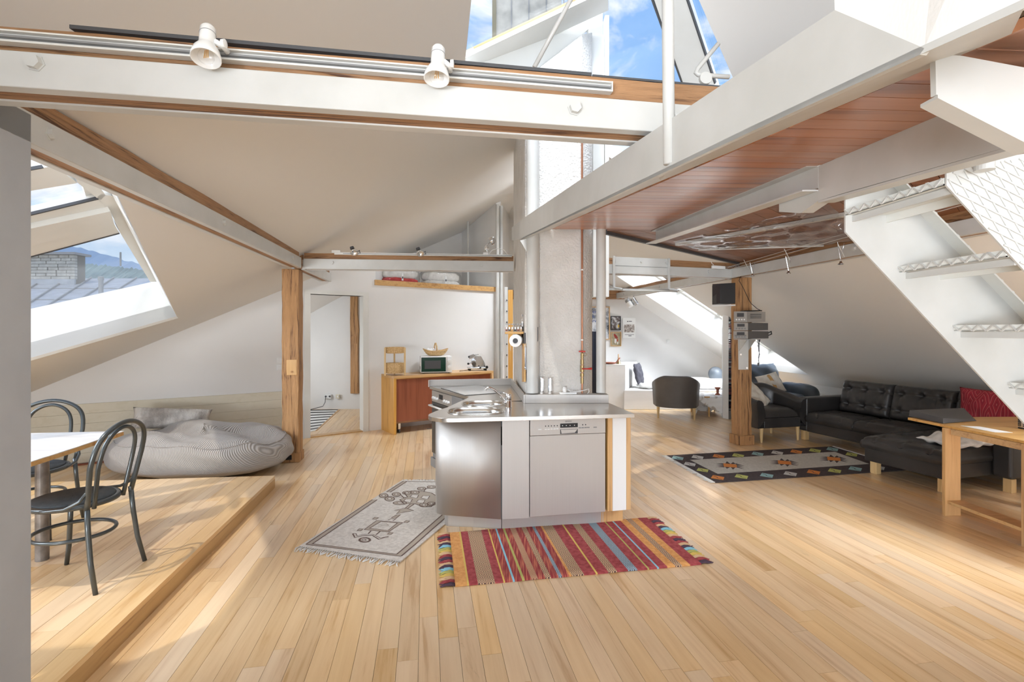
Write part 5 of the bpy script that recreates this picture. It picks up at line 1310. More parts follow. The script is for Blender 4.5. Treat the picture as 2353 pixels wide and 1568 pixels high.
for k in range(2):
    MB().tube([dp(1667+i*3,615-i*.35+2.4*math.sin(i*1.6+k*2.5),6.58) for i in range(12)],.003,6).build('wire','mgrey',tf,world=True,smooth=True)
MB().tube([dp(1640,609,6.6),dp(1636,606,6.6),dp(1634,601,6.6)],.004,6).build('lead','white',tf,world=True,smooth=True)
# ---------------------------------------------------------------- white tube rack hooked over the right back beam
rk=thing('tube_rack','white tube rack hooked over the beam right of the chimney','rack',tuple(dp(1470,650,6.2)))
sA,sB=bpos(ca,cdn,1408),bpos(ca,cdn,1534); nc_=V(-cdn.y,cdn.x,0)
MB().slab([FPc(sA,-.012,.005),FPc(sB,-.012,.005),FPc(sB,-.012,.215),FPc(sA,-.012,.215)],nc_*.008).build('plate','steel_w',rk,world=True,bevel=.002)
MB().slab([FPc(sA,-.013,.10),FPc(sB,-.013,.10),FPc(sB,-.013,.103),FPc(sA,-.013,.103)],nc_*-.001).build('joint_line','dgrey',rk,world=True)
for s in (sA+.02,(sA+sB)/2,sB-.03): hexbolt(rk,FPc(s,-.014,.165),-nc_,.014,.01)
dk=.10
for s in (sA,sB):
    MB().bar(FPc(s,-.03,.22),FPc(s,-.03,-.19),.02,.028,up=tuple(cdn)).build('hanger','steel_w',rk,world=True)
    MB().tube([FPc(s,-.30,-.20),FPc(s,.02,-.185)] if False else [FPc(s,.10,-.155),FPc(s,-.03,-.18),FPc(s,-.24,-.215)],.014,12).build('cross_tube','steel_w',rk,world=True,smooth=True)
MB().tube([FPc(sA-.25,-.05,-.21),FPc(sB+.06,-.05,-.19)],.013,12).build('long_tube','steel_w',rk,world=True,smooth=True)
MB().tube([FPc(sA,-.22,-.225),FPc(sB,-.22,-.225)],.011,12).build('long_tube','steel_w',rk,world=True,smooth=True)
# ---------------------------------------------------------------- rear spots under the purlin stub
for i,(x0,y0,lb) in enumerate(((1446,698,'left of two cylinder spotlights under the rear beam'),(1459,695,'right of two cylinder spotlights under the rear beam'))):
    p=dp(x0,y0,9.8); t=thing('cylinder_spotlight',lb,'spotlight',tuple(p),0,'rear cylinder spots')
    q=V(0,0,-1).rotation_difference(V(.45,-.4,-.9).normalized()).to_matrix().to_4x4()
    MB().lathe([(0,.09),(.045,.088),(.05,.08),(.05,.0),(.046,0),(.04,.02),(0,.03)],seg=20).xf(q).build('shade','mgrey' if i==0 else 'alu',t)
    MB().lathe([(.0505,.03),(.052,.0),(.052,-.06),(.045,-.07),(0,-.065)] if i==0 else [(.0505,.02),(.051,-.05),(.046,-.05),(0,-.02)],seg=20).xf(q).build('front_sleeve','white' if i==0 else 'alu',t)
    MB().tube([V(-.02,0,.06),V(-.02,.02,.13)],.008,8).build('stem','mgrey',t)
# ---------------------------------------------------------------- loudspeaker, hi-fi on the right post
spk=thing('loudspeaker','black loudspeaker fixed high on the left side of the right wooden post','speaker',tuple(dp(1664,675,6.5)))
a=dp(1637,700,6.45); b=dp(1691,651,6.45); 
def quadbox(pts,y0,depth,nm,mat,par,lean=0):
    P=[dp(x,y,y0) for x,y in pts]; return MB().slab(P,V(lean,depth,0)).build(nm,mat,par,world=True,bevel=.004)
quadbox([(1655,652),(1690,650),(1690,698),(1655,698)],6.38,.26,'cabinet','black',spk)
MB().slab([dp(1637,653,6.62),dp(1655,652,6.375),dp(1655,698,6.375),dp(1638,699,6.62)],V(.03,.05,0)).build('grille',noise_mat('speaker_cloth',s2l((52,44,48)),s2l((66,58,62)),90,.95,.3,200),spk,world=True,bevel=.003)
MB().slab([dp(1638,702,6.6),dp(1690,700,6.4),dp(1690,703,6.4),dp(1638,704,6.6)],V(0,.1,0)).build('shelf_plate','white',spk,world=True)
M['hifi']=plain('silver_grey_hifi',(176,172,166),.4,.3); M['hifid']=plain('dark_hifi_case',(100,98,96),.5,.2)
def hifi(y0,y1,x0,x1,xf,lb,mat,ph):
    t=thing('stereo_unit',lb,'stereo',tuple(dp((x0+x1)/2,y1,6.3)),0,None)
    F0=[dp(x0,y1,6.42),dp(xf,y1,6.28),dp(xf,y0,6.28),dp(x0,y0,6.42)]
    MB().slab(F0,V(.02,.02,0)).build('front_panel','hifi',t,world=True,bevel=.002)
    MB().slab([dp(xf,y1,6.285),dp(x1,y1-1,6.55),dp(x1,y0+1,6.55),dp(xf,y0,6.285)],V(-.05,.18,0)).build('case',mat,t,world=True,bevel=.002)
    f=lambda u,v: F0[0].lerp(F0[1],u).lerp(F0[3].lerp(F0[2],u),v)
    def pl(u0,u1,v0,v1,nm,m_,o=.003): MB().slab([f(u0,v0)+V(-.0,-o,0),f(u1,v0)+V(0,-o,0),f(u1,v1)+V(0,-o,0),f(u0,v1)+V(0,-o,0)],V(0,o,0)).build(nm,m_,t,world=True)
    pl(.25,.78,.5,.85,'display','dgrey')
    for k in range(4):
        c=f(.2+.2*k,.25); MB().lathe([(.010,0),(.009,.01),(0,.011)],seg=12).xf(Matrix.Translation(c)@Matrix.Rotation(R(90),4,'X')).build('knob' if ph==0 else 'button','porc' if ph==0 else 'mgrey',t,world=True)
    if ph==0:
        for k in range(3): MB().slab([dp(xf+8,y0+6+k*4,6.30),dp(x1-6,y0+6+k*4,6.52),dp(x1-6,y0+7.5+k*4,6.52),dp(xf+8,y0+7.5+k*4,6.30)],V(0,-.002,0)).build('vent_slot','dgrey',t,world=True)
    if ph==2:
        pl(.1,.9,.42,.47,'disc_drawer_gap','black')
    return t
hifi(716,741,1686,1759,1716,'silver stereo amplifier, topmost of three units on the right post','hifi',0)
hifi(742,760,1686,1765,1718,'grey stereo unit, middle of three on the right post','hifid',1)
hifi(761,779,1685,1766,1718,'grey disc player, lowest of three units on the right post','hifid',2)
br_=thing('wall_bracket','pale grey metal bracket holding the stereo units on the right post','bracket',tuple(dp(1708,820,6.6)))
MB().slab([dp(x,y,6.60) for x,y in ((1697,780),(1720,780),(1720,850),(1698,850))],V(.0,.02,0)).build('back_plate','steel_w',br_,world=True,bevel=.002)
MB().slab([dp(1698,806,6.59),dp(1716,781,6.30),dp(1699,781,6.59)],V(.012,.004,0)).build('gusset','steel_w',br_,world=True)
MB().slab([dp(1720,806,6.6),dp(1737,781,6.35),dp(1720,781,6.6)],V(.004,.01,0)).build('gusset','steel_w',br_,world=True)
MB().slab([dp(1686,780,6.40),dp(1718,780,6.26),dp(1764,779,6.5),dp(1722,779,6.72)],V(0,0,-.006)).build('tray','steel_w',br_,world=True)
for y in (815,846): MB().lathe([(.012,0),(.012,.006),(0,.006)],seg=10).xf(Matrix.Translation(dp(1702 if y==815 else 1716,y,6.6))@Matrix.Rotation(R(90),4,'X')).build('screw','chrome',br_,world=True)
cbl=thing('tangled_cables','dark cables with small connectors dangling below the stereo units','cable',tuple(dp(1744,800,6.6)))
for k in range(3): MB().tube([dp(1741+k*3,780,6.6),dp(1743+2*math.sin(k*2),795,6.58),dp(1741+k*2.5+2*math.cos(k),806,6.6),dp(1746-k*1.5,815+k*4,6.6),dp(1742+k,822+k*8,6.6)],.0045,6).build('cord','dgrey',cbl,world=True,smooth=True)
MB().tube([dp(1743,834,6.6),dp(1742,841,6.6)],.012,8).build('plug','dgrey',cbl,world=True)
MB().tube([dp(1766,765,6.56),dp(1772,762,6.5),dp(1773,768,6.5),dp(1766,771,6.56)],.008,8).build('cord','black',cbl,world=True,smooth=True)
wr=thing('aerial_wire','thin black wire running down the right side of the post to the amplifier','wire',tuple(dp(1720,680,6.6)))
MB().tube([dp(1703,634,6.62),dp(1698,645,6.6),dp(1707,660,6.66),dp(1720,688,6.66),dp(1726,698,6.6),dp(1740,710,6.5),dp(1750,715,6.4)],.004,6).build('cord','black',wr,world=True,smooth=True)
MB().slab([dp(1708,716,6.3),dp(1752,715,6.42),dp(1750,713,6.42),dp(1710,714,6.3)],V(0,.1,0)).build('flat_box','black',wr,world=True)
# tall slim disc rack behind the post
dr_=thing('disc_rack','tall slim pale disc rack standing behind the right post','rack',tuple(at(1672,961,0)))
dd0=8.8
MB().slab([dp(1661,961.5,dd0),dp(1674,964,dd0-.1),dp(1674,699,dd0-.1),dp(1661,701,dd0)],V(.05,.16,0)).build('side_panel','white',dr_,world=True)
MB().slab([dp(1684,962.8,dd0-.05),dp(1686,962.8,dd0-.05),dp(1686,699,dd0-.05),dp(1684,699,dd0-.05)],V(.02,.16,0)).build('side_panel','mgrey',dr_,world=True)
MB().slab([dp(1674,964,dd0-.1),dp(1685,962.8,dd0-.05),dp(1685,944,dd0-.05),dp(1674,944,dd0-.1)],V(.0,.12,0)).build('foot','mgrey',dr_,world=True)
rn=random.Random(8); y=942; dcols=[(36,30,40),(70,48,56),(150,150,150),(30,36,48),(110,60,60)]
dm=[plain('disc_case_%d'%i,c,.4) for i,c in enumerate(dcols)]
base=None; k=0
while y>702:
    h_=rn.choice((3.2,3.6,4.4)); m_=rn.choice(dm)
    o=MB().slab([dp(1675,y,dd0-.09),dp(1683.5-rn.random(),y,dd0-.06),dp(1683.5-rn.random(),y-h_+.8,dd0-.06),dp(1675,y-h_+.8,dd0-.09)],V(.01,.10,0)).build('disc_case',m_,None,world=True)
    tag(o,'slim disc case lying in the tall rack behind the right post','disc case','disc cases in the tall rack'); y-=h_
# ---------------------------------------------------------------- leather tub chairs
def tubchair(label,loc,rz,mat,legmat='birch'):
    t=thing('tub_armchair',label,'armchair',loc,rz)
    W=.80; D=.72; zb=.20
    # U-shaped shell following back and arms, front = -Y
    n=40
    def path(u):
        # from front left arm round the back to front right
        s=u*2-1
        ang=s*R(100)
        x=.385*math.sin(ang)/math.sin(R(90)) if abs(ang)<R(90) else math.copysign(.385,ang)
        y=.33*math.cos(ang) if abs(ang)<R(90) else 0
        if abs(s)>.62:
            k=(abs(s)-.62)/.38; a=R(100)*.62; x=math.copysign(.385*math.sin(a)+(.395-.385*math.sin(a))*min(1,k*1.6),s); y=.33*math.cos(a)-(.33*math.cos(a)+.33)*k
        return x,y
    def hgt(u):
        s=abs(u*2-1); return .76-.17*max(0,min(1,(s-.30)/.62))**1.3
    def shell(u,v):
        x,y=path(u); x2,y2=path(min(1,u+.002)); x1,y1=path(max(0,u-.002)); tx,ty=x2-x1,y2-y1; l=math.hypot(tx,ty) or 1; nx,ny=ty/l,-tx/l   # inward normal guess
        if nx*(-x)+ny*(-y)<0: nx,ny=-nx,-ny
        top=hgt(u); flare=.035
        # profile: outside bottom -> outside top -> roll -> inside down
        prof=[(0.0,zb),(-.008,zb+.12),(-.012,top-.16),(-.025,top-.05),(-.02,top-.012),(.01,top+.0),(.055,top-.015),(.085,top-.05),(.095,top-.12),(.10,zb+.26),(.10,zb+.1)]
        k=v*(len(prof)-1); i=min(int(k),len(prof)-2); f=k-i; o=prof[i][0]*(1-f)+prof[i+1][0]*f; z=prof[i][1]*(1-f)+prof[i+1][1]*f
        return V(x+nx*o,y+ny*o,z)
    sh_=MB().grid(shell,n,21).build('shell',mat,t,smooth=True,sub=1)
    # arm fronts
    for u,nm in ((0,'arm_front'),(1,'arm_front')):
        mb=MB(); P=[shell(u,v/20) for v in range(21)]; vs=[mb.bm.verts.new(p) for p in P]; mb.bm.faces.new(vs); mb.build(nm,mat,t,solid=.012)
    MB().slab([V(*path(u/20),zb+.004) for u in range(21)],V(0,0,.05)).build('base','black',t)
    MB().box((-.30,-.335,zb),(.30,.22,zb+.14)).build('front_rail',mat,t,bevel=.012)
    mb=MB()
    def cush(u,v):
        x=(u-.5)*2; y=(v-.5)*2; e=max(0,(1-abs(x)**5)*(1-abs(y)**5)); return V(x*.292,y*.29-.045,zb+.145+.10*e**.35+.025*e)
    mb.grid(cush,26,26); mb.grid(lambda u,v:V((u-.5)*.584,(v-.5)*.58-.045,zb+.142),4,4); mb.build('seat_cushion',mat,t,smooth=True)
    for sx,sy in ((-1,-1),(1,-1),(-1,1),(1,1)):
        x=sx*.30; y=-.28 if sy<0 else .22
        MB().lathe([(.014,0),(.026,zb+.0)],(x,y,0),seg=12).build('leg',legmat,t,smooth=False)
    return t
tubchair('dark grey leather tub armchair seen from behind near the white bench',(2.93,8.95,0),R(163),'leather_g')
tubchair('black leather tub armchair standing right of the wooden post',(3.66,7.24,0),R(14),'leather_k')
pillow('throw_cushion','cream cushion leaning inside the black tub armchair','cushion',(3.50,7.20,.56),(.42,.40,.12),(R(58),R(-30),R(40)),noise_mat('cream_cushion',s2l((210,200,184)),s2l((228,220,206)),12,.95,.3,80),seedv=4)
# blue-grey recliner
rc=thing('recliner_armchair','plump blue-grey leather armchair in the corner under the roof window','armchair',(4.56,8.75,0),R(20))
pillow('x','','',(0,0,0),(.95,.62,.34),(R(64),0,0),'leather_b',parent=rc,wr=.03); 
for o in rc.children: o.location=(.02,.30,.66); o.name='back_cushion'
def blob(nm,c,s,mat,par,p=.6,wr=.015):
    def f(u,v):
        a=2*math.pi*u; b=math.pi*(v-.5); cb=abs(math.cos(b))**p; return V(c[0]+s[0]*cb*math.copysign(abs(math.cos(a))**p,math.cos(a)),c[1]+s[1]*cb*math.copysign(abs(math.sin(a))**p,math.sin(a)),c[2]+s[2]*math.copysign(abs(math.sin(b))**p,math.sin(b))+wr*math.sin(7*a)*cb*math.sin(3*b))
    return MB().grid(f,36,20,cu=True).build(nm,mat,par,smooth=True)
blob('seat_cushion',(0,-.12,.36),(.34,.36,.12),'leather_b',rc)
blob('arm',(-.45,-.08,.42),(.13,.42,.20),'leather_b',rc); blob('arm',(.45,-.08,.42),(.13,.42,.20),'leather_b',rc)
blob('base',(0,.02,.20),(.46,.42,.17),'leather_g',rc,p=.35)
M['stripec']=noise_mat('cream_cushion2',s2l((226,218,204)),s2l((238,232,222)),12,.95,.3,80)
t,_=pillow('striped_cushion','cream cushion with one broad tan stripe on the blue-grey armchair','cushion',(4.30,8.32,.66),(.42,.36,.13),(R(62),R(-12),R(12)),'stripec',seedv=6)
mb=MB(); mb.grid(lambda u,v:V(-.03+.06*u,(v-.5)*.33,.068*max(0,1-abs((v-.5)*2)**2.6)**.55+.004),5,22); mb.xf(Euler((R(62),R(-12),0)).to_matrix().to_4x4()); mb.build('tan_stripe','oakx',t,smooth=True)
# ---------------------------------------------------------------- corner sofa
SFO=V(4.05,4.68,0); su=V(.956,.29,0).normalized(); sang=math.atan2(su.y,su.x)
sofa=thing('corner_sofa','black buttoned leather corner sofa with a chaise on pale block legs','sofa',tuple(SFO),sang)
LK='leather_k'
def cushion_top(x0,x1,y0,y1,z0,z1,tx,ty,nm,par=sofa,nx=56,ny=56,axis='z',puff=.02,depth=.035,mat=LK):
    """buttoned seat cushion: tufts in a tx by ty grid"""
    T=[((i+.5)/tx,(j+.5)/ty) for i in range(tx) for j in range(ty)]
    def top(u,v):
        x=(u-.5)*2;y=(v-.5)*2; e=max(0,(1-abs(x)**8)*(1-abs(y)**8)); z=z1+puff*(e**.5)-(1-e**.3)*.045
        for a,b in T:
            dx=(u-a)*(x1-x0); dy=(v-b)*(y1-y0); d=math.hypot(dx,dy); z-=depth*math.exp(-(d/.032)**1.3)
            ang=math.atan2(dy,dx); z-=.006*math.exp(-(d/.11)**2)*(.5+.5*math.cos(8*ang))
        for i in range(1,tx): z-=0
        for j in range(ty): 
            dy=(v-(j+.5)/ty)*(y1-y0); z-=.010*math.exp(-(dy/.008)**2)*(1 if tx>1 else 0)
        return V(x0+(x1-x0)*u,y0+(y1-y0)*v,z)
    mb=MB(); mb.grid(top,nx,ny)
    # sides
    def side(u,v):
        p=u*4; k=int(p)%4; f=p-int(p); c=[(0,0),(1,0),(1,1),(0,1)]; a=c[k]; b=c[(k+1)%4]; uu=a[0]+(b[0]-a[0])*f; vv=a[1]+(b[1]-a[1])*f; tp=top(uu,vv); cx=(x0+x1)/2; cy=(y0+y1)/2
        bul=.012*math.sin(math.pi*v); dx=(tp.x-cx)/((x1-x0)/2); dy=(tp.y-cy)/((y1-y0)/2)
        return V(tp.x+bul*dx,tp.y+bul*dy,z0+(tp.z-z0)*v)
    mb.grid(side,96,7,cu=True)
    return mb
# chaise, local x = su (toward the slope), y away along the sofa
MB().box((.02,.0,.13),(1.62,.80,.27)).build('chaise_frame',LK,sofa,bevel=.012)
cushion_top(-.02,1.25,-.01,.80,.272,.40,5,3,'c').build('chaise_cushion',LK,sofa,smooth=True)
MB().box((.74,.80,.13),(1.62,2.20,.27)).build('seat_frame',LK,sofa,bevel=.012)
cushion_top(.72,1.25,.81,1.50,.272,.40,2,2,'c',nx=40,ny=50,depth=.02).build('seat_cushion',LK,sofa,smooth=True)
cushion_top(.72,1.25,1.505,2.19,.272,.40,2,2,'c',nx=40,ny=50,depth=.02).build('seat_cushion',LK,sofa,smooth=True)
MB().box((.74,2.195,.13),(1.66,2.36,.60)).build('armrest',LK,sofa,bevel=.03,seg=3)
MB().box((.62,-.17,.13),(1.66,-.005,.60)).build('armrest',LK,sofa,bevel=.03,seg=3)
MB().box((1.50,-.0,.13),(1.66,2.19,.60)).build('back_frame',LK,sofa,bevel=.03,seg=3)
def backc(y0,y1,nm):
    mb=cushion_top(0,y1-y0,0,.44,-.08,.06,3,2,nm,nx=60,ny=40,depth=.065,puff=.035)
    # cushion built flat: x along sofa, y up, z toward the front; stand it up leaning back
    mt=Matrix(((0,0,-1,0),(1,0,0,0),(0,1,0,0),(0,0,0,1)))
    mb.xf(mt); mb.xf(Matrix.Rotation(R(14),4,'Y')); mb.xf(Matrix.Translation(V(1.33,y0,.40)))
    return mb.build('back_cushion',LK,sofa,smooth=True)
backc(1.48,2.17,'b'); backc(.76,1.46,'b'); backc(.05,.74,'b')
for x,y in ((.08,.06),(.08,.72),(.68,-.12),(1.58,-.12),(.80,2.28),(1.58,2.28),(.80,1.2)):
    MB().box((x-.035,y-.035,0),(x+.035,y+.035,.13)).build('leg','birch',sofa,bevel=.003)
def sf(u,w,z): return SFO+su*u+V(-su.y,su.x,0)*w+V(0,0,z)
def kilimcloth(name,c1,c2,c3,scale):
    m,nt,b=newmat(name,s2l(c1),.95); N=nt.nodes.new; L=nt.links.new
    tc=N('ShaderNodeTexCoord'); sx=N('ShaderNodeSeparateXYZ'); L(tc.outputs['Object'],sx.inputs[0])
    def tri(o):
        m1=N('ShaderNodeMath'); m1.operation='PINGPONG'; L(o,m1.inputs[0]); m1.inputs[1].default_value=.5/scale; return m1.outputs[0]
    ad=N('ShaderNodeMath'); ad.operation='ADD'; L(tri(sx.outputs['X']),ad.inputs[0]); L(tri(sx.outputs['Y']),ad.inputs[1])
    mu=N('ShaderNodeMath'); mu.operation='MULTIPLY'; L(ad.outputs[0],mu.inputs[0]); mu.inputs[1].default_value=scale*4; fr=N('ShaderNodeMath'); fr.operation='FRACT'; L(mu.outputs[0],fr.inputs[0])
    cr=N('ShaderNodeValToRGB'); cr.color_ramp.interpolation='CONSTANT'; e=cr.color_ramp.elements; e[0].color=(*s2l(c1),1); e[1].position=.5; e[1].color=(*s2l(c2),1); q=e.new(.8); q.color=(*s2l(c3),1)
    L(fr.outputs[0],cr.inputs[0]); L(cr.outputs[0],b.inputs['Base Color']); return m
M['redcush']=kilimcloth('red_woven_cushion',(150,40,52),(132,32,46),(176,84,84),9)
t,_=pillow('red_cushion','red patterned cushion standing at the near end of the black sofa','cushion',tuple(sf(1.14,.28,.70)),(.56,.44,.14),(R(80),0,sang+R(90)+R(12)+R(180)),'redcush',seedv=3)
t,_=pillow('sheepskin_pad','crumpled grey-white cushion lying on the chaise behind the oak table','cushion',tuple(sf(.45,.16,.455)),(.62,.42,.09),(0,0,sang),'fabric_w',seedv=12,wr=.03)
# ---------------------------------------------------------------- oak table right
TZ=.75
ot=thing('oak_console','oak table with board legs and a low shelf cut by the right frame edge','table',(3.62,4.1,0))
tops=[V(3.59,4.54,TZ),V(3.70,2.75,TZ),V(4.75,2.80,TZ),V(4.66,4.58,TZ)]
MB().slab(tops,V(0,0,-.022)).build('top','oakx',ot,world=True,bevel=.002)
def fr_(p,q,z0,z1,th=.022): 
    p=V(*p,0);q=V(*q,0); d=(q-p).normalized(); n=V(-d.y,d.x,0); return MB().slab([V(p.x,p.y,z0),V(q.x,q.y,z0),V(q.x,q.y,z1),V(p.x,p.y,z1)],n*th)
fr_((3.61,4.12),(3.69,2.85),.68,.727).build('apron','oakx',ot,world=True,bevel=.001)
for yy,x_ in ((4.145,3.60),(3.53,3.635),(2.9,3.67)):
    MB().slab([V(x_-.012,yy,0),V(x_+.125,yy+.01,0),V(x_+.125,yy+.01,.727),V(x_-.012,yy,.727)],V(.003,.034,0)).build('leg','oak',ot,world=True,bevel=.002)
    if yy!=3.53: MB().slab([V(x_+.9,yy,0),V(x_+1.02,yy+.01,0),V(x_+1.02,yy+.01,.727),V(x_+.9,yy,.727)],V(.003,.034,0)).build('leg','oak',ot,world=True,bevel=.002)
MB().slab([V(3.605,4.145,.128),V(3.665,2.93,.128),V(3.80,2.93,.128),V(3.735,4.155,.128)],V(0,0,-.024)).build('low_shelf','oakx',ot,world=True,bevel=.002)
bx=thing('grey_box','flat dark grey slanted box lying on the oak table','box',tuple(at(2170,968,TZ)))
P=[at(2088,957,TZ+.001),at(2167,974,TZ+.001),at(2244,968,TZ+.001),at(2215,951,TZ+.001)]
hh=.045; T_=[P[0]+V(.01,0,hh+.012),P[1]+V(0,0,hh),P[2]+V(-.02,0,.01),P[3]+V(0,0,hh+.01)]
mb=MB(); a=[mb.bm.verts.new(p) for p in P]; b=[mb.bm.verts.new(p) for p in T_]
mb.bm.faces.new(a[::-1]); mb.bm.faces.new(b)
for i in range(4): mb.bm.faces.new([a[i],a[(i+1)%4],b[(i+1)%4],b[i]])
mb.build('body','dgrey',bx,world=True,bevel=.003)
pp=thing('paper_sheet','white sheet of paper lying on the oak table','paper',tuple(at(2265,987,TZ)))
MB().slab([at(2207,979,TZ+.001),at(2252,981,TZ+.001),at(2327,995,TZ+.001),at(2285,994,TZ+.001)],V(0,0,.0015)).build('sheet','paper',pp,world=True)
pc_=at(2356,986,TZ); pcu=thing('pen_cup','perforated dark metal pen cup at the right frame edge on the oak table','cup',(pc_.x,pc_.y,TZ+.001))
MB().lathe([(.042,0),(.042,.01),(.040,.011)],seg=28).build('base','black',pcu)
MB().lathe([(.040,.011),(.040,.115),(.037,.115),(.037,.012),(0,.012)],seg=28).build('cup','alu',pcu,smooth=False)
for i in range(12):
    for j in range(6):
        a=2*math.pi*i/12; MB().box((-.004,-.002,-.004),(.004,.002,.004)).xf(Matrix.Translation(V(.0405*math.cos(a),.0405*math.sin(a),.025+j*.014))@Matrix.Rotation(a+R(90),4,'Z')).build('slot','black',pcu)
# ---------------------------------------------------------------- white bench group at the back
wp=thing('white_pedestal','tall white plastered block at the left of the rear bench','pedestal',(2.1,10.5,0))
A_=[V(1.70,9.86,0),V(2.235,9.86,0),V(2.80,11.19,0),V(1.70,11.19,0)]
MB().slab(A_,V(0,0,.86)).build('block','wall',wp,world=True,bevel=.01)
MB().slab([p+V(0,0,.861) for p in A_],V(0,0,.006)).build('marble_top','marble',wp,world=True)
wb=thing('white_bench','low white plastered bench with a step in front of the picture wall','bench',(3.2,10.3,0))
MB().slab([V(2.19,9.80,0),V(4.35,9.80,0),V(4.6,10.9,0),V(4.6,11.19,0),V(2.81,11.19,0),V(2.24,9.85,0)],V(0,0,.375)).build('block','wall',wb,world=True,bevel=.01)
bd_=thing('daybed_mattress','white bed-like mattress on the right part of the rear bench','mattress',(3.9,10.4,.376))
blob('mattress',(0,0,.09),(.62,.46,.085),'fabric_w',bd_,p=.3,wr=.01)
t=thing('round_cushion','round grey cushion at the far right of the white mattress','cushion',(4.28,10.5,.63))
MB().lathe([(0,-.05),(.14,-.045),(.165,0),(.14,.045),(0,.05)],seg=28).xf(Matrix.Rotation(R(75),4,'X')).build('cover','leather_b',t,smooth=True)
pillow('dark_cushion','dark grey cushion leaning on the white pedestal','cushion',(2.62,10.35,.66),(.44,.44,.12),(R(78),0,R(60)),'fabric_d',seedv=8)
t,_=pillow('white_seat_cushion','flat white patterned cushion under the dark one on the rear bench','cushion',(2.78,10.15,.43),(.44,.42,.11),(0,0,R(5)),'fabric_w',seedv=9)
# bell, dish
p=dp(1421,834,10.25); t=thing('hand_bell','brass hand bell with a wooden handle on the white pedestal','bell',(p.x,p.y,.868))
MB().lathe([(.052,0),(.050,.006),(.036,.03),(.030,.07),(.018,.09),(0,.094)],seg=22).build('bell','brass',t,smooth=True)
MB().lathe([(.008,.09),(.013,.12),(.010,.15),(.012,.19),(.006,.20),(0,.20)],seg=12).build('handle','oak',t,smooth=True)
p=dp(1402,835,10.15); t=thing('red_pan','small red-brown dish with an upright handle on the white pedestal','dish',(p.x,p.y,.868))
MB().lathe([(.05,0),(.11,.012),(.125,.035),(.115,.035),(.05,.012),(0,.012)],seg=24).build('bowl','redwood',t,smooth=True)
MB().tube([V(.10,0,.02),V(.15,0,.06),V(.20,0,.13)],[.009,.010,.013],8).build('handle','redwood',t,smooth=True)
# side table with cloth
stb=thing('side_table','small low table with slim wooden legs between the grey armchair and the disc rack','table',(3.74,9.30,0),R(12))
MB().box((-.36,-.30,.345),(.26,.32,.365)).build('top','oakx',stb)
for x,y in ((-.26,-.26),(.18,-.26),(-.29,.26),(.20,.26)): MB().lathe([(.014,0),(.022,.345)],(x,y,0),seg=12).build('leg','oak',stb)
cl_=thing('table_cloth','white cloth with pointed corners draped over the small low table','cloth',(3.74,9.30,.366),R(12+35))
def clf(u,v):
    x=(u-.5)*1.15; y=(v-.5)*1.15; a=R(-35); X=x*math.cos(a)-y*math.sin(a); Y=x*math.sin(a)+y*math.cos(a)
    ox=max(0,-.37-X,X-.27); oy=max(0,-.31-Y,Y-.33); o=max(ox,oy); X2=min(max(X,-.375),.275); Y2=min(max(Y,-.315),.335)
    f=.02*math.sin(18*(x+y))*min(1,o*6)
    b=-a; xx=X2+math.copysign(f,X2) if ox>0 else X2; yy=Y2+math.copysign(f,Y2) if oy>0 else Y2
    return V(xx*math.cos(b)-yy*math.sin(b),xx*math.sin(b)+yy*math.cos(b),.003-o*.9)
MB().grid(clf,44,44).build('cloth',noise_mat('printed_cloth',s2l((190,178,164)),s2l((240,238,234)),9,.9,.2,60,lo=.40,hi=.5),cl_,smooth=True)
p=dp(1649,908,9.15); t=thing('red_goblet','red-brown goblet-shaped candle holder on the white cloth','candle holder',(p.x,p.y,.372))
MB().lathe([(.045,0),(.045,.01),(.022,.03),(.02,.06),(.03,.07),(.02,.08),(.045,.12),(.055,.135),(.05,.135),(.0,.10)],seg=22).build('goblet','redwood',t,smooth=True)
# ---------------------------------------------------------------- pictures
WY=11.19
def wq_(x,y,o=0): return dp(x,y,WY-o)
def picture(name,label,cat,x0,y0,x1,y1,fw,fmat,paint,group=None,flat=False):
    t=thing(name,label,cat,tuple(wq_((x0+x1)/2,y1)),0,group)
    a=wq_(x0,y1); b=wq_(x1,y0)
    if not flat:
        w=fw
        MB().box((a.x,WY-.025,a.z),(a.x+w,WY-.001,b.z)).build('frame',fmat,t,world=True); MB().box((b.x-w,WY-.025,a.z),(b.x,WY-.001,b.z)).build('frame',fmat,t,world=True)
        MB().box((a.x+w,WY-.025,a.z),(b.x-w,WY-.001,a.z+w)).build('frame',fmat,t,world=True); MB().box((a.x+w,WY-.025,b.z-w),(b.x-w,WY-.001,b.z)).build('frame',fmat,t,world=True)
    else: w=0
    MB().box((a.x+w,WY-.012,a.z+w),(b.x-w,WY-.003,b.z-w)).build('print',paint,t,world=True)
    return t,a,b
def blotch(name,cols,scale,seedv=0,lo=.3,hi=.7):
    m,nt,b=newmat(name,s2l(cols[0]),.6); N=nt.nodes.new; L=nt.links.new
    tc=N('ShaderNodeTexCoord'); mp=N('ShaderNodeMapping'); mp.inputs['Location'].default_value=(seedv,seedv*.7,0); L(tc.outputs['Object'],mp.inputs[0]); no=N('ShaderNodeTexNoise'); no.inputs['Scale'].default_value=scale; no.inputs['Detail'].default_value=5; L(mp.outputs[0],no.inputs['Vector'])
    cr=N('ShaderNodeValToRGB'); cr.color_ramp.interpolation='CONSTANT'; e=cr.color_ramp.elements; n=len(cols)
    e[0].position=0; e[0].color=(*s2l(cols[0]),1); e[1].position=lo+(hi-lo)/(n-1)*.5; e[1].color=(*s2l(cols[1]),1)
    for i in range(2,n): q=e.new(lo+(hi-lo)*i/(n)); q.color=(*s2l(cols[i]),1)
    L(no.outputs['Fac'],cr.inputs[0]); L(cr.outputs[0],b.inputs['Base Color']); return m
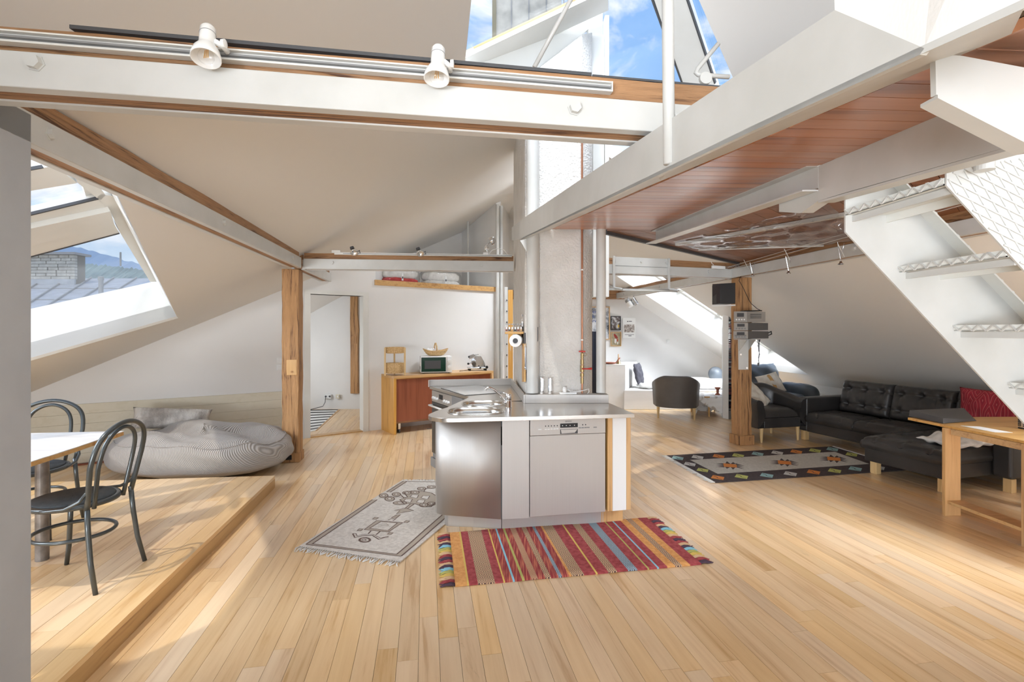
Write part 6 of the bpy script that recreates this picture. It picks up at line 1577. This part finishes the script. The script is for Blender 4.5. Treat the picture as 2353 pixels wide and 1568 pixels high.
t,a,b=picture('framed_poster','large framed mountain poster with blue lettering, half hidden behind the right column','picture',1351,705,1401,781,.02,'oak',blotch('mountain_print',[(80,84,92),(150,156,166),(206,210,216),(232,234,238)],7,2))
for s,yy in (('der S',717),('eh',728),('erw',738)):
    c=bpy.data.curves.new('lettering','FONT'); c.body=s; c.size=.105; c.extrude=.001; oo=bpy.data.objects.new('tmp',c); COL.objects.link(oo)
    dg=bpy.context.evaluated_depsgraph_get(); me=bpy.data.meshes.new_from_object(oo.evaluated_get(dg)); bpy.data.objects.remove(oo)
    p=wq_(1356,yy); me.transform(Matrix.Translation(V(p.x,WY-.014,p.z-.03))@Matrix.Rotation(R(90),4,'X')); me.transform(inv_of(t)); me.materials.clear(); me.materials.append(plain('blue_ink',(52,84,160),.6)); o=bpy.data.objects.new('lettering',me); _link(o,t)
t,a,b=picture('framed_photo','black-framed street photograph, upper of two small pictures','picture',1403,727,1426,759,.014,'black',blotch('street_print',[(60,52,50),(120,108,104),(176,176,178),(226,226,224)],16,5))
MB().box((a.x+.16,WY-.0135,a.z+.06),(a.x+.19,WY-.0125,a.z+.12)).build('yellow_patch',plain('yellow_ink',(220,180,60),.6),t,world=True)
t,a,b=picture('framed_print','oak-framed print of a red bird-like figure, lower of two small pictures','picture',1403,763,1427,796,.014,'oak',blotch('tan_print',[(150,138,110),(168,154,124),(180,166,138)],14,3))
for pts,cm in ((((1411,767),(1415,769),(1420,776),(1418,779),(1413,777),(1410,770)),(150,52,44)),(((1412,779),(1418,780),(1415,790),(1412,788)),(224,220,214)),(((1417,779),(1420,779),(1420,785),(1417,785)),(170,70,50)),(((1418,786),(1421,787),(1420,792),(1418,791)),(220,216,210))):
    MB().slab([wq_(x,y,.0135) for x,y in pts],V(0,.001,0)).build('figure_patch',plain('print_ink',cm,.7),t,world=True)
t,a,b=picture('wall_calendar','white wall calendar with a small picture and lettering on the picture wall','calendar',1431,731,1460,777,0,None,'paper',flat=True)
MB().slab([wq_(x,y,.0135) for x,y in ((1434,764),(1458,764),(1458,746),(1434,746))],V(0,.001,0)).build('picture_field',blotch('calendar_print',[(120,106,98),(176,164,156),(222,216,210)],22,6),t,world=True)
for x0,x1,y,h_ in ((1445,1452,738,1.6),(1441,1444,738,2),(1436,1457,769,.8),(1444,1451,771.5,1.4)): MB().slab([wq_(x0,y+h_,.0135),wq_(x1,y+h_,.0135),wq_(x1,y,.0135),wq_(x0,y,.0135)],V(0,.001,0)).build('printed_line','dgrey',t,world=True)
t=thing('light_switch','white switch plate alone on the picture wall','switch',tuple(wq_(1534,785)))
MB().slab([wq_(1531,788.5,0),wq_(1538,788.5,0),wq_(1538,781.5,0),wq_(1531,781.5,0)],V(0,-.012,0)).build('plate','white',t,world=True,bevel=.003)
MB().slab([wq_(1533,786.5,.012),wq_(1536,786.5,.012),wq_(1536,783.5,.012),wq_(1533,783.5,.012)],V(0,-.006,0)).build('rocker','porc',t,world=True)
# low white box run at the foot of the right slope
lb_=thing('low_ledge','long low white ledge behind the black sofa at the foot of the slope','ledge',(5.2,8.2,0))
MB().slab([V(5.13,9.3,0),V(5.70,5.2,0),V(5.86,5.2,0),V(5.45,9.4,0)],V(0,0,.40)).build('box','wall',lb_,world=True,bevel=.008)
MB().slab([V(5.12,9.3,.401),V(5.69,5.2,.401),V(5.86,5.2,.401),V(5.45,9.4,.401)],V(0,0,.02)).build('lid','porc',lb_,world=True,bevel=.002)
# ---------------------------------------------------------------- rugs
def bil(c,u,v): return c[0].lerp(c[1],u).lerp(c[3].lerp(c[2],u),v)
def ribbon(pts,w,name,mat,parent,z=0,closed=False,th=.0012):
    """flat woven stroke on the rug"""
    P=[V(p.x,p.y,0) for p in pts]; n=len(P); mb=MB(); L_=[];R_=[]
    for i in range(n):
        if closed: d=P[(i+1)%n]-P[i-1]
        else: d=P[min(i+1,n-1)]-P[max(i-1,0)]
        d.normalize(); s=V(-d.y,d.x,0)*w/2; L_.append(P[i]+s+V(0,0,z)); R_.append(P[i]-s+V(0,0,z))
    m=n if closed else n-1
    vl=[mb.bm.verts.new(p) for p in L_]; vr=[mb.bm.verts.new(p) for p in R_]
    for i in range(m): mb.bm.faces.new([vl[i],vl[(i+1)%n],vr[(i+1)%n],vr[i]])
    return mb.build(name,mat,parent,world=True)
def weave(name,cols,scale=220,rough=.98):
    m=noise_mat(name,s2l(cols[0]),s2l(cols[1]),40,rough,.7,260,coord='Object',lo=.35,hi=.65,bdist=.006); return m
# --- red striped rug
M['rug_red']=weave('rug_red',((152,58,62),(180,84,84)))
M['rug_red2']=noise_mat('rug_red_streaked',s2l((156,58,62)),s2l((220,132,100)),1,.98,.5,60,coord='Object',stretch=(110,5,1),lo=.45,hi=.7)
M['rug_or']=weave('rug_ochre',((216,150,84),(232,170,104)))
M['rug_bl']=plain('rug_blue',(138,190,206),.95); M['rug_gr']=plain('rug_green',(180,174,98),.95); M['rug_ye']=plain('rug_yellow',(216,184,96),.95); M['rug_dk']=plain('rug_dark_purple',(82,62,76),.95); M['rug_be']=plain('rug_beige',(214,176,136),.95)
def diam(name,ca,cb_,scale,uv='Generated'):
    m,nt,b=newmat(name,s2l(ca),.97); N=nt.nodes.new; L=nt.links.new
    tc=N('ShaderNodeTexCoord'); mp=N('ShaderNodeMapping'); mp.inputs['Rotation'].default_value=(0,0,-RUGA); L(tc.outputs['Object'],mp.inputs[0]); sx=N('ShaderNodeSeparateXYZ'); L(mp.outputs[0],sx.inputs[0])
    def tri(o,p):
        m1=N('ShaderNodeMath'); m1.operation='PINGPONG'; L(o,m1.inputs[0]); m1.inputs[1].default_value=p; d=N('ShaderNodeMath'); d.operation='DIVIDE'; L(m1.outputs[0],d.inputs[0]); d.inputs[1].default_value=p; return d.outputs[0]
    ad=N('ShaderNodeMath'); ad.operation='ADD'; L(tri(sx.outputs['X'],scale),ad.inputs[0]); L(tri(sx.outputs['Y'],scale),ad.inputs[1])
    mu=N('ShaderNodeMath'); mu.operation='MULTIPLY'; L(ad.outputs[0],mu.inputs[0]); mu.inputs[1].default_value=2.5; fr=N('ShaderNodeMath'); fr.operation='FRACT'; L(mu.outputs[0],fr.inputs[0]); c=N('ShaderNodeMath'); c.operation='GREATER_THAN'; L(fr.outputs[0],c.inputs[0]); c.inputs[1].default_value=.45
    mx=N('ShaderNodeMix'); mx.data_type='RGBA'; L(c.outputs[0],mx.inputs[0]); mx.inputs[6].default_value=(*s2l(ca),1); mx.inputs[7].default_value=(*s2l(cb_),1); L(mx.outputs[2],b.inputs['Base Color']); return m
rc_=[at(1046,1350),at(1033,1227),at(1486,1192),at(1612,1299)]   # near-left, far-left, far-right, near-right
RUGA=math.atan2(rc_[3].y-rc_[0].y,rc_[3].x-rc_[0].x)
M['dia_be']=diam('rug_beige_diamonds',(92,66,64),(214,178,138),.036); M['dia_bl']=diam('rug_blue_diamonds',(84,72,84),(166,190,200),.030); M['dia_sm']=diam('rug_small_diamonds',(110,52,56),(220,176,134),.020)
rug=thing('striped_rug','red and ochre striped rug with coloured tassels in front of the dishwasher','rug',(rc_[0].x,rc_[0].y,0),0)
bands=[(.000,.045,'rug_or'),(.045,.052,'rug_ye'),(.052,.085,'rug_red'),(.085,.150,'dia_be'),(.150,.182,'rug_red'),(.182,.188,'rug_ye'),(.188,.218,'rug_red2'),(.218,.226,'rug_bl'),(.226,.254,'rug_red2'),(.254,.264,'rug_gr'),(.264,.290,'rug_red2'),(.290,.316,'dia_sm'),(.316,.345,'rug_red2'),(.345,.368,'dia_be'),(.368,.398,'rug_red2'),(.398,.412,'dia_bl'),(.412,.440,'rug_red2'),(.440,.450,'rug_or'),(.450,.500,'dia_be'),(.500,.548,'rug_red'),(.548,.556,'rug_ye'),(.556,.600,'rug_red'),(.600,.636,'dia_be'),(.636,.682,'rug_red'),(.682,.722,'dia_bl'),(.722,.765,'rug_red'),(.765,.772,'rug_gr'),(.772,.806,'rug_red'),(.806,.814,'rug_bl'),(.814,.850,'rug_red'),(.850,.885,'rug_or'),(.885,.915,'dia_be'),(.915,.950,'rug_or'),(.950,1.0,'rug_red')]
rn=random.Random(21)
for u0,u1,m_ in bands:
    mb=MB()
    def f(a,b,u0=u0,u1=u1):
        u=u0+(u1-u0)*a; p=rc_[0].lerp(rc_[3],u).lerp(rc_[1].lerp(rc_[2],u),b); return p+V(0,0,.009+.0015*math.sin(26*u)*math.sin(3.1*b+7*u))
    mb.grid(f,4,14); mb.grid(lambda a,b:f(a,b*0)+V(0,0,-.008*b),4,2)
    mb.build('band',m_,rug,world=True,smooth=True)
tc_=['rug_dk','rug_red','rug_be','rug_ye','rug_gr','rug_bl','rug_dk','rug_be','rug_red']
for end in (0,1):
    a=rc_[0] if end==0 else rc_[3]; b=rc_[1] if end==0 else rc_[2]; dv=(rc_[0]-rc_[3]).normalized()*(1 if end==0 else -1)
    N_=21
    for i in range(N_):
        p=a.lerp(b,(i+.5)/N_); m_=tc_[i%len(tc_)]
        mb=MB()
        for k in range(5):
            o=(k-2)*.006; q=p+(b-a).normalized()*o
            side=(b-a).normalized()
            mb.tube([q+V(0,0,.008),q+dv*.025+V(0,0,.013)+side*rn.uniform(-.004,.004),q+dv*.055+side*rn.uniform(-.012,.012)+V(0,0,.010),q+dv*rn.uniform(.075,.095)+side*rn.uniform(-.02,.02)+V(0,0,.004)],[.003,.0055,.005,.002],5)
        mb.build('tassel',m_,rug,world=True,smooth=True)
# --- white rug with brown motif (crop coordinates measured on the photograph)
def wr_(x,y,z=.0095):
    p=at(670+x*.1615,1080+y*.1615,0); return V(p.x,p.y,z)
wrug=thing('white_rug','off-white wool rug with a brown plant motif and fringed ends left of the island','rug',tuple(at(850,1240)))
M['rug_w']=weave('rug_white',((212,202,190),(232,223,212))); M['rug_b']=plain('rug_brown_line',(110,88,78),.97); M['rug_t']=plain('rug_taupe',(182,168,152),.97)
ZK=[0]
cs=[wr_(105,1105,.001),wr_(1545,1325,.001),wr_(2900,170,.001),wr_(1570,160,.001)]
mb=MB(); mb.slab(cs,V(0,0,.008)); mb.build('pile','rug_w',wrug,world=True)
def stroke(pts,w=.010,closed=False,mat='rug_b',z=.0095,nm='motif_line'): ZK[0]+=1; return ribbon([wr_(x,y,z) for x,y in pts],w,nm,mat,wrug,z=z+.0004+ZK[0]*1.2e-5,closed=closed)
ZK=[0]
def patch(pts,mat='rug_t',z=.0092,hole=()):
    ZK[0]+=1; z=z+ZK[0]*1.2e-5
    MB().slab([wr_(x,y,z) for x,y in pts],V(0,0,.0002),[[wr_(x,y,z) for x,y in h] for h in hole]).build('motif_patch',mat,wrug,world=True)
def bandb(a,b,c,d):
    patch([a,b,c,d]); stroke([a,b]); stroke([d,c]); 
bandb((205,1080),(1150,440),(1220,440),(290,1078)); bandb((1350,330),(1590,175),(1640,180),(1405,335))
bandb((1495,1225),(2120,700),(2500,330),(1560,1250)) if False else None
patch([(1495,1225),(2160,640),(2190,690),(1560,1250)]); stroke([(1495,1225),(1700,1050),(1900,870),(2160,645)]); stroke([(1560,1250),(1760,1080),(1960,900),(2190,700)])
patch([(205,1080),(290,1075),(1500,1225),(1560,1250)]); stroke([(205,1082),(1555,1252)],.008); stroke([(290,1072),(1500,1225)],.008)
stroke([(1620,178),(2900,200)],.012)
# box with four corners
patch([(1035,870),(1210,740),(1580,770),(1375,905)],hole=[[(1110,850),(1270,755),(1505,775),(1370,885)]])
stroke([(1035,870),(1210,740),(1580,770),(1375,905)],closed=True); stroke([(1110,850),(1270,755),(1505,775),(1370,885)],closed=True)
for c in ((1195,708),(1640,755),(975,872),(1405,925)):
    q=[(c[0]-45,c[1]+12),(c[0]-8,c[1]-16),(c[0]+42,c[1]-10),(c[0]+5,c[1]+18)]; patch(q); stroke(q,.007,closed=True)
for k in range(3): stroke([(1225,800+k*18),(1290,790+k*14),(1340,780+k*18),(1385,810)],.005,mat='rug_t')
# top post and star ornament
q=[(1420,700),(1495,660),(1550,655),(1480,712)]; patch(q); stroke(q,.008,closed=True); stroke([(1370,735),(1420,712),(1480,722),(1440,745)],.008)
# foot
stroke([(1090,930),(1130,888)]); stroke([(1200,945),(1260,895)]); stroke([(870,930),(900,985),(1000,960),(1150,955),(1240,1010),(1330,980),(1380,975)],.010); stroke([(870,925),(915,925),(930,960),(1010,940),(1160,940),(1260,990),(1380,970)],.006)
stroke([(1040+75*math.cos(a),1018+32*math.sin(a)) for a in [k*.4488 for k in range(14)]],.016,closed=True,mat='rug_b'); stroke([(1030+30*math.cos(a),1018+12*math.sin(a)) for a in [k*.6283 for k in range(10)]],.006,closed=True)
# plant
q=[(1460,595),(1560,575),(1620,560),(1740,600),(1680,610),(1600,620),(1490,645),(1540,600)]; patch(q); stroke(q,.008,closed=True)
stroke([(1610,570),(1690,500),(1740,505),(1650,570)],.008); patch([(1610,570),(1690,500),(1740,505),(1650,570)])
def ell(cx,cy,rx,ry,n=16,ph=0): return [(cx+rx*math.cos(2*math.pi*k/n+ph),cy+ry*math.sin(2*math.pi*k/n+ph)) for k in range(n)]
body=[(1600,340),(1700,315),(1850,320),(1990,345),(2080,400),(2060,470),(1980,545),(1880,545),(1760,500),(1600,500),(1540,440),(1650,405)]
patch(body); stroke(body,.010,closed=True)
for cx,cy in ((1750,395),(1905,410),(1660,455),(1840,470)):
    q=[(cx-65,cy+10),(cx-35,cy-25),(cx+60,cy-20),(cx+30,cy+28)]; patch(q,'rug_w',.0097); stroke(q,.007,closed=True,z=.0105)
for cx,cy,rx,ry in ((1310,385,62,32),(1490,365,60,28),(1395,430,68,34),(1540,490,95,26),(1640,345,60,26),(1755,338,60,24),(1880,520,60,28),(1990,500,55,26),(1850,285,60,24),(1990,262,60,22)):
    patch(ell(cx,cy,rx,ry)); stroke(ell(cx,cy,rx,ry),.008,closed=True,z=.0101); patch(ell(cx,cy,rx*.4,ry*.4),'rug_w',.0097); stroke(ell(cx,cy,rx*.4,ry*.4),.005,closed=True,z=.0105)
for l in ([(1300,400),(1400,405),(1500,400),(1640,410)],[(1545,365),(1600,420)],[(1950,540),(1990,520)],[(1880,330),(1900,290),(1960,270)]): stroke(l,.008)
# fringes
def fringe(a,b,n,dirv,parent,mat,ln=.07,name='fringe'):
    mb=MB()
    for i in range(n):
        p=a.lerp(b,(i+.5)/n); s=(b-a).normalized()
        mb.tube([p+V(0,0,.006),p+dirv*ln*.5+s*rn.uniform(-.01,.01)+V(0,0,.007),p+dirv*ln*rn.uniform(.8,1.1)+s*rn.uniform(-.02,.02)+V(0,0,.003)],[.004,.0045,.002],5)
    return mb.build(name,mat,parent,world=True,smooth=True,kind='stuff')
fringe(cs[0],cs[1],44,(cs[0]-cs[3]).normalized(),wrug,'fabric_w'); fringe(cs[3],cs[2],60,(cs[3]-cs[0]).normalized(),wrug,'fabric_w',.035)
# --- kilim with coloured lozenges
def kr(x,y,z=.0085):
    p=at(1500+x*.255,1000+y*.255,0); return V(p.x,p.y,z)
kil=thing('border_rug','grey and dark brown kilim with coloured lozenges in front of the black sofa','rug',tuple(at(1780,1070)))
M['kil_d']=weave('kilim_dark',((62,52,54),(78,66,66))); M['kil_g']=weave('kilim_grey',((190,186,178),(206,202,194)))
kc=[kr(120,190,.001),kr(565,435,.001),kr(2330,318,.001),kr(1610,108,.001)]
MB().slab(kc,V(0,0,.007)).build('border','kil_d',kil,world=True)
ki=[kr(335,232),kr(585,358),kr(1950,268),kr(1640,158)]
MB().slab(ki,V(0,0,.0006)).build('field','kil_g',kil,world=True)
KC={'b':(150,186,188),'w':(206,204,200),'o':(216,134,66),'g':(188,190,108)}
for k in KC: M['k'+k]=plain('kilim_'+k,KC[k],.97)
def loz(cx,cy,s,c):
    q=[(cx-52*s,cy+2*s),(cx-42*s,cy-20*s),(cx+55*s,cy+4*s),(cx+45*s,cy+24*s)]
    q=[(cx-54*s,cy+6*s),(cx-36*s,cy-19*s),(cx+56*s,cy-2*s),(cx+46*s,cy+22*s)]
    MB().slab([kr(x,y,.0086) for x,y in q],V(0,0,.0005)).build('lozenge','k'+c,kil,world=True)
    ribbon([kr(cx-34*s,cy-14*s),kr(cx-5*s,cy-2*s),kr(cx+2*s,cy+6*s),kr(cx+40*s,cy+18*s)],.009,'lozenge_line','kil_d',kil,z=.0093)
for x,y,c in ((222,213,'b'),(402,205,'w'),(592,197,'o'),(768,190,'g'),(943,175,'b'),(1120,165,'w'),(1292,155,'o'),(1460,145,'g'),(1617,133,'b'),(1790,180,'g'),(332,268,'w'),(447,322,'g')): loz(x,y,1,c)
for x,y,c in ((583,390,'o'),(797,380,'g'),(1025,370,'b'),(1238,355,'w'),(1447,340,'o'),(1637,328,'g'),(1823,310,'b'),(2030,300,'w')): loz(x,y,1.12,c)
for cx,cy in ((697,282),(1187,255),(1632,222)):
    for sx in (-1,1):
        for k in (-1,0,1):
            MB().slab([kr(cx+sx*50,cy+k*12+5,.0089),kr(cx+sx*132,cy+k*14+(6 if sx>0 else -16)+14,.0089),kr(cx+sx*50,cy+k*12-7,.0089)],V(0,0,.0003)).build('motif_tooth','kil_d',kil,world=True)
    for sy in (-1,1):
        for k in (-1,1):
            MB().slab([kr(cx-48+(k+1)*24,cy+sy*10,.0089),kr(cx-30+(k+1)*28,cy+sy*34+4*k,.0089),kr(cx+4+(k+1)*24,cy+sy*14,.0089)],V(0,0,.0003)).build('motif_tooth','kil_d',kil,world=True)
    MB().slab([kr(cx-62,cy-20,.0091),kr(cx+58,cy-8,.0091),kr(cx+62,cy+20,.0091),kr(cx-56,cy+12,.0091)],V(0,0,.0005)).build('medallion','ko',kil,world=True)
fringe(kc[0],kc[1],60,(kc[0]-kc[3]).normalized(),kil,'fabric_w',.07); fringe(kc[3],kc[2],50,(kc[3]-kc[0]).normalized(),kil,'fabric_w',.06)
